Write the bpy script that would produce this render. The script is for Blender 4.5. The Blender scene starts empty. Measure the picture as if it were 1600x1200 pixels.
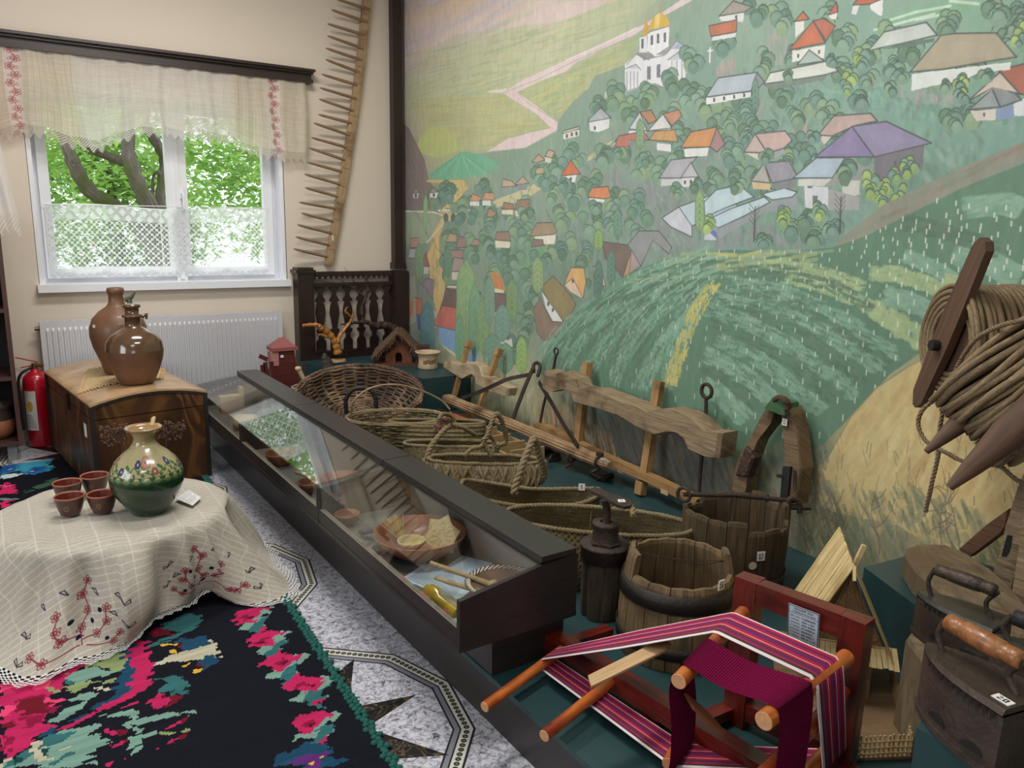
import bpy, bmesh, math, random, numpy as np
from mathutils import Vector, Matrix
from math import sin, cos, pi, radians
rnd = random.Random(7)
NR = np.random.RandomState(3)
SC = bpy.context.scene
COL = SC.collection
# ---------------------------------------------------------------- camera
FPX = 1217.0
_y, _p, _r = [radians(a) for a in (34.15, 11.64, 1.215)]
_F = np.array([sin(_y)*cos(_p), cos(_y)*cos(_p), -sin(_p)])
_RT = np.array([cos(_y), -sin(_y), 0.0]); _UP = np.cross(_RT, _F)
CX = cos(_r)*_RT + sin(_r)*_UP
CU = -sin(_r)*_RT + cos(_r)*_UP
EYE = np.array([0.0, 0.0, 1.5])
cam_d = bpy.data.cameras.new('camera'); cam = bpy.data.objects.new('camera', cam_d); COL.objects.link(cam)
cam.matrix_world = Matrix(((CX[0], CU[0], -_F[0], EYE[0]), (CX[1], CU[1], -_F[1], EYE[1]), (CX[2], CU[2], -_F[2], EYE[2]), (0, 0, 0, 1)))
cam_d.sensor_width = 36.0; cam_d.lens = FPX/1600*36; cam_d.clip_start = 0.02; cam_d.clip_end = 200
SC.camera = cam
# ---------------------------------------------------------------- light
SC.view_settings.view_transform = 'Standard'; SC.view_settings.look = 'None'
SC.view_settings.exposure = 0.0; SC.view_settings.gamma = 1.0; SC.view_settings.use_curve_mapping = False
wd = bpy.data.worlds.new('overcast_sky'); SC.world = wd; wd.use_nodes = True
_bg = wd.node_tree.nodes['Background']; _bg.inputs[0].default_value = (0.86, 0.93, 1.0, 1); _bg.inputs[1].default_value = 2.1
def area_light(name, loc, rot, sx, sy, power, col=(1, 1, 1)):
    l = bpy.data.lights.new(name, 'AREA'); l.shape = 'RECTANGLE'; l.size = sx; l.size_y = sy; l.energy = power; l.color = col
    o = bpy.data.objects.new(name, l); COL.objects.link(o); o.location = loc; o.rotation_euler = rot
    return o
area_light('assumed_ceiling_lamp', (1.0, 4.2, 3.38), (0, 0, 0), 1.2, 0.35, 54, (1, .95, .88))  # assumed ceiling lamps: area lights added out of view, no fittings built
area_light('assumed_ceiling_lamp', (1.0, 2.0, 3.38), (0, 0, 0), 1.2, 0.35, 50, (1, .95, .88))
area_light('assumed_ceiling_lamp', (-0.6, 0.2, 3.38), (0, 0, 0), 1.2, 0.35, 26, (1, .95, .88))
area_light('added_side_light', (-2.35, 2.6, 1.7), (0, radians(-90), 0), 1.3, 1.6, 42, (.86, .93, 1))  # added area light before the solid left wall; a side window is only assumed
area_light('added_rear_light', (-1.2, -2.2, 1.8), (radians(90), 0, 0), 1.6, 1.4, 20, (.86, .93, 1))  # added area light behind the camera, before a wall without any window
sun = bpy.data.lights.new('sun', 'SUN'); sun.energy = 2.0; sun.angle = 0.3; sun.color = (1, .96, .88)
suno = bpy.data.objects.new('sun', sun); COL.objects.link(suno); suno.rotation_euler = (radians(-38), radians(-25), 0)
SC.cycles.max_bounces = 7; SC.cycles.diffuse_bounces = 4; SC.cycles.glossy_bounces = 3
SC.cycles.transmission_bounces = 4; SC.cycles.transparent_max_bounces = 12
SC.cycles.caustics_reflective = False; SC.cycles.caustics_refractive = False
SC.cycles.sample_clamp_indirect = 4.0

# ---------------------------------------------------------------- geometry of the room
YW = 5.97                                   # window wall
WA = np.array([2.93, 5.97, 0.0])            # corner between window wall and painted wall
WD = np.array([2.735 - 2.93, 1.0 - 5.97, 0.0]); WD /= np.linalg.norm(WD)   # along the painted wall, towards the viewer
WN = np.array([-WD[1], WD[0], 0.0]); WN = WN if WN[0] < 0 else -WN         # out of the wall, into the room
PH = 0.162                                  # platform height
def ray(x, y): return CX*((x-800)/FPX) - CU*((y-600)/FPX) + _F
def PZ(x, y, h=0.0): d = ray(x, y); return EYE + d*((h-EYE[2])/d[2])
def PY(x, y, v): d = ray(x, y); return EYE + d*((v-EYE[1])/d[1])
def PX(x, y, v): d = ray(x, y); return EYE + d*((v-EYE[0])/d[0])
def PW(x, y, off=0.0):
    """point on the plane parallel to the painted wall, off metres in front of it"""
    d = ray(x, y); a = WA + WN*off; return EYE + d*(np.dot(a-EYE, WN)/np.dot(d, WN))
def V(p): return Vector((float(p[0]), float(p[1]), float(p[2])))

# ---------------------------------------------------------------- mesh builder
class MB:
    def __init__(s): s.v = []; s.f = []; s.uv = []; s.sm = []
    def add(s, verts, faces, uvs=None, smooth=False):
        o = len(s.v); s.v.extend([tuple(map(float, q)) for q in verts])
        for i, f in enumerate(faces):
            s.f.append([o+k for k in f]); s.sm.append(smooth)
            if uvs is not None: s.uv.append(uvs[i])
            else:
                P = [Vector(verts[k]) for k in f]; e = (P[1]-P[0]); L = e.length or 1; e = e/L
                n = (P[1]-P[0]).cross(P[2]-P[0]); w = n.cross(e)
                if w.length > 0: w.normalize()
                s.uv.append([((q-P[0]).dot(e), (q-P[0]).dot(w)) for q in P])
        return s
    def box(s, c, size, R=None, taper=1.0, jit=0.0):
        """box with grain (u) along its longest local side; R = 3 column axes"""
        a = [Vector((1, 0, 0)), Vector((0, 1, 0)), Vector((0, 0, 1))] if R is None else [Vector(q).normalized() for q in R]
        c = Vector(c); h = [q/2 for q in size]; vs = []
        for k in (-1, 1):
            t = taper if k > 0 else 1.0
            for i, j in ((-1, -1), (1, -1), (1, 1), (-1, 1)):
                p = c + a[0]*(i*h[0]*t) + a[1]*(j*h[1]*t) + a[2]*(k*h[2])
                if jit: p = p + Vector((rnd.uniform(-jit, jit), rnd.uniform(-jit, jit), rnd.uniform(-jit, jit)))
                vs.append(p)
        F = [(3, 2, 1, 0), (4, 5, 6, 7), (0, 1, 5, 4), (1, 2, 6, 5), (2, 3, 7, 6), (3, 0, 4, 7)]
        L = max(range(3), key=lambda q: size[q]); ro = rnd.uniform(0, 5)
        uvs = []
        for fi, f in enumerate(F):
            nax = (2, 2, 1, 0, 1, 0)[fi]; ax = [q for q in range(3) if q != nax]
            u = L if L in ax else ax[0]; w = [q for q in ax if q != u][0]
            uvs.append([((vs[k]-c).dot(a[u])+ro, (vs[k]-c).dot(a[w])+ro+fi*.37) for k in f])
        return s.add(vs, F, uvs)
    def beam(s, p0, p1, w, h, up=(0, 0, 1), taper=1.0, jit=0.0):
        """rectangular bar from p0 to p1; w across, h along up"""
        p0 = Vector(p0); p1 = Vector(p1); z = (p1-p0); L = z.length; z.normalize()
        x = Vector(up).cross(z)
        if x.length < 1e-4: x = Vector((1, 0, 0)).cross(z)
        x.normalize(); y = z.cross(x)
        return s.box((p0+p1)/2, (w, h, L), (x, y, z), taper, jit)
    def tube(s, pts, r, n=8, closed=False, cap=True, smooth=True, twist=0.0):
        P = [Vector(map(float, q)) for q in pts]; m = len(P)
        rr = r if hasattr(r, '__len__') else [r]*m
        T = []
        for i in range(m):
            a = P[(i-1) % m] if (closed or i > 0) else P[i]; b = P[(i+1) % m] if (closed or i < m-1) else P[i]
            t = b-a; T.append(t.normalized() if t.length > 1e-9 else Vector((0, 0, 1)))
        nrm = T[0].orthogonal().normalized(); vs = []; L = 0; us = []
        for i in range(m):
            if i: nrm = (nrm - T[i]*nrm.dot(T[i])); nrm = nrm.normalized() if nrm.length > 1e-6 else T[i].orthogonal().normalized(); L += (P[i]-P[i-1]).length
            bn = T[i].cross(nrm); us.append(L)
            q = rr[i]; rx, ry = (q if hasattr(q, '__len__') else (q, q))
            for k in range(n):
                a = 2*pi*k/n + twist*i; vs.append(P[i] + nrm*(rx*cos(a)) + bn*(ry*sin(a)))
        F = []; U = []; r0 = rr[0] if not hasattr(rr[0], '__len__') else rr[0][0]
        ro = rnd.uniform(0, 5); mm = m if closed else m-1
        us.append(L + (P[0]-P[-1]).length)
        for i in range(mm):
            j = (i+1) % m
            for k in range(n):
                k2 = (k+1) % n; F.append((i*n+k, i*n+k2, j*n+k2, j*n+k))
                c = 2*pi*max(r0, .004)/n; U.append([(us[i]+ro, k*c+ro), (us[i]+ro, (k+1)*c+ro), (us[i+1]+ro, (k+1)*c+ro), (us[i+1]+ro, k*c+ro)])
        s.add(vs, F, U, smooth)
        if cap and not closed:
            s.add(vs[:n], [tuple(range(n-1, -1, -1))]); s.add(vs[-n:], [tuple(range(n))])
        return s
    def cyl(s, p0, p1, r0, r1=None, n=16, cap=True, smooth=True):
        return s.tube([p0, p1], [r0, r0 if r1 is None else r1], n, cap=cap, smooth=smooth)
    def lathe(s, prof, c=(0, 0, 0), n=32, smooth=True, axis=None, sx=1.0, sy=1.0):
        """prof = [(r,z)...] bottom to top"""
        c = Vector(c)
        if axis is None: ax = (Vector((1, 0, 0)), Vector((0, 1, 0)), Vector((0, 0, 1)))
        else:
            z = Vector(axis).normalized(); x = z.orthogonal().normalized(); ax = (x, z.cross(x), z)
        vs = []
        for r, z in prof:
            for k in range(n):
                a = 2*pi*k/n; vs.append(c + ax[0]*(r*sx*cos(a)) + ax[1]*(r*sy*sin(a)) + ax[2]*z)
        F = []; U = []
        for i in range(len(prof)-1):
            for k in range(n):
                k2 = (k+1) % n; F.append((i*n+k, i*n+k2, (i+1)*n+k2, (i+1)*n+k))
                u0, u1 = k/n, (k+1)/n; U.append([(u0, prof[i][1]), (u1, prof[i][1]), (u1, prof[i+1][1]), (u0, prof[i+1][1])])
        return s.add(vs, F, U, smooth)
    def disc(s, c, r, n=24, axis=(0, 0, 1), flip=False):
        z = Vector(axis).normalized(); x = z.orthogonal().normalized(); y = z.cross(x); c = Vector(c)
        vs = [c + x*(r*cos(2*pi*k/n)) + y*(r*sin(2*pi*k/n)) for k in range(n)]
        return s.add(vs, [tuple(range(n)) if not flip else tuple(range(n-1, -1, -1))])
    def prism(s, poly, o, ax, ay, an, th, smooth=False):
        """2-D outline extruded by th along an"""
        o = Vector(o); ax = Vector(ax); ay = Vector(ay); an = Vector(an); n = len(poly)
        a = [o + ax*p[0] + ay*p[1] for p in poly]; b = [q + an*th for q in a]
        ar = sum(poly[i][0]*poly[(i+1) % n][1]-poly[(i+1) % n][0]*poly[i][1] for i in range(n))
        flip = (ar > 0) == (ax.cross(ay).dot(an) > 0)
        F = [tuple(range(n)), tuple(range(n, 2*n))]; F[0] = F[0][::-1] if flip else F[0]; F[1] = F[1] if flip else F[1][::-1]
        uv = [[(poly[k % n][0], poly[k % n][1]) for k in f] for f in F]
        s.add(a+b, F, uv)
        F = []
        for i in range(n):
            j = (i+1) % n; q = (i, j, n+j, n+i); F.append(q if flip else q[::-1])
        return s.add(a+b, F, None, smooth)
    def grid(s, fn, nu, nv, smooth=True, closeu=False, uvs=(1, 1)):
        vs = [fn(i/nu, j/nv) for j in range(nv+1) for i in range(nu if closeu else nu+1)]
        w = nu if closeu else nu+1; F = []; U = []
        for j in range(nv):
            for i in range(nu):
                i2 = (i+1) % w if closeu else i+1
                F.append((j*w+i, j*w+i2, (j+1)*w+i2, (j+1)*w+i))
                a, b, c, d = i/nu*uvs[0], (i+1)/nu*uvs[0], j/nv*uvs[1], (j+1)/nv*uvs[1]
                U.append([(a, c), (b, c), (b, d), (a, d)])
        return s.add(vs, F, U, smooth)
    def rope(s, pts, r, n=5, pitch=None, strands=3, closed=False, per=6):
        """twisted rope: strands wound about the path"""
        P = resample(pts, closed=closed, step=(pitch or r*5)/per)
        pitch = pitch or r*5; L = 0; m = len(P)
        T = []
        for i in range(m):
            t = P[min(i+1, m-1)]-P[max(i-1, 0)]; T.append(t.normalized())
        nr = T[0].orthogonal().normalized(); fr = []; Ls = []
        for i in range(m):
            if i: nr = (nr-T[i]*nr.dot(T[i])).normalized(); L += (P[i]-P[i-1]).length
            fr.append((nr.copy(), T[i].cross(nr))); Ls.append(L)
        for k in range(strands):
            q = []
            for i in range(m):
                a = 2*pi*(Ls[i]/pitch + k/strands); q.append(P[i] + fr[i][0]*(r*.52*cos(a)) + fr[i][1]*(r*.52*sin(a)))
            s.tube(q, r*.56, n)
        return s
    def build(s, name, mat, parent=None, smooth=None):
        T = WM[parent.name] if parent is not None and parent.name in WM else Matrix()
        Ti = T.inverted(); me = bpy.data.meshes.new(name)
        vs = [Ti @ Vector(q) for q in s.v] if parent is not None else s.v
        me.from_pydata([tuple(q) for q in vs], [], s.f)
        ul = me.uv_layers.new(name='UVMap'); flat = [c for f in s.uv for q in f for c in q]
        ul.data.foreach_set('uv', flat)
        sm = s.sm if smooth is None else [smooth]*len(s.f)
        me.polygons.foreach_set('use_smooth', sm)
        me.materials.append(mat); me.update()
        o = bpy.data.objects.new(name, me); COL.objects.link(o)
        if parent is not None: o.parent = parent
        WM[o.name] = T
        return o
WM = {}
def resample(pts, step=.01, closed=False):
    P = [Vector(map(float, q)) for q in pts]
    if closed: P = P+[P[0]]
    out = [P[0]]; 
    for a, b in zip(P, P[1:]):
        n = max(1, int(round((b-a).length/step)))
        out += [a.lerp(b, (i+1)/n) for i in range(n)]
    return out
def spline(pts, n=8, closed=False):
    """Catmull-Rom through pts"""
    P = [Vector(map(float, q)) for q in pts]; m = len(P); out = []
    rng = range(m) if closed else range(m-1)
    for i in rng:
        p0 = P[(i-1) % m] if closed or i > 0 else P[i]*2-P[i+1]
        p1, p2 = P[i], P[(i+1) % m]
        p3 = P[(i+2) % m] if closed or i < m-2 else P[i+1]*2-P[i]
        for k in range(n):
            t = k/n; out.append(0.5*((2*p1)+(p2-p0)*t+(2*p0-5*p1+4*p2-p3)*t*t+(3*p1-p0-3*p2+p3)*t**3))
    if not closed: out.append(P[-1])
    return out
def thing(name, label, cat, loc=(0, 0, 0), group=None, kind=None, rz=0.0):
    o = bpy.data.objects.new(name, None); COL.objects.link(o); o.empty_display_size = .1
    M = Matrix.Translation(V(loc)) @ Matrix.Rotation(rz, 4, 'Z'); o.matrix_world = M; WM[o.name] = M
    if label: o['label'] = label
    if cat: o['category'] = cat
    if group: o['group'] = group
    if kind: o['kind'] = kind
    return o
def tag(o, label, cat=None, group=None, kind=None):
    if label: o['label'] = label
    if cat: o['category'] = cat
    if group: o['group'] = group
    if kind: o['kind'] = kind
    return o
def solo(mb, name, mat, label, cat, group=None, loc=None):
    """a thing that is one mesh, with its origin at its base"""
    xs = np.array(mb.v); c = loc if loc is not None else ((xs[:, 0].min()+xs[:, 0].max())/2, (xs[:, 1].min()+xs[:, 1].max())/2, xs[:, 2].min())
    mb.v = [(q[0]-c[0], q[1]-c[1], q[2]-c[2]) for q in mb.v]
    o = mb.build(name, mat); o.location = c; WM[o.name] = Matrix.Translation(V(c)); mb.v = []
    return tag(o, label, cat, group)
def struct(mb, name, mat, parent=None):
    o = mb.build(name, mat, parent)
    if parent is None: o['kind'] = 'structure'
    return o

# ---------------------------------------------------------------- materials
def lin(c):
    c = [q/255. for q in c[:3]]
    return tuple((q/12.92 if q <= .04045 else ((q+.055)/1.055)**2.4) for q in c)+(1.0,)
def newmat(name):
    m = bpy.data.materials.new(name); m.use_nodes = True; nt = m.node_tree
    return m, nt, nt.nodes['Principled BSDF']
def N(nt, t, **kw):
    n = nt.nodes.new(t)
    for k, v in kw.items(): setattr(n, k, v)
    return n
def plain(name, c, rough=.5, metal=0.0, spec=.5, coat=0.0, nscale=None, namt=.12, bump=0.0, bscale=None, stretch=None, coord='Object'):
    """one colour with noisy variation and bump"""
    m, nt, b = newmat(name); L = nt.links.new
    b.inputs['Base Color'].default_value = lin(c); b.inputs['Roughness'].default_value = rough
    b.inputs['Metallic'].default_value = metal; b.inputs['Specular IOR Level'].default_value = spec
    b.inputs['Coat Weight'].default_value = coat; b.inputs['Coat Roughness'].default_value = .12
    if nscale or bump:
        tc = N(nt, 'ShaderNodeTexCoord'); mp = N(nt, 'ShaderNodeMapping'); L(tc.outputs[coord], mp.inputs[0])
        if stretch: mp.inputs['Scale'].default_value = stretch
        no = N(nt, 'ShaderNodeTexNoise'); no.inputs['Scale'].default_value = nscale or bscale or 20; no.inputs['Detail'].default_value = 5; no.inputs['Roughness'].default_value = .65
        L(mp.outputs[0], no.inputs['Vector'])
        if nscale:
            mx = N(nt, 'ShaderNodeMix', data_type='RGBA'); L(no.outputs[0], mx.inputs[0])
            a = [max(0, q*(1-namt*1.6)) for q in c]; d = [min(255, q*(1+namt*1.6)) for q in c]
            mx.inputs[6].default_value = lin(a); mx.inputs[7].default_value = lin(d); L(mx.outputs[2], b.inputs['Base Color'])
        if bump:
            n2 = no
            if bscale and bscale != nscale:
                n2 = N(nt, 'ShaderNodeTexNoise'); n2.inputs['Scale'].default_value = bscale; n2.inputs['Detail'].default_value = 4; L(mp.outputs[0], n2.inputs['Vector'])
            bp = N(nt, 'ShaderNodeBump'); bp.inputs['Strength'].default_value = bump; bp.inputs['Distance'].default_value = .01
            L(n2.outputs[0], bp.inputs['Height']); L(bp.outputs[0], b.inputs['Normal'])
    return m
def wood(name, c1, c2, c3=None, rough=.6, gs=60, ls=3, bump=.35, coord='UV', coat=0.0, dist=1.2, contrast=1.0):
    """grain along u"""
    m, nt, b = newmat(name); L = nt.links.new
    tc = N(nt, 'ShaderNodeTexCoord'); mp = N(nt, 'ShaderNodeMapping'); mp.inputs['Scale'].default_value = (ls, gs, gs)
    L(tc.outputs[coord], mp.inputs[0])
    no = N(nt, 'ShaderNodeTexNoise'); no.inputs['Scale'].default_value = 1; no.inputs['Detail'].default_value = 7; no.inputs['Roughness'].default_value = .62; no.inputs['Distortion'].default_value = dist
    L(mp.outputs[0], no.inputs['Vector'])
    cr = N(nt, 'ShaderNodeValToRGB'); e = cr.color_ramp.elements
    e[0].position = .5-.2/contrast; e[0].color = lin(c1); e[1].position = .5+.2/contrast; e[1].color = lin(c2)
    L(no.outputs[0], cr.inputs[0]); out = cr.outputs[0]
    if c3:
        n3 = N(nt, 'ShaderNodeTexNoise'); n3.inputs['Scale'].default_value = 6; n3.inputs['Detail'].default_value = 4; L(tc.outputs['Object'], n3.inputs['Vector'])
        r3 = N(nt, 'ShaderNodeValToRGB'); r3.color_ramp.elements[0].position = .48; r3.color_ramp.elements[1].position = .68
        L(n3.outputs[0], r3.inputs[0]); mx = N(nt, 'ShaderNodeMix', data_type='RGBA'); L(r3.outputs[0], mx.inputs[0]); L(out, mx.inputs[6]); mx.inputs[7].default_value = lin(c3); out = mx.outputs[2]
    L(out, b.inputs['Base Color']); b.inputs['Roughness'].default_value = rough
    b.inputs['Coat Weight'].default_value = coat; b.inputs['Coat Roughness'].default_value = .15
    bp = N(nt, 'ShaderNodeBump'); bp.inputs['Strength'].default_value = bump; bp.inputs['Distance'].default_value = .004
    L(no.outputs[0], bp.inputs['Height']); L(bp.outputs[0], b.inputs['Normal'])
    return m
def make_image(name, arr, alpha=None):
    """arr float sRGB 0..1, row 0 = top"""
    h, w = arr.shape[:2]; im = bpy.data.images.new(name, w, h, alpha=alpha is not None)
    px = np.ones((h, w, 4), np.float32); px[..., :3] = np.clip(arr, 0, 1)
    if alpha is not None: px[..., 3] = alpha; im.alpha_mode = 'CHANNEL_PACKED'
    im.pixels.foreach_set(np.ascontiguousarray(px[::-1]).ravel()); im.update(); im.pack()
    return im
def imgmat(name, im, rough=.7, coord='UV', use_alpha=False, bump=0.0, bscale=400, ext='EXTEND', translucent=0.0, coat=0.0, interp='Linear', spec=.5):
    m, nt, b = newmat(name); L = nt.links.new
    tc = N(nt, 'ShaderNodeTexCoord'); ti = N(nt, 'ShaderNodeTexImage', image=im, extension=ext, interpolation=interp)
    L(tc.outputs[coord], ti.inputs[0]); L(ti.outputs[0], b.inputs['Base Color']); b.inputs['Roughness'].default_value = rough
    b.inputs['Coat Weight'].default_value = coat; b.inputs['Specular IOR Level'].default_value = spec
    surf = b.outputs[0]; out = nt.nodes['Material Output']
    if bump:
        no = N(nt, 'ShaderNodeTexNoise'); no.inputs['Scale'].default_value = bscale; L(tc.outputs['Object'], no.inputs['Vector'])
        bp = N(nt, 'ShaderNodeBump'); bp.inputs['Strength'].default_value = bump; bp.inputs['Distance'].default_value = .004; L(no.outputs[0], bp.inputs['Height']); L(bp.outputs[0], b.inputs['Normal'])
    if translucent:
        tr = N(nt, 'ShaderNodeBsdfTranslucent'); L(ti.outputs[0], tr.inputs[0]); mx = N(nt, 'ShaderNodeMixShader'); mx.inputs[0].default_value = translucent
        L(surf, mx.inputs[1]); L(tr.outputs[0], mx.inputs[2]); surf = mx.outputs[0]
    if use_alpha:
        tp = N(nt, 'ShaderNodeBsdfTransparent'); mx = N(nt, 'ShaderNodeMixShader'); L(ti.outputs[1], mx.inputs[0])
        L(tp.outputs[0], mx.inputs[1]); L(surf, mx.inputs[2]); surf = mx.outputs[0]
    L(surf, out.inputs[0])
    return m
def glassmat(name, ior=1.5, tint=(1, 1, 1)):
    """thin pane: clear, with angle-dependent reflection"""
    m = bpy.data.materials.new(name); m.use_nodes = True; nt = m.node_tree; nt.nodes.remove(nt.nodes['Principled BSDF']); L = nt.links.new
    fr = N(nt, 'ShaderNodeFresnel'); ge = N(nt, 'ShaderNodeNewGeometry'); mr2 = N(nt, 'ShaderNodeMapRange'); mr2.inputs[3].default_value = ior; mr2.inputs[4].default_value = 1/ior
    L(ge.outputs['Backfacing'], mr2.inputs[0]); L(mr2.outputs[0], fr.inputs[0])   # same reflectance from either face
    tp = N(nt, 'ShaderNodeBsdfTransparent'); tp.inputs[0].default_value = tint+(1,)
    gl = N(nt, 'ShaderNodeBsdfGlossy'); gl.inputs['Roughness'].default_value = .0
    mx = N(nt, 'ShaderNodeMixShader'); L(fr.outputs[0], mx.inputs[0]); L(tp.outputs[0], mx.inputs[1]); L(gl.outputs[0], mx.inputs[2])
    L(mx.outputs[0], nt.nodes['Material Output'].inputs[0])
    return m
# numpy noise field
def nfield(h, w, cell, rs, octaves=3):
    out = np.zeros((h, w), np.float32); amp = 1.0; tot = 0
    for o in range(octaves):
        ch, cw = (cell if hasattr(cell, '__len__') else (cell, cell)); gh = max(2, int(h/ch)+2); gw = max(2, int(w/cw)+2)
        g = rs.rand(gh, gw).astype(np.float32)
        ys = np.linspace(0, gh-1.001, h); xs = np.linspace(0, gw-1.001, w); y0 = ys.astype(int); x0 = xs.astype(int)
        fy = (ys-y0)[:, None]; fx = (xs-x0)[None, :]; fy = fy*fy*(3-2*fy); fx = fx*fx*(3-2*fx)
        a = g[y0][:, x0]*(1-fx)+g[y0][:, x0+1]*fx; b2 = g[y0+1][:, x0]*(1-fx)+g[y0+1][:, x0+1]*fx
        out += amp*(a*(1-fy)+b2*fy); tot += amp; amp *= .55; cell = (ch/2.1, cw/2.1)
    return out/tot - .5
class Paint:
    """flat colour painting on an array; T maps given points to array pixels"""
    def __init__(s, w, h, T=None): s.w, s.h = w, h; s.a = np.zeros((h, w, 3), np.float32); s.T = T or (lambda p: np.array(p, float))
    def mask(s, P):
        x0, y0 = np.floor(P.min(0)).astype(int); x1, y1 = np.ceil(P.max(0)).astype(int)+1
        x0, y0 = max(x0, 0), max(y0, 0); x1, y1 = min(x1, s.w), min(y1, s.h)
        if x1 <= x0 or y1 <= y0: return None
        X = np.arange(x0, x1)+.5; Y = np.arange(y0, y1)+.5; m = np.zeros((y1-y0, x1-x0), bool)
        for (ax, ay), (bx, by) in zip(P, np.roll(P, -1, 0)):
            if ay == by: continue
            c = (Y > min(ay, by)) & (Y <= max(ay, by))
            if not c.any(): continue
            xi = ax+(Y[c]-ay)/(by-ay)*(bx-ax); m[c] ^= X[None, :] > xi[:, None]
        return (slice(y0, y1), slice(x0, x1)), m
    def poly(s, pts, col, al=1.0, raw=False):
        P = np.array(pts, float) if raw else s.T(pts); r = s.mask(P)
        if r is None: return
        sl, m = r; t = s.a[sl]; t[m] = t[m]*(1-al)+np.array(col, np.float32)/255*al
    def line(s, pts, col, wd, al=1.0, raw=False, taper=False):
        P = np.array(pts, float) if raw else s.T(pts); col = np.array(col, np.float32)/255; n = len(P)-1
        for i in range(n):
            a, b = P[i], P[i+1]; w = wd*(1-.7*i/n) if taper else wd; w = w/2
            x0, y0 = np.floor(np.minimum(a, b)-w-1).astype(int); x1, y1 = np.ceil(np.maximum(a, b)+w+1).astype(int)
            x0, y0 = max(x0, 0), max(y0, 0); x1, y1 = min(x1, s.w), min(y1, s.h)
            if x1 <= x0 or y1 <= y0: continue
            X = np.arange(x0, x1)[None, :]+.5; Y = np.arange(y0, y1)[:, None]+.5; d = b-a; L2 = (d**2).sum()+1e-9
            t = np.clip(((X-a[0])*d[0]+(Y-a[1])*d[1])/L2, 0, 1); D = np.hypot(X-a[0]-t*d[0], Y-a[1]-t*d[1])
            k = (np.clip(w-D+.5, 0, 1)*al)[..., None]; t2 = s.a[y0:y1, x0:x1]; t2 += (col-t2)*k
    def ell(s, x, y, rx, ry, col, al=1.0, rot=0.0, n=14, wob=0.0, rs=None):
        an = np.arange(n)*2*pi/n; q = 1+(rs.rand(n)-.5)*wob if rs is not None else 1
        ex, ey = rx*q*np.cos(an), ry*q*np.sin(an)
        s.poly(np.stack([x+ex*cos(rot)-ey*sin(rot), y+ex*sin(rot)+ey*cos(rot)], 1), col, al)
# ---------------------------------------------------------------- the painted wall: a hand-painted village landscape
PXM = 430; SMAX = 5.75; ZMAX = 3.5
def wall_T(pts):
    P = np.array(pts, float); d = CX[None]*((P[:, 0:1]-800)/FPX) - CU[None]*((P[:, 1:2]-600)/FPX) + _F[None]
    t = np.dot(WA-EYE, WN)/(d@WN); Q = EYE+d*t[:, None]; s_ = (Q-WA)@WD
    return np.stack([s_*PXM, (ZMAX-Q[:, 2])*PXM], 1)
MW, MH = int(SMAX*PXM), int(ZMAX*PXM)
mp_ = Paint(MW, MH, wall_T); mr = np.random.RandomState(11)
# broad colour washes; room shade on the lower wall is painted in
wash = """640 20 208 184 172|700 10 222 194 172|760 10 190 178 192|850 20 214 190 190|640 80 190 178 182|700 60 194 182 190|640 -80 215 185 165|900 -60 200 190 190
950 20 178 190 150|900 40 184 190 146|800 80 182 192 148|700 100 188 188 152|660 130 182 180 150|760 140 178 188 136|850 130 182 188 138|950 110 172 182 134
700 180 176 178 134|800 190 176 184 130|660 200 172 168 134|650 240 150 152 124|700 230 168 178 116|900 180 140 165 140|1000 150 112 148 132|1100 120 108 152 134
1200 60 118 154 134|1150 20 132 162 142|1300 100 112 152 137|1400 60 122 162 142|1500 30 120 170 142|1580 60 102 152 122|1300 160 112 157 137|1450 170 102 157 137
1560 230 102 152 137|800 260 112 142 127|900 240 117 142 132|1000 220 112 137 122|1100 250 117 142 132|700 320 104 134 118|800 330 112 142 132|900 330 117 142 132
1000 330 117 137 132|1050 350 122 132 132|700 420 112 142 122|800 420 97 137 112|900 420 102 132 112|650 450 122 132 122|1150 380 112 142 137|1250 370 112 152 137
1350 330 107 147 132|1500 320 78 118 98|1580 350 78 118 98|1450 400 82 127 102|1000 450 97 142 117|1200 420 87 132 102|1300 450 90 140 110|1200 500 80 130 96
1400 500 92 142 112|1100 550 77 127 92|1000 560 87 127 107|900 560 92 142 122|950 600 87 127 112|1200 600 68 118 88|1350 560 87 132 102|1150 680 80 116 94
1250 650 80 116 88|1500 640 200 175 96|1400 620 200 176 106|1350 700 184 158 98|1550 750 190 156 88|1450 780 180 150 90|1250 780 150 140 95|720 600 190 188 140
660 540 120 140 120|800 640 192 190 142|860 680 184 160 110|900 730 150 110 70|960 700 92 92 84|1050 690 92 92 82|1150 760 104 114 94|1280 780 124 122 90
1300 850 98 118 92|1400 830 128 124 90|1250 860 88 108 88|1500 860 120 112 80|1600 800 150 130 80|1600 900 110 100 75|1700 400 80 120 95|1700 100 105 155 125
1700 700 190 160 90|800 700 170 160 110|1000 800 110 100 80|700 680 150 150 110""".replace('\n', '|').split('|')
W_ = np.array([[float(c) for c in q.split()] for q in wash]); wp = wall_T(W_[:, :2])
gy, gx = np.mgrid[0:MH:8, 0:MW:8]; acc = np.zeros(gy.shape+(3,)); wt = np.zeros(gy.shape)
for (x, y), c in zip(wp, W_[:, 2:]):
    w = 1/(((gx-x)**2+(gy-y)**2)+40**2)**1.6; acc += w[..., None]*c; wt += w
acc = (acc/wt[..., None]/255).astype(np.float32)
yi = np.clip(np.arange(MH)/8, 0, acc.shape[0]-1.001); xi = np.clip(np.arange(MW)/8, 0, acc.shape[1]-1.001); y0 = yi.astype(int); x0 = xi.astype(int)
fy = (yi-y0)[:, None, None]; fx = (xi-x0)[None, :, None]
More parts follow.
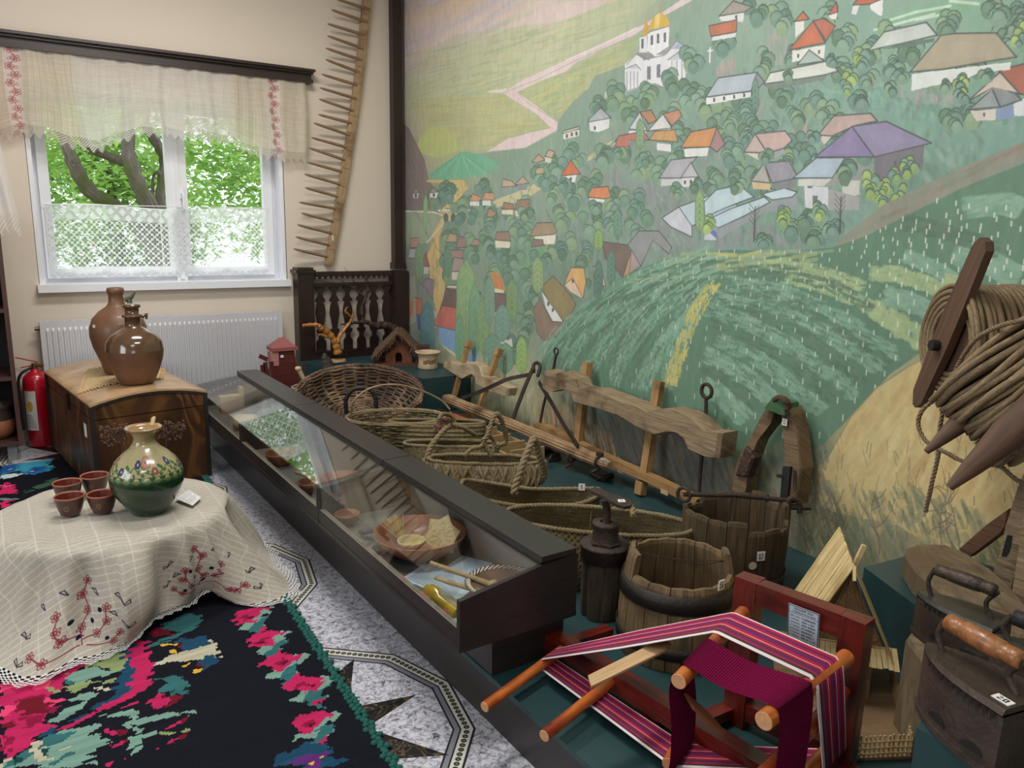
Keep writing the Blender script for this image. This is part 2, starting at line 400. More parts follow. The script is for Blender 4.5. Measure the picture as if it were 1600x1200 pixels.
mp_.a = ((acc[y0][:, x0]*(1-fx)+acc[y0][:, x0+1]*fx)*(1-fy)+(acc[y0+1][:, x0]*(1-fx)+acc[y0+1][:, x0+1]*fx)*fy).astype(np.float32)
def zz(o, sc, pts): return [(o[0]+x/sc, o[1]+y/sc) for x, y in pts]
ZA = ((620, 0), 3.2); ZB = ((1100, 0), 3.2); ZC = ((620, 300), 3.2); ZD = ((1100, 300), 3.2)
def P_(s): return [tuple(float(c) for c in q.split(',')) for q in s.split()]
def pg(Z, s, col, al=1.0): mp_.poly(zz(*Z, P_(s)), col, al)
def ln(Z, s, col, wd, al=1.0): mp_.line(zz(*Z, P_(s)), col, wd, al)
def strokes(poly, n, ang, L, wd, cols, al=.5, jit=.2):
    P = np.array(poly); lo, hi = P.min(0), P.max(0); k = 0
    for _ in range(n*4):
        x, y = lo+(hi-lo)*mr.rand(2); ins = False
        for (ax, ay), (bx, by) in zip(P, np.roll(P, -1, 0)):
            if (ay > y) != (by > y) and x < ax+(y-ay)/(by-ay)*(bx-ax): ins = not ins
        if not ins: continue
        a = ang(x, y) if callable(ang) else ang; a += (mr.rand()-.5)*jit; l = L*(.5+mr.rand()); c = cols[mr.randint(len(cols))]
        mp_.line([(x-cos(a)*l/2, y-sin(a)*l/2), (x, y+(mr.rand()-.5)*l*.12), (x+cos(a)*l/2, y+sin(a)*l/2)], c, wd*(.6+.8*mr.rand()), al)
        k += 1
        if k >= n: break
# sky and far hills
strokes([(632, 0), (860, 0), (700, 70), (632, 110)], 160, -.55, 70, 14, [(226, 192, 160), (200, 180, 195), (212, 186, 190), (190, 176, 192), (224, 200, 172)], .35)
pg(ZA, '25,60 320,0 420,0 200,70 25,130', (226, 190, 150), .6)
pg(ZA, '390,200 560,120 760,30 900,0 1110,0 820,105 640,120 480,175', (216, 190, 186), .9)
for q in ('110,270 300,170 560,140 800,110 1000,40 1060,0 1300,0 1240,60 900,200 560,300 300,330 100,330', '30,380 300,330 700,300 1000,200 560,450 540,470 100,560 30,600'):
    pg(ZA, q, (176, 188, 136), .45)
strokes(zz(*ZA, P_('30,280 400,200 1000,60 1200,60 560,440 300,520 30,600')), 260, -.3, 34, 6, [(190, 194, 150), (162, 176, 126), (182, 186, 138), (150, 170, 130), (196, 190, 146)], .4)
pg(ZA, '605,460 900,330 1210,180 1180,300 960,400 950,440 870,520 810,600 770,580', (158, 172, 118), .8)
strokes(zz(*ZA, P_('605,460 900,330 1210,180 960,440 810,600')), 110, -.35, 24, 5, [(176, 182, 120), (146, 168, 112), (186, 184, 116)], .5)
pg(ZA, '100,500 540,470 600,540 760,640 560,690 460,750 320,750 240,640 110,700', (176, 180, 116), .6)
strokes(zz(*ZA, P_('100,500 540,470 760,640 460,750 240,640')), 120, -.1, 30, 6, [(186, 184, 124), (160, 172, 112), (172, 170, 104)], .45)
# the pink river
pg(ZA, '528,465 620,405 900,275 1240,120 1420,0 1480,0 1300,100 1170,185 1110,210 900,310 840,360 700,410 605,460 640,500 805,610 800,640 700,560', (216, 192, 196))
pg(ZA, '528,465 700,570 770,640 690,655 560,690 450,758 640,740 800,650 805,610 605,462', (214, 188, 192))
pg(ZA, '455,455 555,440 540,465 450,462', (214, 206, 200))
for s_ in ('528,465 700,400 900,300 1170,185', '605,460 650,510 805,610', '560,690 690,655 770,640'): ln(ZA, s_, (150, 160, 120), 2.5, .6)
ln(ZA, '850,300 1000,235 1200,140', (232, 214, 216), 5, .6)
# yellow-green and turquoise mounds, dark slope on the left
pg(ZA, '100,760 110,700 170,630 240,640 290,700 320,750 200,790', (176, 190, 104)); pg(ZA, '150,890 200,840 290,780 340,755 400,770 480,790 540,820 420,880 250,900', (98, 176, 136))
for k in range(9): ln(ZA, '320,762 %d,%d' % (170+k*40, 890-abs(k-4)*3), (124, 196, 152) if k % 2 else (84, 160, 126), 5, .55)
pg(ZA, '22,610 60,640 100,720 140,800 160,900 200,960 210,1040 22,1060', (122, 108, 106)); strokes(zz(*ZA, P_('22,630 60,660 110,760 150,880 150,1040 22,1040')), 110, 1.3, 18, 4, [(150, 118, 118), (96, 96, 92), (110, 116, 104), (160, 128, 126)], .5)
pg(ZA, '400,770 640,740 800,660 900,640 1000,560 1060,640 900,800 700,860 560,880 480,800', (112, 146, 126), .7)
# road and valley
pg(ZA, '150,900 240,900 330,900 360,940 330,970 280,1040 240,1040 260,990 310,950 290,920 150,910', (212, 180, 98))
pg(ZC, '230,80 205,130 160,200 190,240 150,320 170,420 190,560 200,605 225,600 240,480 250,400 240,330 215,300 210,230 230,180 250,120 240,70', (216, 176, 98))
strokes(zz(*ZC, P_('170,220 225,220 245,420 205,600 160,420')), 60, 1.5, 30, 5, [(232, 190, 110), (200, 158, 82), (224, 184, 120)], .6)
pg(ZA, '350,1050 600,960 850,850 1080,700 1100,690 1000,780 760,920 640,1000 420,1060 350,1070', (196, 184, 132), .9)
pg(ZC, '40,95 210,105 230,120 150,255 40,260', (146, 166, 134)); ln(ZC, '150,255 225,165 235,120 190,102 40,95', (214, 214, 200), 5)
pg(ZC, '205,95 350,95 350,145 330,150 318,120 300,150 285,120 262,150 250,120 235,150 225,110', (206, 178, 112))
for k in range(3): mp_.ell(*zz(*ZC, [(245+k*37, 128)])[0], 4, 7, (84, 96, 92))
ln(ZC, '205,92 355,88', (226, 226, 214), 4)
for k in range(9): ln(ZC, '%d,80 %d,95' % (215+k*16, 215+k*16), (226, 226, 214), 2)
# slopes below the church
pg(ZA, '810,600 870,520 960,440 990,380 1150,320 1290,420 1440,400 1600,180 1600,640 1430,640 1100,600 900,680 800,660', (112, 146, 130), .8)
pg(ZB, '840,180 900,90 1060,30 1240,0 1400,10 1300,70 1120,100 1000,110', (112, 168, 128)); 
for s_ in ('850,150 1000,110 1150,70', '930,100 1060,60 1230,30', '1060,100 1180,75', '1230,5 1370,20'): ln(ZB, s_, (196, 222, 200), 4, .8)
pg(ZB, '500,470 800,420 1000,440 1200,520 1320,590 1200,640 1120,600 950,560 760,520', (104, 160, 138)); strokes(zz(*ZB, P_('600,440 900,430 1240,560 1000,560 700,500')), 60, .15, 50, 7, [(116, 172, 148), (96, 148, 128)], .5)
for q in ('250,180 430,100 420,300 330,340 260,300', '860,440 1000,450 1250,480 1240,520 1060,500', '60,340 160,300 160,360 60,380', '440,620 520,620 540,700 440,680', '200,500 300,530 240,560', '780,370 860,380 850,420 780,410'):
    strokes(zz(*ZB, P_(q)), 50, 1.5, 14, 4, [(160, 140, 140), (176, 146, 146), (140, 150, 138)], .4)
strokes(zz(*ZA, P_('950,900 1080,880 1320,930 1330,1000 1000,1000')), 120, 1.5, 16, 5, [(128, 128, 138), (140, 130, 142), (112, 128, 124)], .45)
strokes(zz(*ZD, P_('60,210 300,180 520,230 520,290 60,285')), 110, 1.4, 14, 5, [(128, 122, 128), (140, 126, 130), (100, 130, 120)], .5)
pg(ZC, '530,400 560,340 640,290 760,270 830,275 820,320 720,370 600,400', (104, 156, 106)); pg(ZA, '760,1090 860,1040 960,1030 960,1070 860,1100', (112, 160, 118), .7)
# dark and light brush work over the wooded middle ground
mid = [(640, 300), (760, 280), (900, 200), (1000, 130), (1600, 60), (1600, 200), (1300, 380), (1120, 385), (960, 440), (850, 560), (760, 560), (650, 480)]
strokes(mid, 1700, 1.4, 15, 6, [(96, 132, 118), (120, 156, 140), (88, 122, 104), (132, 162, 144), (110, 142, 136), (104, 146, 120)], .38, 1.2)
# houses: z, roof outline, roof colour, wall outline, wall colour
O_ = (62, 74, 72)
HL = []
def house(Z, roof, rc, wall, wc, win='', oc=O_, rec=True):
    if rec: HL.append((Z, roof, rc, wall, wc, win, oc))
    if wall: pg(Z, wall, wc)
    if roof:
        pg(Z, roof, rc); P = zz(*Z, P_(roof)); mp_.line(P+[P[0]], oc, 2.2, .75)
        x = np.array(P); c = x.mean(0); mp_.poly(c+(x-c)*.55+np.array([0, 2]), [min(255, q*1.08) for q in rc], .35)
    for q in win.split():
        x, y = [float(t) for t in q.split(',')]; mp_.poly(zz(*Z, [(x-5, y-9), (x+5, y-9), (x+5, y+9), (x-5, y+9)]), (74, 84, 92))
WH = (212, 216, 216)
house(ZA, '960,595 1020,540 1070,590 960,610', (156, 166, 174), '960,600 1065,585 1060,640 1010,660 965,655', WH, '990,640')
house(ZA, '830,655 912,632 912,645 830,668', (176, 180, 160), '830,660 912,640 912,680 832,698', (206, 204, 184), '850,680 875,672 898,668')
house(ZA, '1160,645 1215,560 1250,655', (184, 192, 196), '1160,655 1250,650 1245,670 1160,668', WH)
house(ZA, '1215,560 1270,550 1300,600 1260,620', (172, 116, 86), '', WH); house(ZA, '1255,655 1330,570 1375,640', (198, 200, 200), '1270,650 1370,640 1370,655', WH)
house(ZA, '1330,570 1410,548 1425,580 1375,630', (180, 120, 88), '', WH); house(ZA, '1080,745 1110,680 1235,655 1262,700 1160,700 1160,735', (184, 100, 88), '1085,715 1110,705 1165,702 1158,740 1080,748', (196, 204, 208))
house(ZA, '1262,700 1290,655 1390,648 1405,710', (190, 138, 80), '1300,715 1370,722 1370,760 1300,750', WH); house(ZA, '1420,738 1470,660 1600,635 1565,735', (204, 130, 76), '1435,745 1560,738 1550,780 1440,785', WH)
house(ZA, '1565,735 1600,640 1640,720 1600,760', (156, 116, 116), '', WH)
house(ZA, '1312,890 1370,800 1500,785 1470,820 1420,890', (158, 160, 170), '1320,895 1500,890 1495,920 1320,930', (186, 190, 192), '1450,905')
house(ZA, '1420,888 1470,812 1510,885', (172, 174, 180), '1425,890 1500,885 1470,935 1425,935', (200, 202, 204), '1440,912 1470,908')
house(ZA, '820,880 870,800 918,870', (206, 98, 60), '828,882 900,872 890,912 828,905', WH, '870,895'); house(ZA, '955,985 975,940 1055,932 1070,985 1040,995', (212, 120, 70), '962,990 1040,996 1035,1012 962,1008', WH)
house(ZA, '675,810 710,770 740,800 700,812', (178, 140, 116), '', WH); house(ZA, '740,780 760,748 790,760 775,790', (180, 150, 120), '740,785 775,790 770,815 742,812', (196, 190, 168))
house(ZA, '690,870 700,840 735,835 735,868', (168, 150, 116), '', WH); house(ZA, '525,935 530,895 575,905 600,930', (182, 152, 122), '528,932 575,930 575,952 528,958', (128, 142, 138)); house(ZA, '590,925 630,880 660,915', (174, 146, 124), '600,925 655,915 650,950 600,952', (120, 134, 134))
house(ZA, '362,1005 380,968 420,985 415,1005', (196, 142, 100), '365,1005 412,1005 412,1030 365,1028', WH); house(ZA, '425,1000 440,962 485,965 490,1000', (194, 142, 104), '428,1000 470,1000 470,1028 428,1028', WH)
house(ZA, '450,1085 462,1040 500,1065 480,1085', (164, 124, 98), '', WH); house(ZA, '525,1045 535,1012 580,1020 585,1045', (148, 116, 90), '525,1050 580,1050 580,1075 525,1070', (216, 206, 166)); house(ZA, '590,1050 605,1000 665,995 660,1050', (140, 112, 90), '590,1052 655,1052 655,1085 595,1080', (214, 200, 160))
house(ZA, '165,965 180,938 205,960', (150, 142, 136), '165,965 205,962 200,990 165,988', WH, '185,975'); house(ZA, '78,968 95,935 115,960', (140, 132, 130), '80,968 112,965 105,992 82,990', (190, 190, 180), '95,978')
house(ZC, '668,210 700,155 775,152 800,195 790,212 670,222', (150, 128, 98), '690,212 795,210 790,260 720,262 690,245', (220, 212, 190)); house(ZC, '672,275 680,235 730,238 735,265', (128, 106, 92), '', WH)
house(ZC, '490,240 500,200 560,198 572,248', (142, 112, 92), '492,242 568,246 565,280 495,278', (216, 208, 184)); house(ZC, '370,265 385,235 410,238 410,268', (160, 124, 108), '', WH); house(ZC, '245,250 265,205 300,215 300,250', (176, 150, 108), '', WH)
house(ZC, '295,280 312,220 345,230 345,275', (150, 118, 112), '', WH); house(ZC, '250,335 262,290 330,290 330,330', (158, 122, 110), '', WH); house(ZC, '262,400 290,325 335,335 325,395', (158, 140, 128), '275,400 322,400 318,440 275,438', (206, 196, 178))
house(ZC, '65,232 110,228 112,275 68,280', (176, 132, 122), '', WH); house(ZC, '55,330 65,282 110,285 105,330', (162, 168, 176), '', WH); house(ZC, '118,372 145,300 165,372', (150, 96, 84), '120,372 160,375 158,410 122,408', (186, 190, 176))
pg(ZC, '45,430 90,420 100,520 55,540', (150, 150, 132)); pg(ZC, '45,540 100,530 95,650 50,670', (156, 158, 136)); pg(ZC, '65,535 85,545 82,605 62,640', (186, 116, 88)); house(ZC, '95,530 125,535 125,610 98,615', (192, 106, 78), '', WH)
pg(ZC, '100,615 150,625 165,690 105,690', (60, 92, 160)); pg(ZC, '118,640 140,642 142,670 118,668', (206, 214, 220)); pg(ZC, '128,648 136,648 136,665 128,665', (60, 92, 160))
pg(ZC, '185,590 205,600 195,680 180,680', (190, 180, 150)); house(ZC, '120,460 150,430 185,440 180,540 140,470', (140, 120, 136), '', WH)
house(ZC, '212,600 248,482 310,490 420,500 400,600 300,620 225,575', (112, 92, 86), '', WH); house(ZC, '245,480 255,465 310,468 310,482', (206, 202, 170), '', WH)
house(ZC, '180,665 228,568 300,580 305,620 345,640 350,600 365,620 425,735 320,700 210,672', (212, 102, 88), '210,672 320,700 418,735 415,800 400,840 385,860 330,830 230,765 210,740', (112, 164, 222))
for k in range(9): ln(ZC, '%d,%d %d,%d' % (215+k*20, 610+k*12, 195+k*22, 660+k*7), (184, 78, 70), 1.6, .6)
for x, y in ((222, 720), (275, 745), (338, 770), (362, 760)): pg(ZC, '%d,%d %d,%d %d,%d %d,%d' % (x-7, y-28, x+7, y-25, x+7, y+25, x-7, y+22), (92, 122, 140))
for x in (212, 245, 300, 322, 385): ln(ZC, '%d,685 %d,790' % (x, x), (82, 128, 190), 2, .8)
pg(ZC, '230,765 330,830 400,860 330,850 260,800 200,740', (214, 214, 160)); pg(ZC, '390,590 415,590 430,700 415,760 395,640', (224, 190, 120))
house(ZC, '460,500 470,402 510,410 530,440 540,490 490,480', (204, 120, 72), '462,470 535,485 535,505 458,500', (220, 210, 170), oc=(210, 160, 60)); house(ZC, '435,585 445,500 570,515 565,610 500,600', (112, 96, 88), '470,595 565,605 560,632 480,618', (200, 184, 150))
house(ZC, '520,625 560,630 560,740 520,720', (92, 96, 96), '515,730 575,735 580,775 520,760', (204, 206, 190))
house(ZC, '835,465 872,378 935,380 945,450 930,530 880,430', (212, 158, 84), '840,465 875,395 930,505 925,530 870,500', (216, 180, 150), '880,445'); house(ZC, '980,375 1015,365 1045,470 1015,470 985,430', (214, 160, 110), '', WH)
house(ZC, '722,475 780,420 830,470 870,520 895,560 865,625 830,645 800,600 760,550', (138, 122, 78), '725,500 800,600 830,650 780,645 745,580', WH, '757,560 780,590')
for k in range(8): ln(ZC, '%d,%d %d,%d' % (745+k*14, 450+k*22, 800+k*12, 440+k*22), (112, 100, 60), 2, .7)
house(ZC, '680,590 715,530 745,590 775,648 835,650 860,640 800,720 735,745 700,700', (130, 108, 90), '', WH)
for k in range(7): ln(ZC, '%d,%d %d,%d %d,%d' % (740, 760, 735+k*8-20, 700-k*3, 725+k*18-50, 640+k*5), (196, 182, 160), 1.6, .8)
house(ZC, '1025,248 1150,265 1170,300 1130,430 1090,380 1040,330', (106, 92, 84), '1130,430 1172,295 1180,310 1160,410', (190, 140, 90)); house(ZC, '1172,290 1185,280 1220,370 1160,410', (152, 130, 130), '', WH)
house(ZC, '1155,262 1210,195 1310,195 1375,275 1360,310 1280,240 1220,370 1180,300', (128, 132, 134), '', WH); ln(ZC, '1210,195 1160,265 1190,290', (196, 200, 196), 3); ln(ZC, '1205,290 1255,215 1315,210 1370,280', (190, 196, 192), 3)
house(ZC, '1325,130 1410,75 1475,165 1475,225 1370,175', (182, 188, 204), '', WH); house(ZC, '1410,75 1600,5 1700,-50 1740,-20 1600,90 1540,140 1475,170', (168, 194, 206), '', WH); house(ZC, '1540,140 1600,90 1700,60 1700,130 1620,200 1600,190', (160, 186, 204), '1540,150 1600,200 1600,235 1560,200', (84, 104, 168))
# right half of the village
house(ZB, '0,1010 60,950 175,925 250,985 180,1010 60,1060 5,1090', (166, 196, 206), '', WH); house(ZB, '15,1100 130,1045 300,985 330,1010 200,1080 70,1140', (170, 198, 212), '70,1140 200,1085 340,1010 460,960 470,1050 300,1060 80,1190 60,1160', (132, 142, 148)); pg(ZB, '10,1105 65,1150 60,1200 0,1200', (178, 186, 208))
house(ZB, '290,970 400,940 465,960 440,985 340,1000', (172, 200, 214), '', WH)
house(ZB, '235,905 300,815 330,915', (160, 158, 150), '238,908 330,918 330,950 245,945', (204, 172, 122)); house(ZB, '300,815 425,805 470,890 340,915', (132, 132, 146), '340,918 460,890 460,940 350,945', (112, 120, 124))
house(ZB, '200,760 255,670 315,765', (182, 160, 156), '205,765 315,768 300,815 270,800', (200, 196, 180)); house(ZB, '255,670 405,655 440,700 400,740 318,766', (186, 152, 146), '318,768 400,745 395,770 318,800', (140, 152, 156))
house(ZB, '570,675 650,580 830,567 865,605 760,625 640,680', (176, 148, 140), '580,680 640,682 600,725 585,700', (196, 182, 176)); 
house(ZB, '555,785 740,632 850,785', (122, 110, 158), '', WH); house(ZB, '740,632 910,608 1135,715 850,785', (128, 120, 160), '850,788 1100,725 1090,850 920,900 850,900', (104, 104, 112), '955,815')
house(ZB, '445,890 560,790 705,788 640,890', (150, 172, 192), '470,895 640,892 600,930 470,930', (186, 192, 186)); pg(ZB, '705,790 830,790 830,900 610,935 620,890', (134, 140, 132)); pg(ZB, '500,930 620,935 620,1050 600,1060 505,1035', (190, 198, 204)); pg(ZB, '690,905 780,900 775,975 690,985', (186, 190, 182)); pg(ZB, '620,945 775,985 775,1050 620,1050', (146, 150, 150))
for x, y in ((528, 918), (730, 850), (555, 1000)): pg(ZB, '%d,%d %d,%d %d,%d %d,%d' % (x-12, y-22, x+12, y-22, x+12, y+22, x-12, y+22), (92, 104, 112))
house(ZB, '1325,548 1440,445 1480,535', (128, 142, 144), '1330,555 1460,545 1455,600 1360,605', (196, 188, 176), '1400,575'); house(ZB, '1440,445 1525,432 1585,500 1480,535', (118, 128, 134), '1460,545 1545,520 1545,590 1460,600', (108, 134, 178)); pg(ZB, '1545,520 1600,490 1600,580 1550,580', (196, 206, 206))
house(ZB, '1320,505 1480,360 1580,470 1440,440', (196, 178, 160), '', WH); house(ZB, '1470,350 1600,320 1700,330 1700,480 1580,470', (166, 86, 66), '', WH)
house(ZB, '1030,360 1170,195 1180,178 1250,168 1460,165 1560,285 1400,310 1200,345', (160, 148, 120), '1040,370 1200,350 1535,310 1530,350 1380,360 1300,400 1140,430 1035,455', (206, 216, 212)); pg(ZB, '1245,375 1275,372 1275,420 1245,425', (92, 96, 92)); ln(ZB, '1168,200 1215,290', (110, 104, 88), 3, .7)
house(ZB, '820,255 900,160 1110,112 1165,175 1000,215 880,240', (176, 190, 182), '880,245 1000,220 1150,190 1150,210 990,240', (84, 108, 96))
house(ZB, '425,250 545,105 605,215', (196, 96, 66), '440,255 605,225 600,290 440,310', (216, 216, 206), '470,280 575,260'); house(ZB, '545,105 600,92 655,130 610,205', (180, 92, 72), '', WH); house(ZB, '450,108 495,58 525,95', (200, 96, 62), '455,110 500,105 498,150 455,190', (216, 216, 210))
for k in range(10): ln(ZB, '%d,%d %d,%d' % (440+k*16, 240-k*3, 452+k*14, 225-k*3), (160, 70, 48), 2, .6)
house(ZB, '465,325 525,250 600,305', (150, 176, 168), '', WH); house(ZB, '300,420 330,365 620,305 670,355 600,375 440,400', (196, 206, 196), '290,420 460,400 620,370 600,400 330,450', (104, 124, 112))
house(ZB, '10,485 70,390 265,362 235,455', (158, 174, 190), '10,490 235,460 230,485 10,525', WH, '50,500 100,492 150,484 200,476'); house(ZB, '265,362 300,408 240,480 235,455', (120, 132, 134), '', WH)
house(ZB, '75,80 145,5 240,35 200,60', (150, 140, 130), '75,85 200,60 195,110 85,105', WH, '160,85'); house(ZB, '25,130 165,98 160,160 35,182', (190, 98, 68), '40,185 160,162 155,185 40,205', WH)
house(ZB, '620,75 660,10 668,60', (186, 84, 60), '620,78 665,62 660,98 635,95', WH); house(ZB, '745,25 770,-10 900,-10 830,20', (190, 88, 62), '830,15 895,0 890,80 870,75 830,45', WH); pg(ZB, '745,28 780,15 760,75 735,70', WH)
# church
CH = (214, 218, 224)
pg(ZA, '1140,322 1200,268 1265,285 1345,255 1400,205 1462,245 1448,378 1412,425 1340,438 1290,415 1250,425 1210,440 1140,465', CH)
pg(ZA, '1255,160 1362,128 1358,240 1320,262 1300,285 1252,255', (226, 229, 234)); pg(ZA, '1213,190 1250,180 1252,262 1213,262', (216, 219, 224))
pg(ZA, '1262,152 1266,112 1290,80 1318,62 1348,82 1364,112 1364,128', (220, 170, 52)); pg(ZA, '1290,80 1318,62 1310,140 1288,146', (240, 204, 104), .8); pg(ZA, '1222,178 1248,92 1264,168', (206, 150, 60)); ln(ZA, '1318,64 1320,22', (198, 146, 60), 3.5); ln(ZA, '1248,95 1248,70', (198, 146, 60), 2.5)
pg(ZA, '1192,270 1245,264 1296,285 1240,300', (132, 134, 142)); pg(ZA, '1292,275 1400,206 1345,272', (142, 142, 152)); pg(ZA, '1372,245 1410,210 1458,246', (150, 172, 206)); pg(ZA, '1345,300 1405,262 1470,285 1400,300', (182, 188, 200)); pg(ZA, '1150,340 1200,320 1215,345', (188, 192, 204))
for q in ('1148,325 1200,268 1262,300', '1345,272 1402,206 1466,246', '1140,345 1196,322 1220,350', '1355,300 1405,262 1468,286', '1230,300 1340,275', '1255,162 1362,130', '1140,460 1230,430 1340,436 1412,424'): ln(ZA, q, (110, 116, 132), 2.2, .8)
for x, y in ((1275, 200), (1306, 192), (1340, 186), (1228, 218)): pg(ZA, '%d,%d %d,%d %d,%d %d,%d' % (x-6, y-22, x+6, y-24, x+6, y+24, x-6, y+26), (88, 96, 116))
for x, y in ((1260, 365), (1308, 355)): pg(ZA, '%d,%d %d,%d %d,%d %d,%d' % (x-9, y-32, x+9, y-34, x+9, y+32, x-9, y+34), (104, 112, 130))
for x in (1150, 1168, 1186, 1204, 1375, 1400, 1425, 1445): ln(ZA, '%d,%d %d,%d' % (x, 360 if x < 1300 else 305, x, 450 if x < 1300 else 400), (128, 134, 152), 3, .8)
ln(ZA, '1402,205 1402,150', (110, 150, 140), 4); mp_.ell(*zz(*ZA, [(1402, 180)])[0], 3, 5, (92, 146, 128)); pg(ZA, '1040,460 1140,440 1150,475 1040,490', (190, 200, 200), .7)
ln(ZB, '30,240 28,310', (222, 226, 220), 4); ln(ZB, '18,255 42,252', (222, 226, 220), 3)
# trees: lobed crowns with dark arcs
def lobe(x, y, r, col, oc=(52, 78, 66), ol=.7, el=1.25):
    mp_.ell(x, y, r, r*el, col, .95, n=12, wob=.15, rs=mr)
    mp_.ell(x-r*.2, y-r*.35, r*.55, r*.55, [min(255, q*1.13) for q in col], .45, n=9)
    mp_.line([(x+r*cos(a), y+r*el*sin(a)) for a in np.linspace(-pi*.95, -.05, 6)], oc, 1.7, ol)
GR = [(92, 128, 104), (104, 142, 116), (84, 118, 94), (112, 150, 126), (98, 136, 122), (120, 152, 112), (90, 130, 116)]
LG = [(132, 166, 84), (148, 180, 92), (120, 160, 96)]
def crown(x, y, w, h, cols, n=7, r=None):
    for i in range(n):
        t = i/(n-1) if n > 1 else 0; r_ = (r or w*.3)*(.8+.4*mr.rand()); yy = y-h/2+h*t; xx = x+(mr.rand()-.5)*w*(.35+.65*sin(pi*min(1, t+.15)))
        c = cols[mr.randint(len(cols))]; lobe(xx, yy, r_, c)
def poplar(x, y, h, w, c):
    pts = [(x+w*.5*sin(pi*t)**.7*(1 if i < 12 else -1)*(1+.15*sin(9*t)), y+h/2-h*t) for i, t in enumerate(list(np.linspace(0, 1, 12))+list(np.linspace(1, 0, 12)))]
    mp_.poly(pts, c); mp_.line([(x, y+h*.62), (x, y-h*.2)], [q*.72 for q in c], 2.5, .6)
    for k in range(5):
        yy = y-h*.35+h*.15*k; mp_.line([(x-w*.3, yy+h*.08), (x, yy-h*.02), (x+w*.3, yy+h*.08)], [min(255, q*1.22) for q in c], 2.5, .55)
    mp_.line(pts, (66, 92, 80), 1.6, .6)
for q in """935,170 18 20|960,150 20 26|990,175 26 30|1010,150 20 22|1075,150 26 30|1050,185 24 26|1100,160 22 30|1130,200 30 30|1160,165 24 24|1060,215 26 26|975,235 22 22|940,245 20 18
900,245 24 22|870,262 22 20|845,275 22 18|1000,262 26 24|1030,270 26 26|1060,255 20 24|1110,285 22 26|1150,265 24 28|1180,285 22 22|1205,300 18 24|1140,240 22 24|930,290 30 28|900,305 26 26|960,315 28 26
990,320 24 26|860,300 26 28|830,330 30 26|800,350 30 24|770,340 26 22|740,330 22 24|720,330 18 26|760,300 26 22|700,300 20 20|680,310 16 16|880,340 30 24|920,350 34 26|960,350 30 24|1000,355 28 28|820,370 30 26
785,390 26 30|760,370 22 26|740,390 20 28|705,380 16 24|800,420 34 30|770,440 22 34|830,440 24 30|850,400 30 26|880,385 34 24|910,400 30 30|830,480 26 40|815,520 24 34|800,545 22 26|700,420 14 30|905,440 30 26
1220,150 26 18|1250,180 30 24|1285,170 34 26|1310,200 26 24|1350,120 26 26|1390,60 24 26|1420,80 30 22|1480,40 22 24|1360,80 20 24|1290,30 22 30|1320,60 18 24|1400,110 34 24|1530,100 20 24|1575,60 26 28|1590,30 20 26|1560,20 26 18
1240,230 30 26|1270,250 26 30|1225,255 20 24|1170,200 22 26|1140,190 18 22|1200,210 26 22|1320,270 18 18|1355,240 20 16|1300,220 26 18|1490,190 26 16|1520,180 24 16|1560,170 20 14|1120,155 20 18|1080,95 26 20|1050,130 20 22
1190,100 20 30|1220,30 26 26|1180,20 26 20|1130,70 20 16|1240,90 16 20|1310,110 20 20|1345,160 20 14|1500,120 18 12|1470,130 26 12|1195,380 16 10|1235,360 26 14|1270,375 30 14|1260,345 20 16|1300,360 20 12""".replace('\n', '|').split('|'):
    a, w, h = q.split(); x, y = a.split(','); crown(float(x), float(y), float(w)*1.25, float(h)*1.1, GR, 7, 5.5+.0035*float(x))
for h_ in HL: house(*h_, rec=False)   # the houses stand clear of most crowns
for q in '1150,290 18 14|1270,215 14 10|1410,118 16 12|1480,135 20 10|1195,245 14 14|965,240 12 8|1010,250 14 12|880,290 12 8|820,335 16 10|765,395 12 10|1060,300 18 14|1395,140 14 12|1300,95 10 10|1230,120 14 8|1085,290 14 12|930,325 14 8|1540,120 12 8|1165,215 12 12'.split('|'):
    a, w, h = q.split(); x, y = a.split(','); crown(float(x), float(y), float(w)*1.2, float(h), GR, 5, 6.5)
for x, y, w, h in ((1400, 290, 44, 44), (1375, 305, 30, 30), (1420, 262, 26, 22), (1360, 290, 22, 30), (1325, 130, 22, 30), (1345, 95, 16, 24), (1500, 130, 22, 16), (1225, 340, 14, 22), (1105, 350, 14, 16), (1280, 330, 12, 18), (1590, 50, 30, 40), (1505, 150, 20, 12)): crown(x, y, w, h, GR[3:5]+LG, 8, 7)
for x, y, h, w, c in ((1093, 330, 70, 16, (118, 158, 100)), (935, 375, 34, 16, (118, 158, 84)), (935, 440, 70, 16, (78, 114, 100)), (955, 420, 60, 14, (84, 120, 104)), (665, 335, 62, 8, (132, 176, 120)), (1180, 150, 60, 12, (90, 130, 112)), (728, 470, 130, 34, (130, 174, 112)), (742, 500, 120, 22, (108, 160, 118)), (718, 530, 80, 16, (112, 168, 124)), (755, 510, 90, 22, (120, 160, 104)), (800, 470, 70, 20, (112, 150, 96)), (815, 555, 60, 20, (136, 180, 92)), (765, 470, 80, 18, (112, 150, 126)), (668, 520, 100, 26, (84, 134, 138)), (655, 410, 60, 16, (112, 150, 112)), (790, 560, 50, 26, (104, 150, 120)), (770, 550, 60, 30, (100, 148, 122)), (785, 505, 60, 26, (104, 150, 130)), (840, 430, 60, 20, (130, 160, 104)), (965, 350, 50, 14, (92, 132, 108)), (1000, 210, 50, 14, (112, 150, 108)), (700, 410, 50, 14, (96, 140, 110))): poplar(x, y, h, w, c)
for x, y in ((1178, 345), (1312, 330)):
    mp_.line([(x, y+32), (x+1, y), (x+2, y-22)], (72, 70, 72), 4, .9, taper=True)
    for k in range(7): mp_.line([(x+1, y+8-k*4), (x+(8 if k % 2 else -8), y-4-k*4)], (84, 80, 82), 1.5, .8)
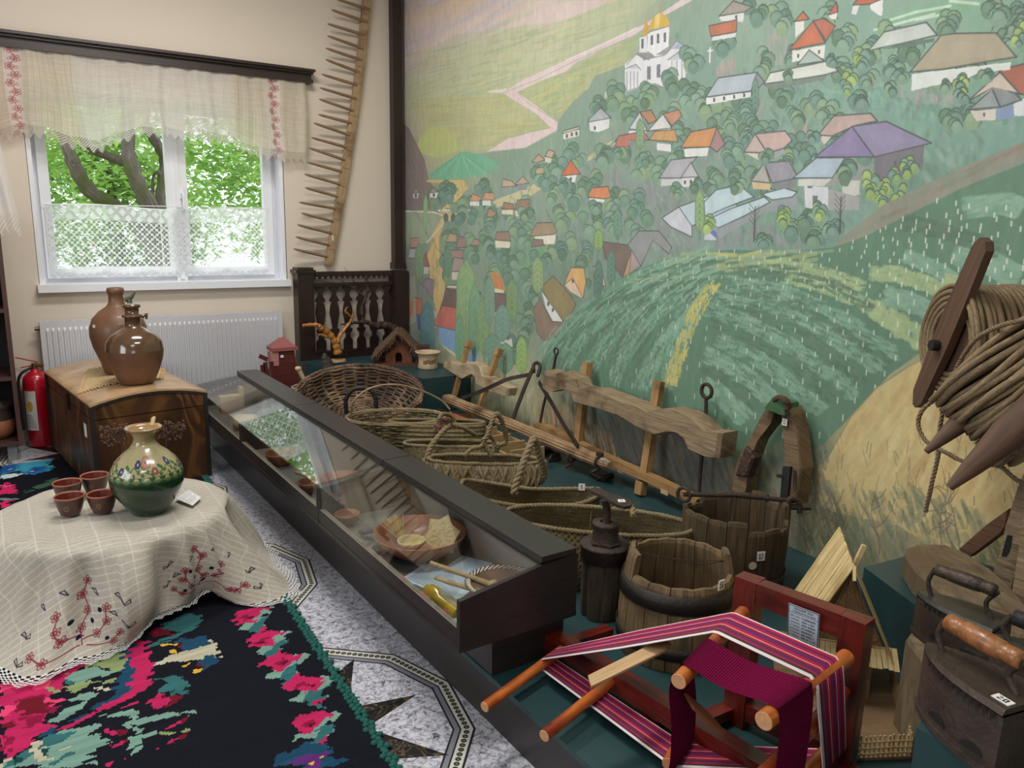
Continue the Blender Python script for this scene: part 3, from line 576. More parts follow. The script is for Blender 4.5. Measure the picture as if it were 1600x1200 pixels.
# vineyard hills
F1 = [(838, 580), (862, 535), (900, 490), (940, 455), (985, 425), (1040, 405), (1090, 394), (1150, 390), (1230, 393), (1300, 387), (1350, 370), (1420, 335), (1500, 295), (1600, 255), (1720, 200), (1760, 500), (1600, 560), (1480, 520), (1390, 585), (1330, 650), (1280, 700), (1200, 730), (1100, 700), (980, 640), (900, 620)]
mp_.poly(F1, (78, 122, 96))
mp_.poly([(1300, 387), (1350, 370), (1500, 295), (1720, 200), (1720, 170), (1500, 262), (1380, 320), (1310, 375)], (126, 130, 112)); strokes([(1310, 380), (1500, 282), (1600, 240), (1600, 225), (1450, 290)], 60, -.45, 40, 6, [(140, 124, 112), (110, 130, 112), (120, 116, 100)], .6)
strokes([(1080, 396), (1230, 396), (1300, 390), (1280, 410), (1000, 440)], 60, -.1, 40, 6, [(150, 170, 110), (126, 166, 130), (168, 176, 104)], .6)
LR = [(116, 166, 140), (104, 156, 130), (126, 172, 142), (94, 150, 120)]; DR = [(72, 112, 88), (64, 104, 80), (84, 112, 90)]; YR = [(148, 180, 118), (160, 186, 124), (134, 170, 112)]
def row(pts, wd, cols, n=60, al=.55):
    P = np.array([tuple(q) for q in spline([(x, y, 0) for x, y in pts], 10)])[:, :2]
    for _ in range(n):
        k = mr.randint(0, len(P)-3); d = P[k+2]-P[k]; nn = np.array([-d[1], d[0]])/(np.hypot(*d)+1e-6); o = (mr.rand()-.5)*wd*1.7
        mp_.line([P[k]+nn*o, P[k+1]+nn*(o+1), P[k+2]+nn*(o-1)], cols[mr.randint(len(cols))], wd*PXM/1217*2.2*(.25+.3*mr.rand())*1.15, al)
for q in ('1590,310 1200,440 900,640 690,850', '1590,345 1220,490 960,690 800,900', '1590,372 1280,540 1060,740 930,940', '1590,400 1340,570 1150,780 1060,980', '1560,480 1380,680 1260,900 1220,1000', '1500,560 1400,780 1340,1000'):
    row(zz(*ZC, P_(q)), 15, LR, 170, .42)
for q in ('1590,330 1210,465 930,660 750,870', '1590,360 1250,515 1010,715 860,920', '1590,388 1310,555 1105,760 990,960', '1590,440 1360,620 1200,850 1130,990'): row(zz(*ZC, P_(q)), 12, DR, 60)
for q, w_, c_ in (('300,355 520,380 680,430 815,480', 10, YR), ('390,425 560,460 740,530 900,620 1000,720', 12, YR), ('100,450 300,480 480,530 700,640 850,740 1000,830', 13, LR), ('60,520 250,540 420,600 600,700 760,800 900,900', 14, LR), ('0,580 180,640 400,750 560,860 700,960 760,1040', 14, LR), ('60,740 250,820 400,930 520,1040 600,1110', 14, LR), ('0,810 160,890 300,1000 420,1120', 16, LR), ('0,950 120,1040 220,1150', 18, LR), ('840,580 950,640 1080,740 1100,780', 18, YR), ('830,400 1000,420 1200,500 1280,560', 14, YR), ('900,510 1050,560 1200,640', 16, LR), ('1000,320 1150,380 1280,460', 12, LR), ('1250,310 1400,350 1590,430', 20, LR), ('1200,430 1300,470 1380,540', 10, YR), ('1000,150 1200,200 1500,300', 14, DR), ('1300,80 1500,60 1590,90', 18, LR)):
    row(zz(*ZD, P_(q)), w_, c_, 210, .42)
for q in ('80,480 280,510 450,565 650,670 820,790 940,870', '30,555 220,590 410,670 580,780 720,880 800,980', '30,650 220,720 400,830 560,960 660,1070', '0,870 140,960 280,1090', '120,400 400,400 640,470 860,600'): row(zz(*ZD, P_(q)), 12, DR, 70)
row([(1118, 440), (1085, 490), (1060, 560), (1045, 610)], 12, [(186, 176, 84), (168, 168, 80), (196, 184, 92)], 130, .8)
# tufts of dry grass and stakes
def inF(x, y, P=F1):
    ins = False
    for (ax, ay), (bx, by) in zip(P, P[1:]+P[:1]):
        if (ay > y) != (by > y) and x < ax+(y-ay)/(by-ay)*(bx-ax): ins = not ins
    return ins
for yy in np.arange(392, 700, 1.0):
    pass
y_ = 300.0
while y_ < 720:
    st = 10+max(0, (y_-395))*.075
    x_ = 880+mr.rand()*20
    while x_ < 1640:
        x, y = x_+(mr.rand()-.5)*7, y_+(mr.rand()-.5)*6+.00022*(x_-1150)**2*(1 if x_ < 1400 else .6)
        if inF(x, y+3) and mr.rand() < .85: mp_.line([(x, y), (x-.5, y+(4.5 if x < 1400 else 6.5)+max(0, y-450)*.022)], (206, 222, 196), 1.3+.0007*x, .85)
        x_ += (20+max(0, y_-400)*.035)*(1+max(0, x_-1300)*.0016)
    y_ += st
# straw-coloured slope at right
HS = [(1290, 720), (1330, 650), (1370, 605), (1420, 572), (1470, 548), (1540, 540), (1600, 520), (1740, 500), (1760, 900), (1500, 880), (1400, 820), (1300, 800), (1240, 760)]
mp_.poly(HS, (206, 180, 106), .9); mp_.line(HS[:7], (112, 120, 90), 2.5, .7)
strokes(HS, 420, 2.2, 60, 9, [(220, 194, 118), (196, 160, 86), (208, 184, 110), (184, 142, 74), (222, 200, 130), (180, 134, 78)], .20, .5)
strokes([(1380, 700), (1440, 600), (1600, 560), (1600, 700), (1480, 800)], 120, 2.0, 50, 8, [(232, 212, 140), (214, 176, 92), (190, 140, 70)], .22)
# foot of the wall: light grass, grey room shade painted in and brambles
strokes([(690, 560), (760, 580), (860, 640), (830, 700), (700, 620)], 200, 1.55, 30, 6, [(206, 206, 156), (184, 186, 132), (214, 208, 168), (160, 172, 120)], .5)
strokes([(830, 640), (920, 660), (1000, 740), (860, 700)], 120, 1.4, 34, 7, [(206, 160, 106), (186, 120, 74), (214, 196, 140), (150, 100, 64)], .45)
strokes([(900, 640), (1130, 690), (1180, 800), (1000, 740)], 260, 1.2, 34, 9, [(84, 88, 84), (104, 100, 92), (70, 74, 70), (120, 110, 90), (96, 84, 70)], .45)
strokes([(1120, 700), (1290, 700), (1300, 880), (1150, 820)], 260, 1.3, 26, 8, [(104, 118, 94), (124, 126, 98), (88, 104, 86), (140, 130, 96), (120, 84, 72)], .42)
strokes([(1240, 760), (1420, 760), (1600, 830), (1600, 960), (1400, 880), (1240, 870)], 420, 1.2, 24, 6, [(112, 122, 84), (140, 134, 90), (96, 112, 84), (160, 146, 96), (84, 100, 76)], .42)
for _ in range(9):
    x, y = 1240+mr.rand()*330, 840+mr.rand()*40; a = -1.57+(mr.rand()-.5)*.6; P = [(x, y)]
    for k in range(9): a += (mr.rand()-.5)*.5; x += cos(a)*14; y += sin(a)*14; P.append((x, y))
    mp_.line(P, (104, 80, 68), 2.4, .7, taper=True)
    for k in (2, 3, 5, 6):
        b = a+(.8 if mr.rand() < .5 else -.8); q = P[k]; mp_.line([q, (q[0]+cos(b)*16, q[1]+sin(b)*16), (q[0]+cos(b)*24, q[1]+sin(b-.3)*26)], (104, 80, 68), 1.8, .7)
for _ in range(170):
    x, y = 1250+mr.rand()*350, 690+mr.rand()*190; mp_.line([(x, y), (x+(mr.rand()-.5)*12, y-8-mr.rand()*16)], [(80, 70, 56), (190, 170, 110), (110, 100, 70)][mr.randint(3)], 1.6, .5)
for _ in range(240):
    x, y = 700+mr.rand()*200, 560+mr.rand()*90; mp_.line([(x, y), (x+(mr.rand()-.5)*5, y-8-mr.rand()*14)], [(226, 222, 170), (140, 150, 100)][mr.randint(2)], 1.5, .4)
nz = nfield(MH, MW, (26, 10), mr, 3)*.09+nfield(MH, MW, (160, 160), mr, 2)*.05
g_ = mp_.a.mean(2, keepdims=True); mp_.a = g_+(mp_.a-g_)*.80; mp_.a = np.clip(mp_.a*(1+nz[..., None]*1.4), 0, 1)**.80
mural_im = make_image('painted_landscape', mp_.a)
mural_mat = imgmat('wall_painting', mural_im, rough=.62, bump=.25, bscale=14, ext='EXTEND')
del mp_, nz
# ---------------------------------------------------------------- room shell
XL, YB, ZC_ = -2.45, -2.4, 3.45
M_wall = plain('cream_wall_paint', (220, 208, 194), rough=.85, bump=.03, bscale=180)
M_white = plain('white_paint', (232, 234, 240), rough=.35)
M_sill = plain('white_sill', (235, 238, 246), rough=.3)
M_dark = wood('dark_stained_wood', (30, 18, 16), (52, 32, 27), rough=.42, gs=70, ls=4, bump=.25, coat=.15)
WL = 8.4
def wpt(s, z, off=0.0): q = WA+WD*s+WN*off; return (q[0], q[1], z)
mb = MB()   # the painted wall, real thickness, picture on its face
mb.add([wpt(0, 0), wpt(SMAX, 0), wpt(SMAX, ZMAX), wpt(0, ZMAX)], [(0, 1, 2, 3)], [[(0, 0), (1, 0), (1, 1), (0, 1)]])
wr = struct(mb, 'wall_right', mural_mat)
tag(wr, 'long wall painted with a hillside village, white church, pink river and vineyards')
mb = MB(); mb.add([wpt(0, 0, -.2), wpt(WL, 0, -.2), wpt(WL, ZC_, -.2), wpt(0, ZC_, -.2), wpt(SMAX, 0), wpt(WL, 0), wpt(WL, ZC_), wpt(SMAX, ZC_)], [(3, 2, 1, 0), (4, 5, 6, 7)])
struct(mb, 'wall_right_end', M_wall)
wx0, wx1, wz0, wz1 = .30, 1.935, 1.045, 2.3
mb = MB()
for x0, x1, z0, z1 in ((XL, wx0, 0, ZC_), (wx1, 3.2, 0, ZC_), (wx0, wx1, 0, wz0-.05), (wx0, wx1, wz1, ZC_)):
    mb.box(((x0+x1)/2, YW+.16, (z0+z1)/2), (x1-x0, .32, z1-z0))
struct(mb, 'wall_back', M_wall)
mb = MB(); mb.box((XL-.1, (YB+YW)/2, ZC_/2), (.2, YW-YB, ZC_)); struct(mb, 'wall_left', M_wall)
mb = MB(); mb.box((.3, YB-.1, ZC_/2), (5.5, .2, ZC_)); struct(mb, 'wall_front', M_wall)
mb = MB(); mb.box((.3, (YB+YW)/2, ZC_+.08), (6.0, YW-YB+.6, .16)); struct(mb, 'ceiling', plain('ceiling_white', (236, 232, 226), rough=.9))
# ---------------------------------------------------------------- floor: printed marble tiles
FA = radians(3.1); FO = (.655, 2.016); FT = 1.172
fp = Paint(1172, 1172); fp.a[:] = 1.0; fr_ = np.random.RandomState(5)
def fpt(x, y): return (586+x*1000, 586-y*1000)
R12 = [(cos(radians(k*30)), sin(radians(k*30))) for k in range(12)]
def ring(r0, r1, c):
    for k in range(12):
        a, b = R12[k], R12[(k+1) % 12]; fp.poly([fpt(a[0]*r0, a[1]*r0), fpt(b[0]*r0, b[1]*r0), fpt(b[0]*r1, b[1]*r1), fpt(a[0]*r1, a[1]*r1)], c, raw=True)
ring(.436, .506, (40, 42, 48)); ring(.442, .458, (128, 130, 140)); ring(.463, .499, (206, 204, 196))
for k in range(12):
    a, b = R12[k], R12[(k+1) % 12]
    for t in np.arange(.04, 1, .082):
        x, y = (a[0]*(1-t)+b[0]*t)*.481, (a[1]*(1-t)+b[1]*t)*.481; fp.ell(*fpt(x, y), 9, 9, (52, 60, 50)); fp.ell(*fpt(x, y), 3, 3, (130, 128, 110))
for k in range(8):
    a = radians(45*k); L_ = .38 if k % 2 == 0 else .436; t = .285
    c, s_ = cos(a), sin(a); fp.poly([fpt(c*L_, s_*L_), fpt(-s_*L_*t, c*L_*t), fpt(s_*L_*t, -c*L_*t)], (28, 27, 26), raw=True)
al = np.where(fp.a.sum(2) > 2.99, 1.0, 0.0).astype(np.float32); dk = (np.abs(fp.a[..., 0]-28/255) < .01) & (np.abs(fp.a[..., 2]-26/255) < .01); al[dk] = .5
floor_im = make_image('floor_print', fp.a, al)
m, nt, b = newmat('printed_marble_tile'); L = nt.links.new
geo = N(nt, 'ShaderNodeNewGeometry'); mp = N(nt, 'ShaderNodeMapping', vector_type='TEXTURE'); mp.inputs['Location'].default_value = (FO[0]-FT/2*cos(FA)+FT/2*sin(FA), FO[1]-FT/2*sin(FA)-FT/2*cos(FA), 0)
mp.inputs['Rotation'].default_value = (0, 0, FA); mp.inputs['Scale'].default_value = (FT, FT, FT)
L(geo.outputs['Position'], mp.inputs[0]); ti = N(nt, 'ShaderNodeTexImage', image=floor_im, extension='REPEAT'); L(mp.outputs[0], ti.inputs[0])
n1 = N(nt, 'ShaderNodeTexNoise'); n1.inputs['Scale'].default_value = 52; n1.inputs['Detail'].default_value = 9; n1.inputs['Roughness'].default_value = .72; n1.inputs['Distortion'].default_value = .9
L(geo.outputs['Position'], n1.inputs['Vector'])
c1 = N(nt, 'ShaderNodeValToRGB'); e = c1.color_ramp.elements; e[0].position = .37; e[0].color = lin((84, 86, 98)); e[1].position = .55; e[1].color = lin((202, 203, 212)); q = e.new(.455); q.color = lin((160, 162, 175))
L(n1.outputs[0], c1.inputs[0])
n2 = N(nt, 'ShaderNodeTexNoise'); n2.inputs['Scale'].default_value = 7; n2.inputs['Detail'].default_value = 6; n2.inputs['Distortion'].default_value = 2.5; L(geo.outputs['Position'], n2.inputs['Vector'])
c2 = N(nt, 'ShaderNodeValToRGB'); e = c2.color_ramp.elements; e[0].position = .485; e[0].color = (1, 1, 1, 1); e[1].position = .515; e[1].color = (1, 1, 1, 1); q = e.new(.5); q.color = lin((110, 114, 128)); L(n2.outputs[0], c2.inputs[0])
mm = N(nt, 'ShaderNodeMix', data_type='RGBA', blend_type='MULTIPLY'); mm.inputs[0].default_value = .75; L(c1.outputs[0], mm.inputs[6]); L(c2.outputs[0], mm.inputs[7])
n3 = N(nt, 'ShaderNodeTexNoise'); n3.inputs['Scale'].default_value = 14; n3.inputs['Detail'].default_value = 6; n3.inputs['Distortion'].default_value = 1.6; L(geo.outputs['Position'], n3.inputs['Vector'])
c3 = N(nt, 'ShaderNodeValToRGB'); e = c3.color_ramp.elements; e[0].position = .485; e[0].color = lin((26, 25, 25)); e[1].position = .53; e[1].color = lin((30, 28, 27)); q = e.new(.505); q.color = lin((104, 90, 68)); L(n3.outputs[0], c3.inputs[0])
g1 = N(nt, 'ShaderNodeMath', operation='GREATER_THAN'); g1.inputs[1].default_value = .75; L(ti.outputs[1], g1.inputs[0])
g2 = N(nt, 'ShaderNodeMath', operation='GREATER_THAN'); g2.inputs[1].default_value = .25; L(ti.outputs[1], g2.inputs[0])
ma = N(nt, 'ShaderNodeMix', data_type='RGBA'); L(g2.outputs[0], ma.inputs[0]); L(ti.outputs[0], ma.inputs[6]); L(c3.outputs[0], ma.inputs[7])
mbx = N(nt, 'ShaderNodeMix', data_type='RGBA'); L(g1.outputs[0], mbx.inputs[0]); L(ma.outputs[2], mbx.inputs[6]); L(mm.outputs[2], mbx.inputs[7])
L(mbx.outputs[2], b.inputs['Base Color']); b.inputs['Roughness'].default_value = .28
bp = N(nt, 'ShaderNodeBump'); bp.inputs['Strength'].default_value = .12; bp.inputs['Distance'].default_value = .002; L(n1.outputs[0], bp.inputs['Height']); L(bp.outputs[0], b.inputs['Normal'])
M_tile = m
mb = MB(); mb.box((.3, (YB+YW)/2, -.06), (5.6, YW-YB+.4, .1)); flo = struct(mb, 'floor', plain('tile_joint', (46, 46, 50), rough=.8)); tag(flo, 'grey marble tiles printed with black stars and twelve-sided bands')
T2 = FT/2; mb = MB(); gp = .0012; a_ = T2/2-gp
mb.add([(-a_, -a_, 0), (a_, -a_, 0), (a_, a_, 0), (-a_, a_, 0), (-a_, -a_, -.011), (a_, -a_, -.011), (a_, a_, -.011), (-a_, a_, -.011)], [(0, 1, 2, 3), (0, 4, 5, 1), (1, 5, 6, 2), (2, 6, 7, 3), (3, 7, 4, 0)])
tile0 = None
for i in range(-6, 4):
    for j in range(-4, 9):
        lx, ly = (i+.5)*T2, (j+.5)*T2; x = FO[0]+lx*cos(FA)-ly*sin(FA); y = FO[1]+lx*sin(FA)+ly*cos(FA)
        if not (XL-.2 < x < 2.2 and -1.2 < y < 6.2): continue
        if tile0 is None: t_ = tile0 = mb.build('floor_tile', M_tile, flo)
        else: t_ = tile0.copy(); COL.objects.link(t_); t_.parent = flo
        t_.location = (x, y, 0); t_.rotation_euler = (0, 0, FA)
# ---------------------------------------------------------------- window
w1 = thing('window_1', 'white two-light window with lace half curtain, tree outside', None, ((wx0+wx1)/2, 6.1, wz0), kind='structure')
mb = MB(); fy = 6.12; xa, xb, xm = .352, 1.88, 1.205
def fr(x0, x1, z0, z1, w, d, y, m_=None):
    q = m_ or mb
    q.box((x0+w/2, y, (z0+z1)/2), (w, d, z1-z0)); q.box((x1-w/2, y, (z0+z1)/2), (w, d, z1-z0)); q.box(((x0+x1)/2, y, z0+w/2), (x1-x0-2*w, d, w)); q.box(((x0+x1)/2, y, z1-w/2), (x1-x0-2*w, d, w))
fr(xa-.03, xb+.04, wz0-.01, wz1, .05, .07, fy+.03); mb.box((xm, fy+.03, (wz0+wz1)/2), (.05, .07, wz1-wz0)); mb.build('window_frame', M_white, w1)
for x0, x1 in ((xa+.005, xm-.006), (xm+.006, xb)):
    mb = MB(); fr(x0, x1, wz0+.03, wz1-.03, .062, .06, fy-.01); mb.build('window_sash', M_white, w1)
    mb = MB(); mb.box(((x0+x1)/2, fy, (wz0+wz1)/2), (x1-x0-.12, .004, wz1-wz0-.18)); mb.build('window_pane', glassmat('window_glass', 1.45), w1)
mb = MB(); mb.box((1.232, 6.07, 1.66), (.026, .012, .07)); mb.tube([(1.232, 6.065, 1.665), (1.232, 6.035, 1.665), (1.234, 6.03, 1.65), (1.236, 6.032, 1.555)], .0085, 8); mb.build('window_handle', M_white, w1)
mb = MB()   # plastered white reveals
mb.box((wx0+.012, YW+.12, (wz0+wz1)/2), (.03, .24, wz1-wz0)); mb.box((wx1-.01, YW+.12, (wz0+wz1)/2), (.03, .24, wz1-wz0)); mb.box(((wx0+wx1)/2, YW+.12, wz1-.01), (wx1-wx0, .24, .02)); mb.build('window_reveal', M_sill, w1)
mb = MB(); mb.box(((wx0+wx1)/2, 6.02, wz0-.025), (1.665, .22, .05)); mb.build('window_sill', M_sill, w1)
mb = MB(); mb.box((xm, fy-.045, (wz0+wz1)/2), (.03, .012, wz1-wz0-.02)); mb.box((xm, fy-.012, wz0+.022), (.07, .052, .06)); mb.build('window_astragal', M_white, w1)
# lace half curtain
lr_ = np.random.RandomState(4); LWp, LHp = 1440, 440
yy, xx = np.mgrid[0:LHp, 0:LWp].astype(np.float32)
cell = 62.0; u = (xx/cell) % 1-.5; v = (yy/cell) % 1-.5; u2 = ((xx/cell)+.5) % 1-.5; v2 = ((yy/cell)+.5) % 1-.5
def flower(u, v):
    r = np.hypot(u, v); th = np.arctan2(v, u); return (r < .36*np.abs(np.cos(4*th/2+.0))**.6+.02) & (np.abs(np.sin(4*th)) > .12) & (r > .05)
hole = (flower(u, v) | flower(u2, v2))
net = ((xx % 9) < 4) & ((yy % 9) < 4)
top = yy < 95; hole = np.where(top, ((np.abs(((xx+yy*.9) % 70)-35) < 13) | (np.abs(((xx-yy*.9) % 70)-35) < 13)) & ((xx % 8) < 5) & ((yy % 8) < 5), hole)
al = np.where(hole, 0.06, .93).astype(np.float32); al = np.where((yy < 8) | (yy > LHp-8) | (xx < 6) | (xx > LWp-6), .97, al)
low = yy > LHp-64; al = np.where(low, np.where(((xx % 11) < 6) & ((yy % 11) < 6), .35, .97), al)
al = np.where((yy > LHp-14-10*np.cos(xx/46*2*pi)), 0, al); al = np.where((xx > 690) & (xx < 700), np.maximum(al, .8), al)
lace_im = make_image('lace_net', np.ones((LHp, LWp, 3), np.float32)*np.array([.93, .94, .95], np.float32), al)
M_lace = imgmat('lace_net', lace_im, rough=.9, use_alpha=True, translucent=.5)
mb = MB(); mb.grid(lambda u_, v_: (.375+u_*1.45, 6.055+.010*sin(u_*34)+.004*sin(u_*90), 1.085+v_*.475+.012*sin(u_*9)*v_), 90, 8)
solo(mb, 'lace_half_curtain', M_lace, 'white crocheted lace half curtain across the lower window panes', 'curtain')
mb = MB(); mb.tube([(.36, 6.055, 1.56), (1.1, 6.055, 1.568), (1.84, 6.055, 1.575)], .003, 6); solo(mb, 'curtain_wire', M_white, 'thin white rail carrying the lace half curtain', 'rail')
# ---------------------------------------------------------------- valance with embroidered bands
VW, VH = 1400, 420; vp = Paint(VW, VH); vp.a[:] = np.array([224, 212, 196])/255.; vr = np.random.RandomState(8)
yy, xx = np.mgrid[0:VH, 0:VW].astype(np.float32)
for x0, x1, c in ((0, 70, (226, 212, 196)), (70, 135, (242, 230, 226)), (135, 330, (232, 222, 206)), (330, 1010, (236, 230, 224)), (1010, 1200, (230, 220, 206)), (1200, 1262, (244, 232, 226)), (1262, 1400, (228, 218, 202))):
    vp.a[:, x0:x1] = np.array(c)/255.
vp.a *= (1+nfield(VH, VW, (3, 60), vr, 2)*.10+nfield(VH, VW, (60, 4), vr, 2)*.06)[..., None]
for x in list(range(150, 330, 22))+list(range(1030, 1190, 16)): vp.line([(x, 0), (x+3, VH)], (198, 182, 160), 2, .5, raw=True)
def sprig(p, x, y, r, c, rs, rot=0.0, raw=True, wd=2.2):
    for k in range(5):
        a = rot+k*2*pi/5; q = [(x+cos(a+t)*r*m_, y+sin(a+t)*r*m_) for t, m_ in ((0, .25), (-.45, .75), (-.2, 1), (.2, 1), (.45, .75), (0, .25))]; p.line(q, c, wd, .9, raw=raw)
    q = [(x+cos(t)*r*.28, y+sin(t)*r*.28) for t in np.linspace(0, 6.3, 9)]; p.line(q, c, wd, .9, raw=raw)
for xc in (102, 1230):
    for k in range(11):
        y = 18+k*38; x = xc+(11 if k % 2 else -10); sprig(vp, x, y, 17, (178, 72, 86), vr, vr.rand()*3)
        vp.line([(x, y), (xc, y+16), (xc*2-x, y+34)], (168, 66, 84), 2, .9, raw=True); vp.line([(xc*2-x-6, y+6), (xc*2-x+4, y-4), (xc*2-x+9, y+6), (xc*2-x, y+9), (xc*2-x-6, y+6)], (176, 70, 84), 1.8, .9, raw=True)
scal = VH-16-12*np.cos(xx/40*2*pi)
al = np.where(yy > scal, 0, .97).astype(np.float32)
fringe = (yy > VH-62) & (yy <= scal); al = np.where(fringe & ((((xx+yy) % 12) < 4) | (((xx-yy) % 12) < 3)), .15, al)
mid_ = (xx > 320) & (xx < 1010); al = np.where(~fringe & (al > .5), np.where(mid_, .86, .93), al)
val_im = make_image('valance_cloth', vp.a, al)
M_val = imgmat('valance_cloth', val_im, rough=.95, use_alpha=True, translucent=.45)
def valf(u_, v_):
    hem = [1.905, 1.955, 1.955, 1.90, 1.885, 1.955, 2.01, 2.02, 2.0, 2.005, 1.99, 1.93, 1.91, 1.90, 1.90]; t = max(0, u_)*14; i = min(13, int(t)); f = t-i; f = f*f*(3-2*f)
    h = hem[i]*(1-f)+hem[i+1]*f; z = 2.50-(2.50-h)*(1-v_); fold = .012*sin(u_*75+sin(u_*13)*2)+.008*sin(u_*150+1)
    return (.125+u_*1.985+.008*sin(v_*5+u_*30), 5.905-.02*(1-v_)+fold*(.5+.5*(1-v_)), z-.0)
mb = MB(); mb.grid(lambda u_, v_: valf(-.32+1.32*u_, v_), 190, 12); mb.uv = [[(-.32+1.32*a, b) for a, b in q] for q in mb.uv]; solo(mb, 'window_valance', M_val, 'cream linen valance with two bands of red flower embroidery above the window', 'curtain')
mb = MB()
xL = -1.6
for z0, z1, d in ((2.485, 2.51, .085), (2.51, 2.545, .065), (2.545, 2.56, .09), (2.56, 2.578, .115)): mb.box(((xL+2.13+d*.35)/2, YW-d/2, (z0+z1)/2), (2.13+d*.35-xL, d, z1-z0))
solo(mb, 'curtain_cornice', M_dark, 'long dark brown moulded wooden cornice above the window valance', 'cornice')
# embroidered towel at the left edge
tp_ = Paint(220, 400); tp_.a[:] = np.array([226, 220, 216])/255.
for k in range(6): sprig(tp_, 60+vr.rand()*30, 120+k*38, 20, (190, 70, 84), vr, k)
yy, xx = np.mgrid[0:400, 0:220].astype(np.float32); al = np.where((yy > 330) & (((xx+yy) % 12) < 5), .2, .95).astype(np.float32); al = np.where(yy > 384-10*np.cos(xx/28*2*pi), 0, al)
M_tow = imgmat('towel_cloth', make_image('towel_cloth', tp_.a, al), rough=.95, use_alpha=True, translucent=.3)
TWa, TWb = PY(1, 228, 5.45), PY(37, 374, 5.45)
def towf(u_, v_):
    top = (1-v_)*1.6-.6; x = TWa[0]+(TWb[0]-TWa[0])*top-(1-u_)*.34; return (x, 5.45+.015*sin(u_*26), TWa[2]+(TWb[2]-TWa[2])*top+.03*(1-u_))
mb = MB(); mb.grid(towf, 50, 16); solo(mb, 'embroidered_towel', M_tow, 'white towel with red embroidery and lace end hanging left of the window', 'towel')
# ---------------------------------------------------------------- radiator
M_rad = plain('radiator_enamel', (205, 205, 212), rough=.35)
rad = thing('panel_radiator', 'white ribbed panel radiator under the window', 'radiator', (1.06, 5.9, .22))
mb = MB(); x0, x1, z0, z1 = .272, 1.853, .225, .80; n = 47; pts = []
for k in range(n):
    a = x0+.03+(x1-x0-.06)*k/n; w = (x1-x0-.06)/n; pts += [(a, 0), (a+w*.12, -.010), (a+w*.5, -.010), (a+w*.62, 0)]
pts = [(x0, 0)]+pts+[(x1, 0)]
zs = [(z0, 0), (z0+.03, 0), (z0+.05, 1), (z1-.05, 1), (z1-.03, 0), (z1, 0)]
vs = [(x, 5.865+d*f, z) for z, f in zs for x, d in pts]; w = len(pts)
mb.add(vs, [(j*w+i, j*w+i+1, (j+1)*w+i+1, (j+1)*w+i) for j in range(len(zs)-1) for i in range(w-1)])
mb.build('front_panel', M_rad, rad)
mb = MB(); mb.box(((x0+x1)/2, 5.93, (z0+z1)/2), (x1-x0, .01, z1-z0)); mb.box((x0+.002, 5.905, (z0+z1)/2+.005), (.006, .085, z1-z0)); mb.box((x1-.002, 5.905, (z0+z1)/2+.005), (.006, .085, z1-z0)); mb.build('side_panel', M_rad, rad)
mb = MB(); mb.box(((x0+x1)/2, 5.872, z1+.004), (x1-x0, .012, .012)); mb.box(((x0+x1)/2, 5.935, z1+.004), (x1-x0, .012, .012))
for k in range(96): mb.box((x0+.01+k*(x1-x0-.02)/95, 5.903, z1+.003), (.007, .055, .008))
mb.build('top_grille', M_rad, rad)
mb = MB(); mb.cyl((x0-.03, 5.9, z1-.035), (x0, 5.9, z1-.035), .012, n=10); mb.cyl((x0-.01, 5.9, z1-.035), (x0-.005, 5.9, z1-.035), .018, n=10); mb.build('vent_plug', plain('brass_plug', (120, 110, 90), metal=.8, rough=.4), rad)
for x in (x0+.2, x1-.2): mb = MB(); mb.box((x, 5.952, .6), (.03, .03, .3)); mb.build('wall_bracket', M_rad, rad)
# ---------------------------------------------------------------- outside: trees, lawn
M_bark = wood('bark', (58, 50, 48), (128, 116, 112), (80, 92, 40), rough=.9, gs=40, ls=9, bump=1.0)
M_leaf = plain('leaf', (156, 192, 104), rough=.6, nscale=1.2, namt=.22)
nt = M_leaf.node_tree; b = nt.nodes['Principled BSDF']; tr = N(nt, 'ShaderNodeBsdfTranslucent'); mx = N(nt, 'ShaderNodeMixShader'); mx.inputs[0].default_value = .45
src = b.inputs['Base Color'].links[0].from_socket; nt.links.new(src, tr.inputs[0]); nt.links.new(b.outputs[0], mx.inputs[1]); nt.links.new(tr.outputs[0], mx.inputs[2]); nt.links.new(mx.outputs[0], nt.nodes['Material Output'].inputs[0])
YT = 8.6
def tp3(x, y, yy=YT): return V(PY(x, y, yy))
tree = thing('garden_tree', 'forked old tree with mossy bark right outside the window', 'tree', tuple(PY(245, 420, YT)[:2])+(0,))
mb = MB()
for pts, r in (([(262, 900), (256, 520), (250, 400), (243, 345), (222, 300), (206, 262), (200, 225), (203, 150)], [.13, .12, .115, .10, .075, .072, .06, .05]),
               ([(206, 255), (185, 250), (160, 240), (138, 228), (110, 190)], [.05, .05, .042, .035, .03]),
               ([(250, 420), (215, 350), (178, 322), (140, 298), (118, 262), (104, 225), (80, 160)], [.08, .075, .07, .07, .065, .055, .04]),
               ([(248, 350), (252, 290), (256, 250), (244, 222), (228, 190), (230, 100)], [.06, .045, .045, .05, .04, .03]),
               ([(236, 330), (238, 300), (240, 276), (247, 268), (252, 272)], [.02, .018, .014, .012, .01])):
    P = spline([tp3(x, y, YT+.15*sin(i)) for i, (x, y) in enumerate(pts)], 5); rr = np.interp(np.linspace(0, len(pts)-1, len(P)), range(len(pts)), r)
    mb.tube(P, [float(q)*(1+.12*sin(i*2.1)) for i, q in enumerate(rr)], 10)
mb.build('trunk', M_bark, tree)
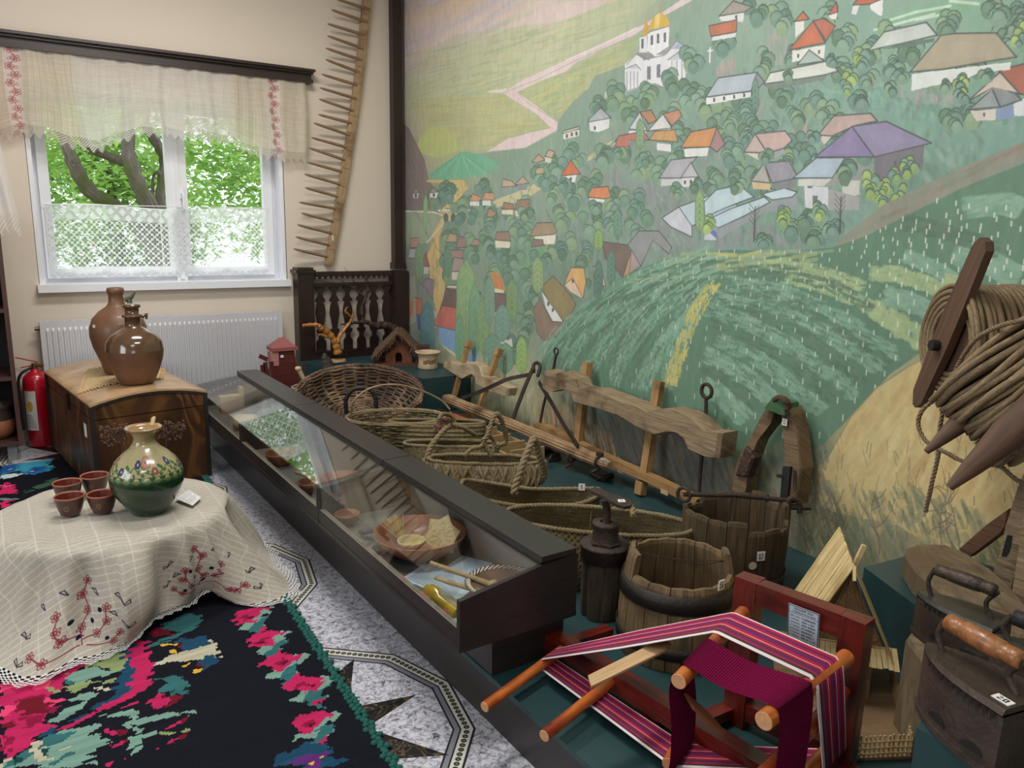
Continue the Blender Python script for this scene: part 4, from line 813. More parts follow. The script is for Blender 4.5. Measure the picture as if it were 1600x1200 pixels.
def leaves(cx, cy, cz, rx, ry, rz, n, rs, size=.10, clus=140):
    c = rs.normal(size=(clus, 3)); c /= np.linalg.norm(c, axis=1)[:, None]; c *= rs.rand(clus, 1)**.4; c = c*[rx, ry, rz]+[cx, cy, cz]
    p = c[rs.randint(0, clus, n)]+rs.normal(size=(n, 3))*[.22, .22, .16]; a = rs.rand(n)*6.283; ti = (rs.rand(n)-.5)*1.4; L_ = size*(.6+.8*rs.rand(n)); W = L_*.36
    d = np.stack([np.cos(a)*np.cos(ti), np.sin(a)*np.cos(ti), np.sin(ti)], 1); s_ = np.stack([-np.sin(a), np.cos(a), (rs.rand(n)-.5)*1.2], 1)
    v = np.stack([p-d*L_[:, None]/2, p+s_*W[:, None]/2, p+d*L_[:, None]/2, p-s_*W[:, None]/2], 1).reshape(-1, 3); return v
def foliage(v, name, mat, parent):
    n = len(v)//4; me = bpy.data.meshes.new(name); T = WM[parent.name].inverted(); v = v+np.array(T.translation)
    me.vertices.add(len(v)); me.vertices.foreach_set('co', v.astype(np.float32).ravel()); me.loops.add(n*4); me.loops.foreach_set('vertex_index', np.arange(n*4, dtype=np.int32))
    me.polygons.add(n); me.polygons.foreach_set('loop_start', np.arange(0, n*4, 4, dtype=np.int32)); me.update(); me.validate(); me.materials.append(mat)
    o = bpy.data.objects.new(name, me); COL.objects.link(o); o.parent = parent; o['kind'] = 'stuff'; return o
rs = np.random.RandomState(2)
foliage(np.concatenate([leaves(1.2, 9.2, 2.9, 2.6, .6, 1.0, 3500, rs, .13, 120), leaves(2.6, 9.4, 2.3, 1.0, .7, .9, 2600, rs, .13, 70), leaves(.1, 9.6, 1.7, 1.0, .7, .8, 3000, rs, .12, 70)]), 'foliage', M_leaf, tree)
for i, (x, y, z, rx, rz, lab) in enumerate(((-1.2, 12.2, 1.9, 1.5, 1.7, 'leafy green tree behind the forked trunk, at left through the window'), (2.0, 15.8, 1.9, 1.9, 1.9, 'leafy green tree seen between the trunks through the window'), (4.9, 12.6, 2.0, 1.8, 1.9, 'leafy green tree beyond the right window pane'))):
    t_ = thing('leafy_tree', lab, 'tree', (x, y, 0)); mb = MB(); mb.tube([(x, y, 0), (x+.1, y, 1), (x, y, 2.3)], [.12, .1, .06], 8); mb.build('trunk', M_bark, t_)
    foliage(leaves(x, y, z, rx, 1.0, rz, 9000, rs, .2, 200), 'foliage', M_leaf, t_)
mb = MB(); mb.box((1.5, 16.5, -.2), (40, 20.6, .2)); o = struct(mb, 'lawn', plain('grass_ground', (120, 150, 84), rough=.9, nscale=3))
# ---------------------------------------------------------------- platform, plinths, post, balustrade, rake
M_teal = plain('teal_board', (38, 66, 70), rough=.42, nscale=3, namt=.06)
M_wenge = wood('dark_laminate', (36, 33, 33), (50, 46, 46), rough=.36, gs=120, ls=3, bump=.08, dist=.4)
M_black = plain('painted_recess_dark', (16, 15, 16), rough=.7)  # black colour put in for the dark inside recesses
plat = thing('exhibit_platform', 'low teal-topped platform along the painted wall with dark front board', 'platform', (1.9, 2.3, 0))
def xw(y): return WA[0]+(y-WA[1])*WD[0]/WD[1]
ya, yb = -1.2, 5.8
mb = MB(); mb.add([(1.153, ya, PH), (xw(ya)-.002, ya, PH), (xw(yb)-.002, yb, PH), (1.153, yb, PH), (1.153, ya, PH-.018), (xw(ya)-.002, ya, PH-.018), (xw(yb)-.002, yb, PH-.018), (1.153, yb, PH-.018)], [(0, 1, 2, 3), (0, 4, 5, 1), (3, 2, 6, 7), (3, 7, 4, 0), (1, 5, 6, 2)])
mb.build('top_board', M_teal, plat)
mb = MB(); mb.box((1.166, (ya+yb)/2, (PH-.018)/2), (.02, yb-ya, PH-.018)); mb.build('front_board', M_wenge, plat)
mb = MB(); mb.box((1.29, 3.43, (PH+.298)/2), (.268, 3.3, .298-PH)); o = mb.build('case_plinth', M_wenge, plat)
# higher corner shelf
def slab(name, label, poly, z0, z1, mat=None):
    mb = MB(); mb.prism(poly, (0, 0, z0), (1, 0, 0), (0, 1, 0), (0, 0, 1), z1-z0); return solo(mb, name, mat or M_teal, label, 'plinth')
pq = [PZ(x, y, .42)[:2] for x, y in ((661, 592), (590, 573), (535, 566), (488, 567))]
slab('corner_plinth', 'raised teal corner plinth under the balustrade carrying the bark hut', [(xw(pq[0][1])-.003, pq[0][1])]+[tuple(q) for q in pq[:3]]+[(2.06, 5.6), (1.985, 5.72), (1.985, 5.965), (xw(5.965)-.003, 5.965)], PH+.001, .42)
a1, a2, a3 = PZ(1350, 886, .4)[:2], PZ(1424, 941, .4)[:2], PZ(1417, 870, .4)[:2]
d_ = (a3-a1); e_ = (a2-a1)
q1 = a1+d_*1.6; q2 = a1+e_*2.4; q1[0] = min(q1[0], xw(q1[1])-.01)
slab('teal_plinth', 'teal plinth by the painted wall under the hewn blocks', [tuple(a1), tuple(q2), (xw(q2[1])-.01, q2[1]-.05), (xw(q1[1])-.01, q1[1])], PH+.001, .40)
b0 = PZ(1432, 1137, .62)[:2]
slab('front_plinth', 'tall teal plinth in the near right corner carrying the big flat iron', [tuple(b0), (b0[0]+.02, b0[1]-.5), (b0[0]+.75, b0[1]-.5), (b0[0]+.75, b0[1]-.08), (b0[0]+.05, b0[1]+.012)], PH+.001, .62)
# corner post
mb = MB(); mb.box((2.852, 5.93, (1.12+3.44)/2), (.078, .07, 3.44-1.12)); mb.box((2.852, 5.925, 1.14), (.10, .085, .05)); 
tag(mb.build('trim_1', M_dark), 'dark brown wooden corner post between the cream wall and the painting', None, None, 'structure')
bal = thing('balustrade_panel', 'dark brown cut-out wooden balustrade panel standing in the corner', 'balustrade', (2.4, 5.9, .42))
for x, w in ((2.04, .125), (2.846, .125)):
    mb = MB(); mb.box((x, 5.9, .76), (w, .115, .68)); mb.build('post', M_dark, bal)
mb = MB(); mb.box((2.04, 5.9, 1.108), (.155, .14, .022)); mb.box((2.04, 5.9, 1.127), (.125, .115, .02)); mb.build('post_cap', M_dark, bal)
mb = MB(); mb.box((2.44, 5.9, 1.087), (.70, .06, .03)); n = 15; zz_ = [(2.10+.68*i/(2*n), 1.072 if i % 2 == 0 else 1.045) for i in range(2*n+1)]
mb.prism([(2.10, 1.085)]+zz_+[(2.78, 1.085)], (0, 5.90, 0), (1, 0, 0), (0, 0, 1), (0, -1, 0), .025); mb.build('top_rail', M_dark, bal)
mb = MB(); mb.box((2.44, 5.9, 1.0), (.70, .045, .028)); mb.build('middle_rail', M_dark, bal)
mb = MB(); mb.box((2.44, 5.9, .435), (.86, .10, .03)); mb.box((2.44, 5.9, .462), (.70, .06, .03)); mb.build('bottom_rail', M_dark, bal)
prof = [(.43, .036), (.60, .036), (.625, .016), (.66, .016), (.685, .036), (.70, .038), (.705, .018), (.76, .026), (.82, .036), (.87, .034), (.92, .022), (.925, .020), (.915, .040), (.935, .036), (.955, .016), (.975, .014), (.99, .034), (1.0, .036)]
prof = [(z, w) for z, w in [(.47, .036), (.555, .036), (.58, .017), (.605, .017), (.63, .034), (.648, .035), (.652, .017), (.71, .025), (.77, .037), (.82, .034), (.865, .02), (.868, .037), (.885, .036), (.915, .015), (.935, .014), (.965, .036), (.99, .036)]]
def balp(xc, hidden=False):
    mb = MB(); mb.prism([(xc-w, z) for z, w in prof][::1]+[(xc+w, z) for z, w in prof[::-1]], (0, 5.91, 0), (1, 0, 0), (0, 0, 1), (0, -1, 0), .022); return mb.build('baluster', M_dark, bal)
for px_ in (501, 522.5, 543, 564, 584, 604): balp(PY(px_, 490, 5.9)[0])
# hay rake on the wall
M_pole = wood('old_pine', (146, 118, 86), (186, 158, 122), (112, 84, 60), rough=.75, gs=70, ls=5)
M_tine = wood('pine_tine', (120, 92, 70), (164, 136, 108), rough=.75, gs=80, ls=6)
rk = thing('hay_rake', 'long curved wooden hay rake head with pointed teeth on the cream wall', 'rake', tuple(PY(514, 412, 5.94)))
P = spline([PY(578, -60, 5.94), PY(573, 0, 5.94), PY(562, 105, 5.94), PY(548, 208, 5.94), PY(530, 318, 5.94), PY(513, 414, 5.94)], 4)
mb = MB()
for a, b in zip(P, P[1:]): mb.beam(a, b+(b-a)*.02, .060, .034, (0, -1, 0))
mb.v = [(v[0], v[1], v[2]) for v in mb.v]; mb.build('beam', M_pole, rk)
tb = [(1438, -15), (1432, 35), (1425, 85), (1415, 135), (1408, 187), (1403, 233), (1393, 280), (1385, 330), (1380, 382), (1370, 430), (1362, 478), (1355, 525), (1345, 573), (1337, 622), (1325, 668), (1318, 717), (1310, 765), (1302, 812), (1292, 862), (1285, 908), (1277, 955), (1268, 1000)]
tt = [(1320, -55), (1310, -5), (1295, 38), (1280, 93), (1280, 140), (1273, 188), (1272, 232), (1257, 290), (1250, 343), (1247, 387), (1244, 447), (1225, 480), (1217, 537), (1208, 578), (1200, 633), (1190, 680), (1192, 733), (1170, 790), (1177, 832), (1162, 878), (1155, 925), (1147, 972)]
for (x0, y0), (x1, y1) in zip(tb, tt):
    a, b = V(PY(x0/2.5+4, y0/2.5+1, 5.93)), V(PY(x1/2.5, y1/2.5, 5.865)); mb = MB(); mb.tube([a, a.lerp(b, .5), a.lerp(b, .9), b], [.012, .0115, .0095, .004], 7); mb.build('tooth', M_tine, rk)
mb = MB(); c = PY(520, 372, 5.919); mb.box(c, (.014, .002, .045)); mb.build('paper_tag', plain('paper_cream', (214, 206, 180), rough=.8), rk)
# ---------------------------------------------------------------- display cases
M_gl = glassmat('case_glass', 1.8, (.93, .96, .95))
M_in = plain('case_lining', (118, 110, 106), rough=.6)
labs = ['far dark display case beside the chest, holding a rolling pin and wooden boxes', 'middle dark display case with clay bowls, its glass mirroring the window', 'near dark display case with large clay bowl, paper sheets and wooden spoons']
mods = [(3.99, 5.1), (2.865, 3.985), (1.74, 2.86)]
X0, X1, XS, ZB0, ZF, ZT = 1.02, 1.44, 1.302, .30, .465, .528
PAPER = plain('white_paper', (226, 232, 240), rough=.7)
for (y0, y1), lab in zip(mods, labs):
    t = thing('display_case', lab, 'display case', ((X0+X1)/2, (y0+y1)/2, ZB0), 'glass-topped display cases in a row')
    yc, ly = (y0+y1)/2, y1-y0
    mb = MB(); mb.box(((X0+X1)/2, yc, ZB0+.008), (X1-X0+.004, ly, .016)); mb.build('bottom_board', M_wenge, t)
    mb = MB(); mb.box(((X0+X1)/2+.005, yc, ZB0+.019), (X1-X0-.04, ly-.04, .004)); mb.build('inner_floor', M_in, t)
    mb = MB(); mb.box((X0+.008, yc, ZB0+.016+.027), (.016, ly-.038, .054)); mb.build('front_panel', M_wenge, t)
    mb = MB(); mb.box((X0+.009, yc, ZB0+.071), (.018, ly-.04, .003)); mb.build('front_edge', plain('pale_edging', (150, 138, 124), rough=.5), t)
    for y in (y0+.009, y1-.009):
        mb = MB(); mb.prism([(X0, ZB0+.016), (X0, ZF-.006), (XS, ZT-.028), (X1, ZT-.018), (X1, ZB0+.016)], (0, y-.009, 0), (1, 0, 0), (0, 0, 1), (0, 1, 0), .018); mb.build('end_panel', M_wenge, t)
    mb = MB(); mb.box((X1-.008, yc, (ZB0+ZT)/2), (.016, ly-.036, ZT-ZB0-.04)); mb.build('back_panel', M_wenge, t)
    mb = MB(); mb.box((X1-.02, yc, (ZB0+ZT)/2), (.004, ly-.036, ZT-ZB0-.045)); mb.build('back_lining', M_in, t)
    mb = MB(); mb.box(((XS+1.432)/2, yc, ZT-.009), (1.432-XS, ly, .018)); mb.build('top_board', M_wenge, t)
    mb = MB(); mb.box((XS+.004, yc, ZT-.024), (.008, ly-.036, .012)); mb.build('glass_channel', plain('black_rubber', (24, 22, 24), rough=.5), t)
    s0, s1 = Vector((X0, 0, ZF)), Vector((XS, 0, ZT-.022)); d = (s1-s0).normalized()
    mb = MB(); mb.box(Vector(((X0+XS)/2, yc, (ZF+ZT-.022)/2+.002)), ((s1-s0).length, ly-.004, .004), (d, (0, 1, 0), d.cross(Vector((0, 1, 0))))); mb.build('glass_lid', M_gl, t)
    mb = MB(); mb.box((X0+.004, yc, (ZB0+.072+ZF-.004)/2), (.004, ly-.038, ZF-.006-ZB0-.072)); mb.build('front_glass', M_gl, t)
# ---------------------------------------------------------------- corner objects
M_root = wood('varnished_root', (150, 92, 36), (206, 146, 70), (112, 62, 26), rough=.3, gs=40, ls=5, bump=.4, coat=.5)
t = thing('driftwood_sculpture', 'varnished orange driftwood branch standing on a wood slice', 'sculpture', tuple(PY(528, 556, 5.72)[:2])+(.42,))
def pl(Z, s, y): return [PY(Z[0][0]+a/Z[1], Z[0][1]+b/Z[1], y) for a, b in P_(s)]
ZQ = ((400, 380), 4.0)
cb = np.array([PY(528, 556, 5.72)[0], 5.72, .42])
mb = MB()
for s, r in (('512,690 500,640 480,595 445,555 405,530 390,512 340,510 292,515', [.034, .028, .026, .028, .024, .016, .014, .012]), ('505,620 525,575 560,530 590,490 605,450 600,440', [.022, .015, .013, .011, .009, .005]), ('600,470 580,445 560,430 562,410 575,398', [.008, .009, .008, .007, .004]), ('460,575 435,580 410,572 385,575', [.018, .014, .011, .007])):
    q = pl(ZQ, s, 5.72); P = spline(q, 5); rr = np.interp(np.linspace(0, len(q)-1, len(P)), range(len(q)), r); mb.tube(P, [float(x)*(1+.15*sin(i*1.7)) for i, x in enumerate(rr)], 9)
mb.build('branch', M_root, t)
mb = MB(); mb.cyl((cb[0], cb[1], .42), (cb[0], cb[1], .432), .062, .06, 20); mb.build('base_slice', wood('slice_wood', (178, 140, 96), (206, 172, 128), gs=30), t)
M_db = wood('dark_vine', (44, 30, 26), (78, 56, 46), rough=.8, gs=30, ls=8, bump=.8)
t = thing('vine_sculpture', 'dark twisted vine with bare upright twigs lying before the balustrade', 'sculpture', (2.6, 5.78, .42)); mb = MB()
for s, r in (('930,640 890,560 850,525 800,510 760,515 720,505 680,492 600,500 530,510', [.03, .034, .034, .03, .028, .022, .014, .01, .005]), ('672,490 660,420 680,350 700,290 690,240 692,205', [.018, .013, .015, .012, .012, .007]), ('685,350 650,310 610,280 560,255 500,250 350,232', [.008, .006, .006, .004, .003, .0015]), ('630,280 600,220 548,145', [.004, .003, .001]), ('560,250 530,232 495,222', [.003, .002, .001])):
    q = pl(ZQ, s, 5.79); P = spline(q, 6); rr = np.interp(np.linspace(0, len(q)-1, len(P)), range(len(q)), r)
    mb.tube([p+Vector((0, .006*sin(i), .004*cos(i*2))) for i, p in enumerate(P)], [float(x)*(1+.22*sin(i*1.9)) for i, x in enumerate(rr)], 8)
mb.build('branch', M_db, t)
# bark-roofed hut
M_brick = plain('hut_clay', (104, 62, 42), rough=.9, nscale=60, namt=.25, bump=.6, bscale=120)
M_thr = plain('bark_roof', (84, 66, 52), rough=.95, nscale=90, namt=.4, bump=1.0, bscale=150)
hx, hy, hz = PY(637, 560, 5.33)[0], 5.40, .42
a = radians(-28); U_ = Vector((cos(a), sin(a), 0)); W_2 = Vector((-sin(a), cos(a), 0)); hc = Vector((hx-.005, hy+.02, hz))
t = thing('bark_hut', 'small model hut with shaggy bark roof and arched doorway', 'model hut', tuple(hc))
mb = MB(); mb.box(hc+Vector((0, 0, .011)), (.40, .30, .022), (U_, W_2, Vector((0, 0, 1)))); mb.build('base_board', wood('board_brown', (70, 44, 34), (100, 66, 48), gs=50), t)
def hp(u, w, z): return hc+U_*u+W_2*w+Vector((0, 0, z))
mb = MB(); o_ = hp(-.02, -.11, .022)
arch = [(-.10, 0), (-.025, 0), (-.025, .06), (-.012, .078), (.012, .078), (.025, .06), (.025, 0), (.10, 0), (.10, .11), (0, .20), (-.10, .11)]
mb.prism(arch, o_, U_, Vector((0, 0, 1)), W_2, .02); mb.prism([(-.10, 0), (.10, 0), (.10, .11), (0, .20), (-.10, .11)], o_+W_2*.16, U_, Vector((0, 0, 1)), W_2, .02)
for s in (-.09, .09): mb.box(o_+U_*s+W_2*.09+Vector((0, 0, .055)), (.02, .14, .11), (U_, W_2, Vector((0, 0, 1))))
mb.build('hut_wall', M_brick, t)
mb = MB(); rr_ = random.Random(3)
for s in (-1, 1):
    for i in range(9):
        for k in range(7):
            f = i/8; p = o_+U_*(s*(.15*(1-f)))+Vector((0, 0, .085+.15*f))+W_2*(-.05+.045*k+rr_.uniform(-.01, .01)); q = p+U_*(s*.05)+Vector((0, 0, -.05)); mb.tube([p, p.lerp(q, .5)+Vector((0, 0, .006)), q], [.018, .02, .010], 5)
for k in range(26):
    p = o_+W_2*(-.055+rr_.uniform(-.012, .01))+U_*rr_.uniform(-.17, .17); z = .225-abs((p-o_).dot(U_))*.95; mb.tube([p+Vector((0, 0, z)), p+Vector((rr_.uniform(-.02, .02), 0, z-.035))], [.012, .005], 5)
mb.build('bark_roof', M_thr, t)
mb = MB(); mb.cyl(hp(.12, -.13, .022), hp(.125, -.13, .15), .016, .014, 8); mb.tube([hp(.15, -.1, .02), hp(.16, -.11, .08), hp(.14, -.12, .13)], .012, 7); mb.build('trunk_post', M_db, t)
mb = MB(); mb.box(hp(.17, .04, .075), (.09, .12, .11), (U_, W_2, Vector((0, 0, 1)))); mb.build('side_shed', wood('shed_wood', (60, 38, 30), (88, 58, 44), gs=50), t)
mb = MB(); mb.cyl(PY(597, 552, 5.6), PY(614, 547, 5.66), .045, .042, 12); q = np.array(mb.v); dz = .42-q[:, 2].min(); mb.v = [(x, y, z+dz) for x, y, z in mb.v]; solo(mb, 'log_piece', wood('log_bark', (74, 50, 40), (112, 82, 62), gs=30), 'short log piece lying left of the bark hut', 'log')
# clay pot on the plinth corner
M_cream = plain('cream_clay', (196, 172, 142), rough=.6, nscale=20, namt=.1)
pc = PZ(683, 578, .42); pc = (pc[0]-.03, pc[1]+.09, .42); mb = MB()
mb.lathe([(0, 0), (.072, 0), (.076, .01), (.07, .05), (.072, .09), (.082, .112), (.096, .122), (.098, .128), (.088, .13), (.074, .118), (.066, .09), (.064, .03), (0, .028)], pc, 28)
t = thing('flared_clay_pot', 'cream clay pot with flared rim and small flower relief', 'pot', pc); mb.build('body', M_cream, t)
mb = MB()
for k in range(4):
    an = -2.35+k*.35; c = Vector(pc)+Vector((cos(an)*.0715, sin(an)*.0715, .055+.008*(k % 2)))
    for j in range(5): mb.lathe([(0, -.002), (.007, 0), (0, .003)], c+Vector((-sin(an)*cos(j*1.26)*.011, cos(an)*cos(j*1.26)*.011, sin(j*1.26)*.011)), 6, axis=(cos(an), sin(an), 0))
mb.build('relief_flowers', plain('brown_slip', (140, 96, 70), rough=.6), t)
# model windmill
M_red = wood('mill_red', (70, 26, 24), (104, 42, 38), rough=.5, gs=90, ls=4, coat=.2)
wy = 5.60; bw = PY(443, 600, wy); S_ = 1.0
t = thing('model_windmill', 'small dark red wooden model windmill behind the far display case', 'model', (bw[0], wy, PH))
zt0, zt1, ztop = PY(443, 546, wy)[2], PY(443, 540, wy)[2], PY(443, 531, wy)[2]
mb = MB(); mb.prism([(-.115, 0), (.115, 0), (.07, zt0-PH), (-.07, zt0-PH)], (bw[0], wy-.06, PH), (1, 0, 0), (0, 0, 1), (0, 1, 0), .12); mb.build('tower', M_red, t)
mb = MB(); mb.box((bw[0], wy, zt0+.012), (.185, .15, .025)); mb.add([(bw[0]-.085, wy-.07, zt0+.025), (bw[0]+.085, wy-.07, zt0+.025), (bw[0]+.085, wy+.07, zt0+.025), (bw[0]-.085, wy+.07, zt0+.025), (bw[0]+.02, wy, ztop+.02), (bw[0]-.02, wy, ztop+.02)], [(0, 1, 4, 5), (2, 3, 5, 4), (1, 2, 4), (3, 0, 5)]); mb.build('cap_roof', plain('mill_pink', (150, 84, 84), rough=.5, coat=.2), t)
mb = MB(); mb.box((bw[0]-.075, wy-.02, zt0-.055), (.055, .09, .10)); mb.build('brick_bay', plain('pale_brick', (176, 120, 116), rough=.7, nscale=60), t)
for k, (x, y, x1, y1) in enumerate(((410, 570, 412, 605), (405, 556, 418, 562), (424, 565, 428, 605), (414, 566, 420, 600))):
    mb = MB(); mb.beam(PY(x, y, wy-.08), PY(x1, y1, wy-.08), .03, .006, (0, -1, 0)); mb.build('sail', M_red, t)
mb = MB(); mb.box(PY(441, 557, wy-.075)+np.array([0, .005, 0]), (.022, .003, .018)); mb.build('paper_tag', PAPER, t)
# ---------------------------------------------------------------- kilim rug
RA = radians(3.2); RO = np.array([.840, 2.3]); rux = np.array([-cos(RA), -sin(RA)]); ruy = np.array([-sin(RA)*-1*-1, cos(RA)])
ruy = np.array([sin(RA)*.9, cos(RA)]); ruy /= np.linalg.norm(ruy)
RWd, RY0, RY1 = 2.1, -1.35, 3.19            # width to the left, near and far ends along ruy
RPX, RPY = 230, 150
def rug_T(pts):
    P = np.array(pts, float); d = CX[None]*((P[:, 0:1]-800)/FPX) - CU[None]*((P[:, 1:2]-600)/FPX) + _F[None]
    Q = EYE+d*(-EYE[2]/d[:, 2:3]); r = Q[:, :2]-RO; A = np.linalg.inv(np.stack([rux, ruy], 1)); q = r@A.T
    return np.stack([q[:, 0]*RPX, (RY1-q[:, 1])*RPY], 1)
rp = Paint(int(RWd*RPX), int((RY1-RY0)*RPY), rug_T); rp.a[:] = np.array([20, 22, 31])/255.
PK, PD, RD, TL, GN, BL, CRM, YL, DG = (176, 36, 86), (132, 22, 60), (104, 22, 38), (50, 98, 102), (128, 142, 96), (28, 66, 92), (176, 172, 150), (206, 160, 56), (22, 62, 60)
LT = (112, 146, 134)
R3 = ((0, 720), 2.5); R5 = ((0, 1000), 5.0); R2 = ((380, 820), 5.0); R1 = ((0, 680), 10.0)
def rg(Z, c, *ss):
    for s in ss: rp.poly(zz(*Z, P_(s)), c)
# big rose wreath lower left
rg(R5, PK, '0,330 160,330 420,230 620,130 760,140 640,240 520,300 480,400 380,440 300,640 440,690 300,760 180,860 60,930 0,960', '960,10 1090,0 1150,30 1190,240 1170,330 1060,440 880,520 600,680 440,720 560,660 800,530 1000,390 1040,260 1000,140')
rg(R5, PD, '560,160 700,140 640,200 480,300 400,350 320,330 460,240', '120,480 300,440 480,520 360,600 120,560', '120,620 300,600 280,690 180,700', '40,740 110,760 60,900 20,860')
rg(R5, RD, '120,490 300,460 400,520 360,590 200,590 120,540', '0,660 120,640 60,700 0,710', '200,300 340,310 300,330 200,330')
rg(R5, (214, 66, 110), '220,340 400,330 380,380 280,400 220,370', '0,360 150,340 60,400 0,410', '0,520 120,530 60,600 0,610', '340,460 500,480 440,520 360,500')
rg(R5, BL, '980,20 1040,30 1010,140 1040,260 1000,390 800,530 600,640 500,660 640,600 760,520 900,400 920,260 940,100', '380,700 480,700 420,760 340,760')
rg(R5, GN, '770,150 860,100 970,90 980,220 900,260 860,220 720,230 700,200 780,170', '370,380 420,370 430,430 380,440', '480,380 620,350 900,300 900,330 700,360 600,420 500,410')
rg(R5, LT, '500,310 560,260 720,230 860,240 930,250 700,320 560,360', '600,440 780,410 740,470 640,490 560,470', '380,650 460,560 520,540 640,500 600,580 520,620 440,660')
rg(R5, LT, '480,720 700,690 780,690 700,750 820,740 780,800 880,820 700,900 800,900 660,960 740,1000 0,1000 0,960 120,940 260,900 300,800 380,760')
rg(R5, TL, '360,760 560,740 460,820 340,860 280,900 200,960 60,990 100,930 260,820', '480,900 560,900 460,980 400,980', '520,320 600,330 560,370 520,350')
rg(R5, DG, '330,860 420,840 380,920 330,920', '150,920 220,920 200,960 140,960')
rg(R5, CRM, '190,840 290,800 270,880 200,900', '300,860 350,850 380,960 300,970', '480,860 600,820 560,850 490,875', '0,950 70,930 40,1000 0,1000', '700,400 900,370 900,385 720,410', '440,410 480,400 460,430 420,430')
rg(R5, (18, 22, 30), '660,330 900,290 780,340 680,350', '600,600 760,580 700,560', '430,420 480,380 470,440')
# sprays in the dark field
rg(R5, TL, '1180,310 1300,300 1440,310 1480,370 1430,450 1370,440 1350,400 1230,420 1220,400 1300,350 1240,330', '1150,50 1330,10 1330,20 1160,65')
rg(R5, PK, '1140,540 1220,420 1300,430 1300,480 1240,540 1150,555', '920,540 1060,480 1080,490 940,545', '830,710 920,700 960,690 900,750 850,740', '890,830 980,780 1010,800 900,835', '1320,680 1440,620 1440,640 1340,690', '1250,840 1300,790 1360,780 1270,840', '850,990 940,940 900,1000')
rg(R5, RD, '1300,420 1390,460 1370,490 1250,550 1300,480', '930,700 1000,690 990,730 930,750', '980,780 1040,760 1020,790', '1440,620 1500,600 1480,640 1440,650', '1360,760 1440,740 1400,790 1360,790')
rg(R5, LT, '800,600 940,560 1020,540 1060,620 1380,550 1400,580 1490,560 1500,600 1400,590 1100,660 1040,650 1090,700 1060,750 1250,700 1270,720 1140,760 1140,800 1080,820 1050,880 980,920 980,890 1060,790 1020,760 1040,700 980,660 1020,620 900,610 820,615')
rg(R5, GN, '1270,700 1440,720 1430,745 1280,730')
rg(R5, CRM, '1180,195 1400,140 1600,80 1600,100 1400,160 1180,212', '1400,160 1560,125 1600,135 1440,160'); rg(R3, CRM, '590,795 830,700 835,720 860,765 870,775 700,785 590,805')
rg(R3, RD, '690,720 790,700 790,715 700,735', '760,800 830,780 830,795 770,812', '590,660 670,650 660,690 600,690'); rg(R3, BL, '690,695 800,690 830,720 720,745', '790,770 860,760 830,800 770,830')
rg(R3, YL, '645,715 690,712 680,725 655,728', '665,745 695,738 690,755 668,757', '715,795 760,790 735,803', '735,825 775,815 765,832 738,837')
rg(R3, TL, '640,640 720,600 790,605 800,625 720,680 640,655', '590,720 700,690 760,655 740,650', '700,630 760,640 730,660'); rg(R3, PD, '600,660 640,655 620,680')
# border of small roses down the right side
for k, (x, y) in enumerate(((970, 612), (1030, 705), (1090, 795), (1190, 880), (1210, 1030))):
    s = 1+.06*k
    rg(R3, LT, ' '.join('%d,%d' % (x+a*s, y+b*s) for a, b in ((-30, 35), (70, -40), (95, -30), (60, 10), (70, 40), (20, 55), (-40, 50))))
    rg(R3, TL, ' '.join('%d,%d' % (x+a*s, y+b*s) for a, b in ((30, 20), (75, 0), (60, 45), (30, 70), (70, 75), (40, 85), (0, 60))))
    rg(R3, PK, ' '.join('%d,%d' % (x+a*s, y+b*s) for a, b in ((-65, 5), (-40, -22), (20, -32), (75, -32), (45, -5), (20, 28), (-30, 28))), ' '.join('%d,%d' % (x+a*s, y+b*s) for a, b in ((30, 60), (60, 40), (62, 52), (36, 76))))
    rg(R3, PD, ' '.join('%d,%d' % (x+a*s, y+b*s) for a, b in ((-20, 0), (10, -12), (20, 4), (0, 16), (-30, 12)))); rg(R3, (70, 14, 36), ' '.join('%d,%d' % (x+a*s, y+b*s) for a, b in ((-10, 6), (18, 0), (6, 14))))
rg(R3, BL, '1085,1160 1180,1110 1290,1105 1280,1150 1370,1180 1300,1200 1080,1200'); rg(R3, (92, 40, 110), '1130,1190 1180,1150 1260,1150 1270,1200'); rg(R3, YL, '1210,1185 1245,1165 1235,1190')
# far end: blue flowers, pink rose
CY, DB = (60, 150, 178), (30, 92, 158)
rg(R1, CY, '0,500 250,470 420,430 560,400 800,390 760,440 840,510 790,570 620,590 480,640 390,620 300,560 0,640', '0,650 240,600 370,610 150,680 0,720')
rg(R1, DB, '0,480 180,470 300,500 260,560 120,600 0,620', '470,540 560,500 700,500 740,560 560,590 640,600 480,630 400,600'); rg(R1, (20, 60, 120), '60,540 180,510 240,550 120,570', '480,560 560,530 620,560 540,580')
rg(R1, (212, 222, 226), '0,660 200,610 370,605 300,640 100,690 0,705'); rg(R1, (224, 180, 130), '120,540 200,540 190,555 130,552', '515,565 590,560 580,572 520,574')
rg(R1, (206, 40, 100), '0,770 110,760 110,785 220,790 200,830 320,870 200,930 0,945', '0,1040 180,1040 120,1120 40,1180 0,1200'); rg(R1, (238, 120, 160), '0,800 60,790 40,815 0,830', '90,800 180,800 110,830'); rg(R1, (58, 92, 72), '510,830 720,750 760,700 860,680 1000,720 980,750 800,800 640,850', '390,900 400,870 500,880 420,920'); rg(R1, LT, '0,1000 180,990 260,1010 0,1050')
for y in range(0, rp.h, 3):
    rp.a[y:y+3] = np.roll(rp.a[y:y+3], mr.randint(-4, 5), 1)
for x in range(0, rp.w, 9):
    rp.a[:, x:x+9] = np.roll(rp.a[:, x:x+9], mr.randint(-1, 2), 0)
rug_im = make_image('kilim', np.clip(rp.a*(1+nfield(rp.h, rp.w, (2, 30), mr, 2)[..., None]*.18), 0, 1))
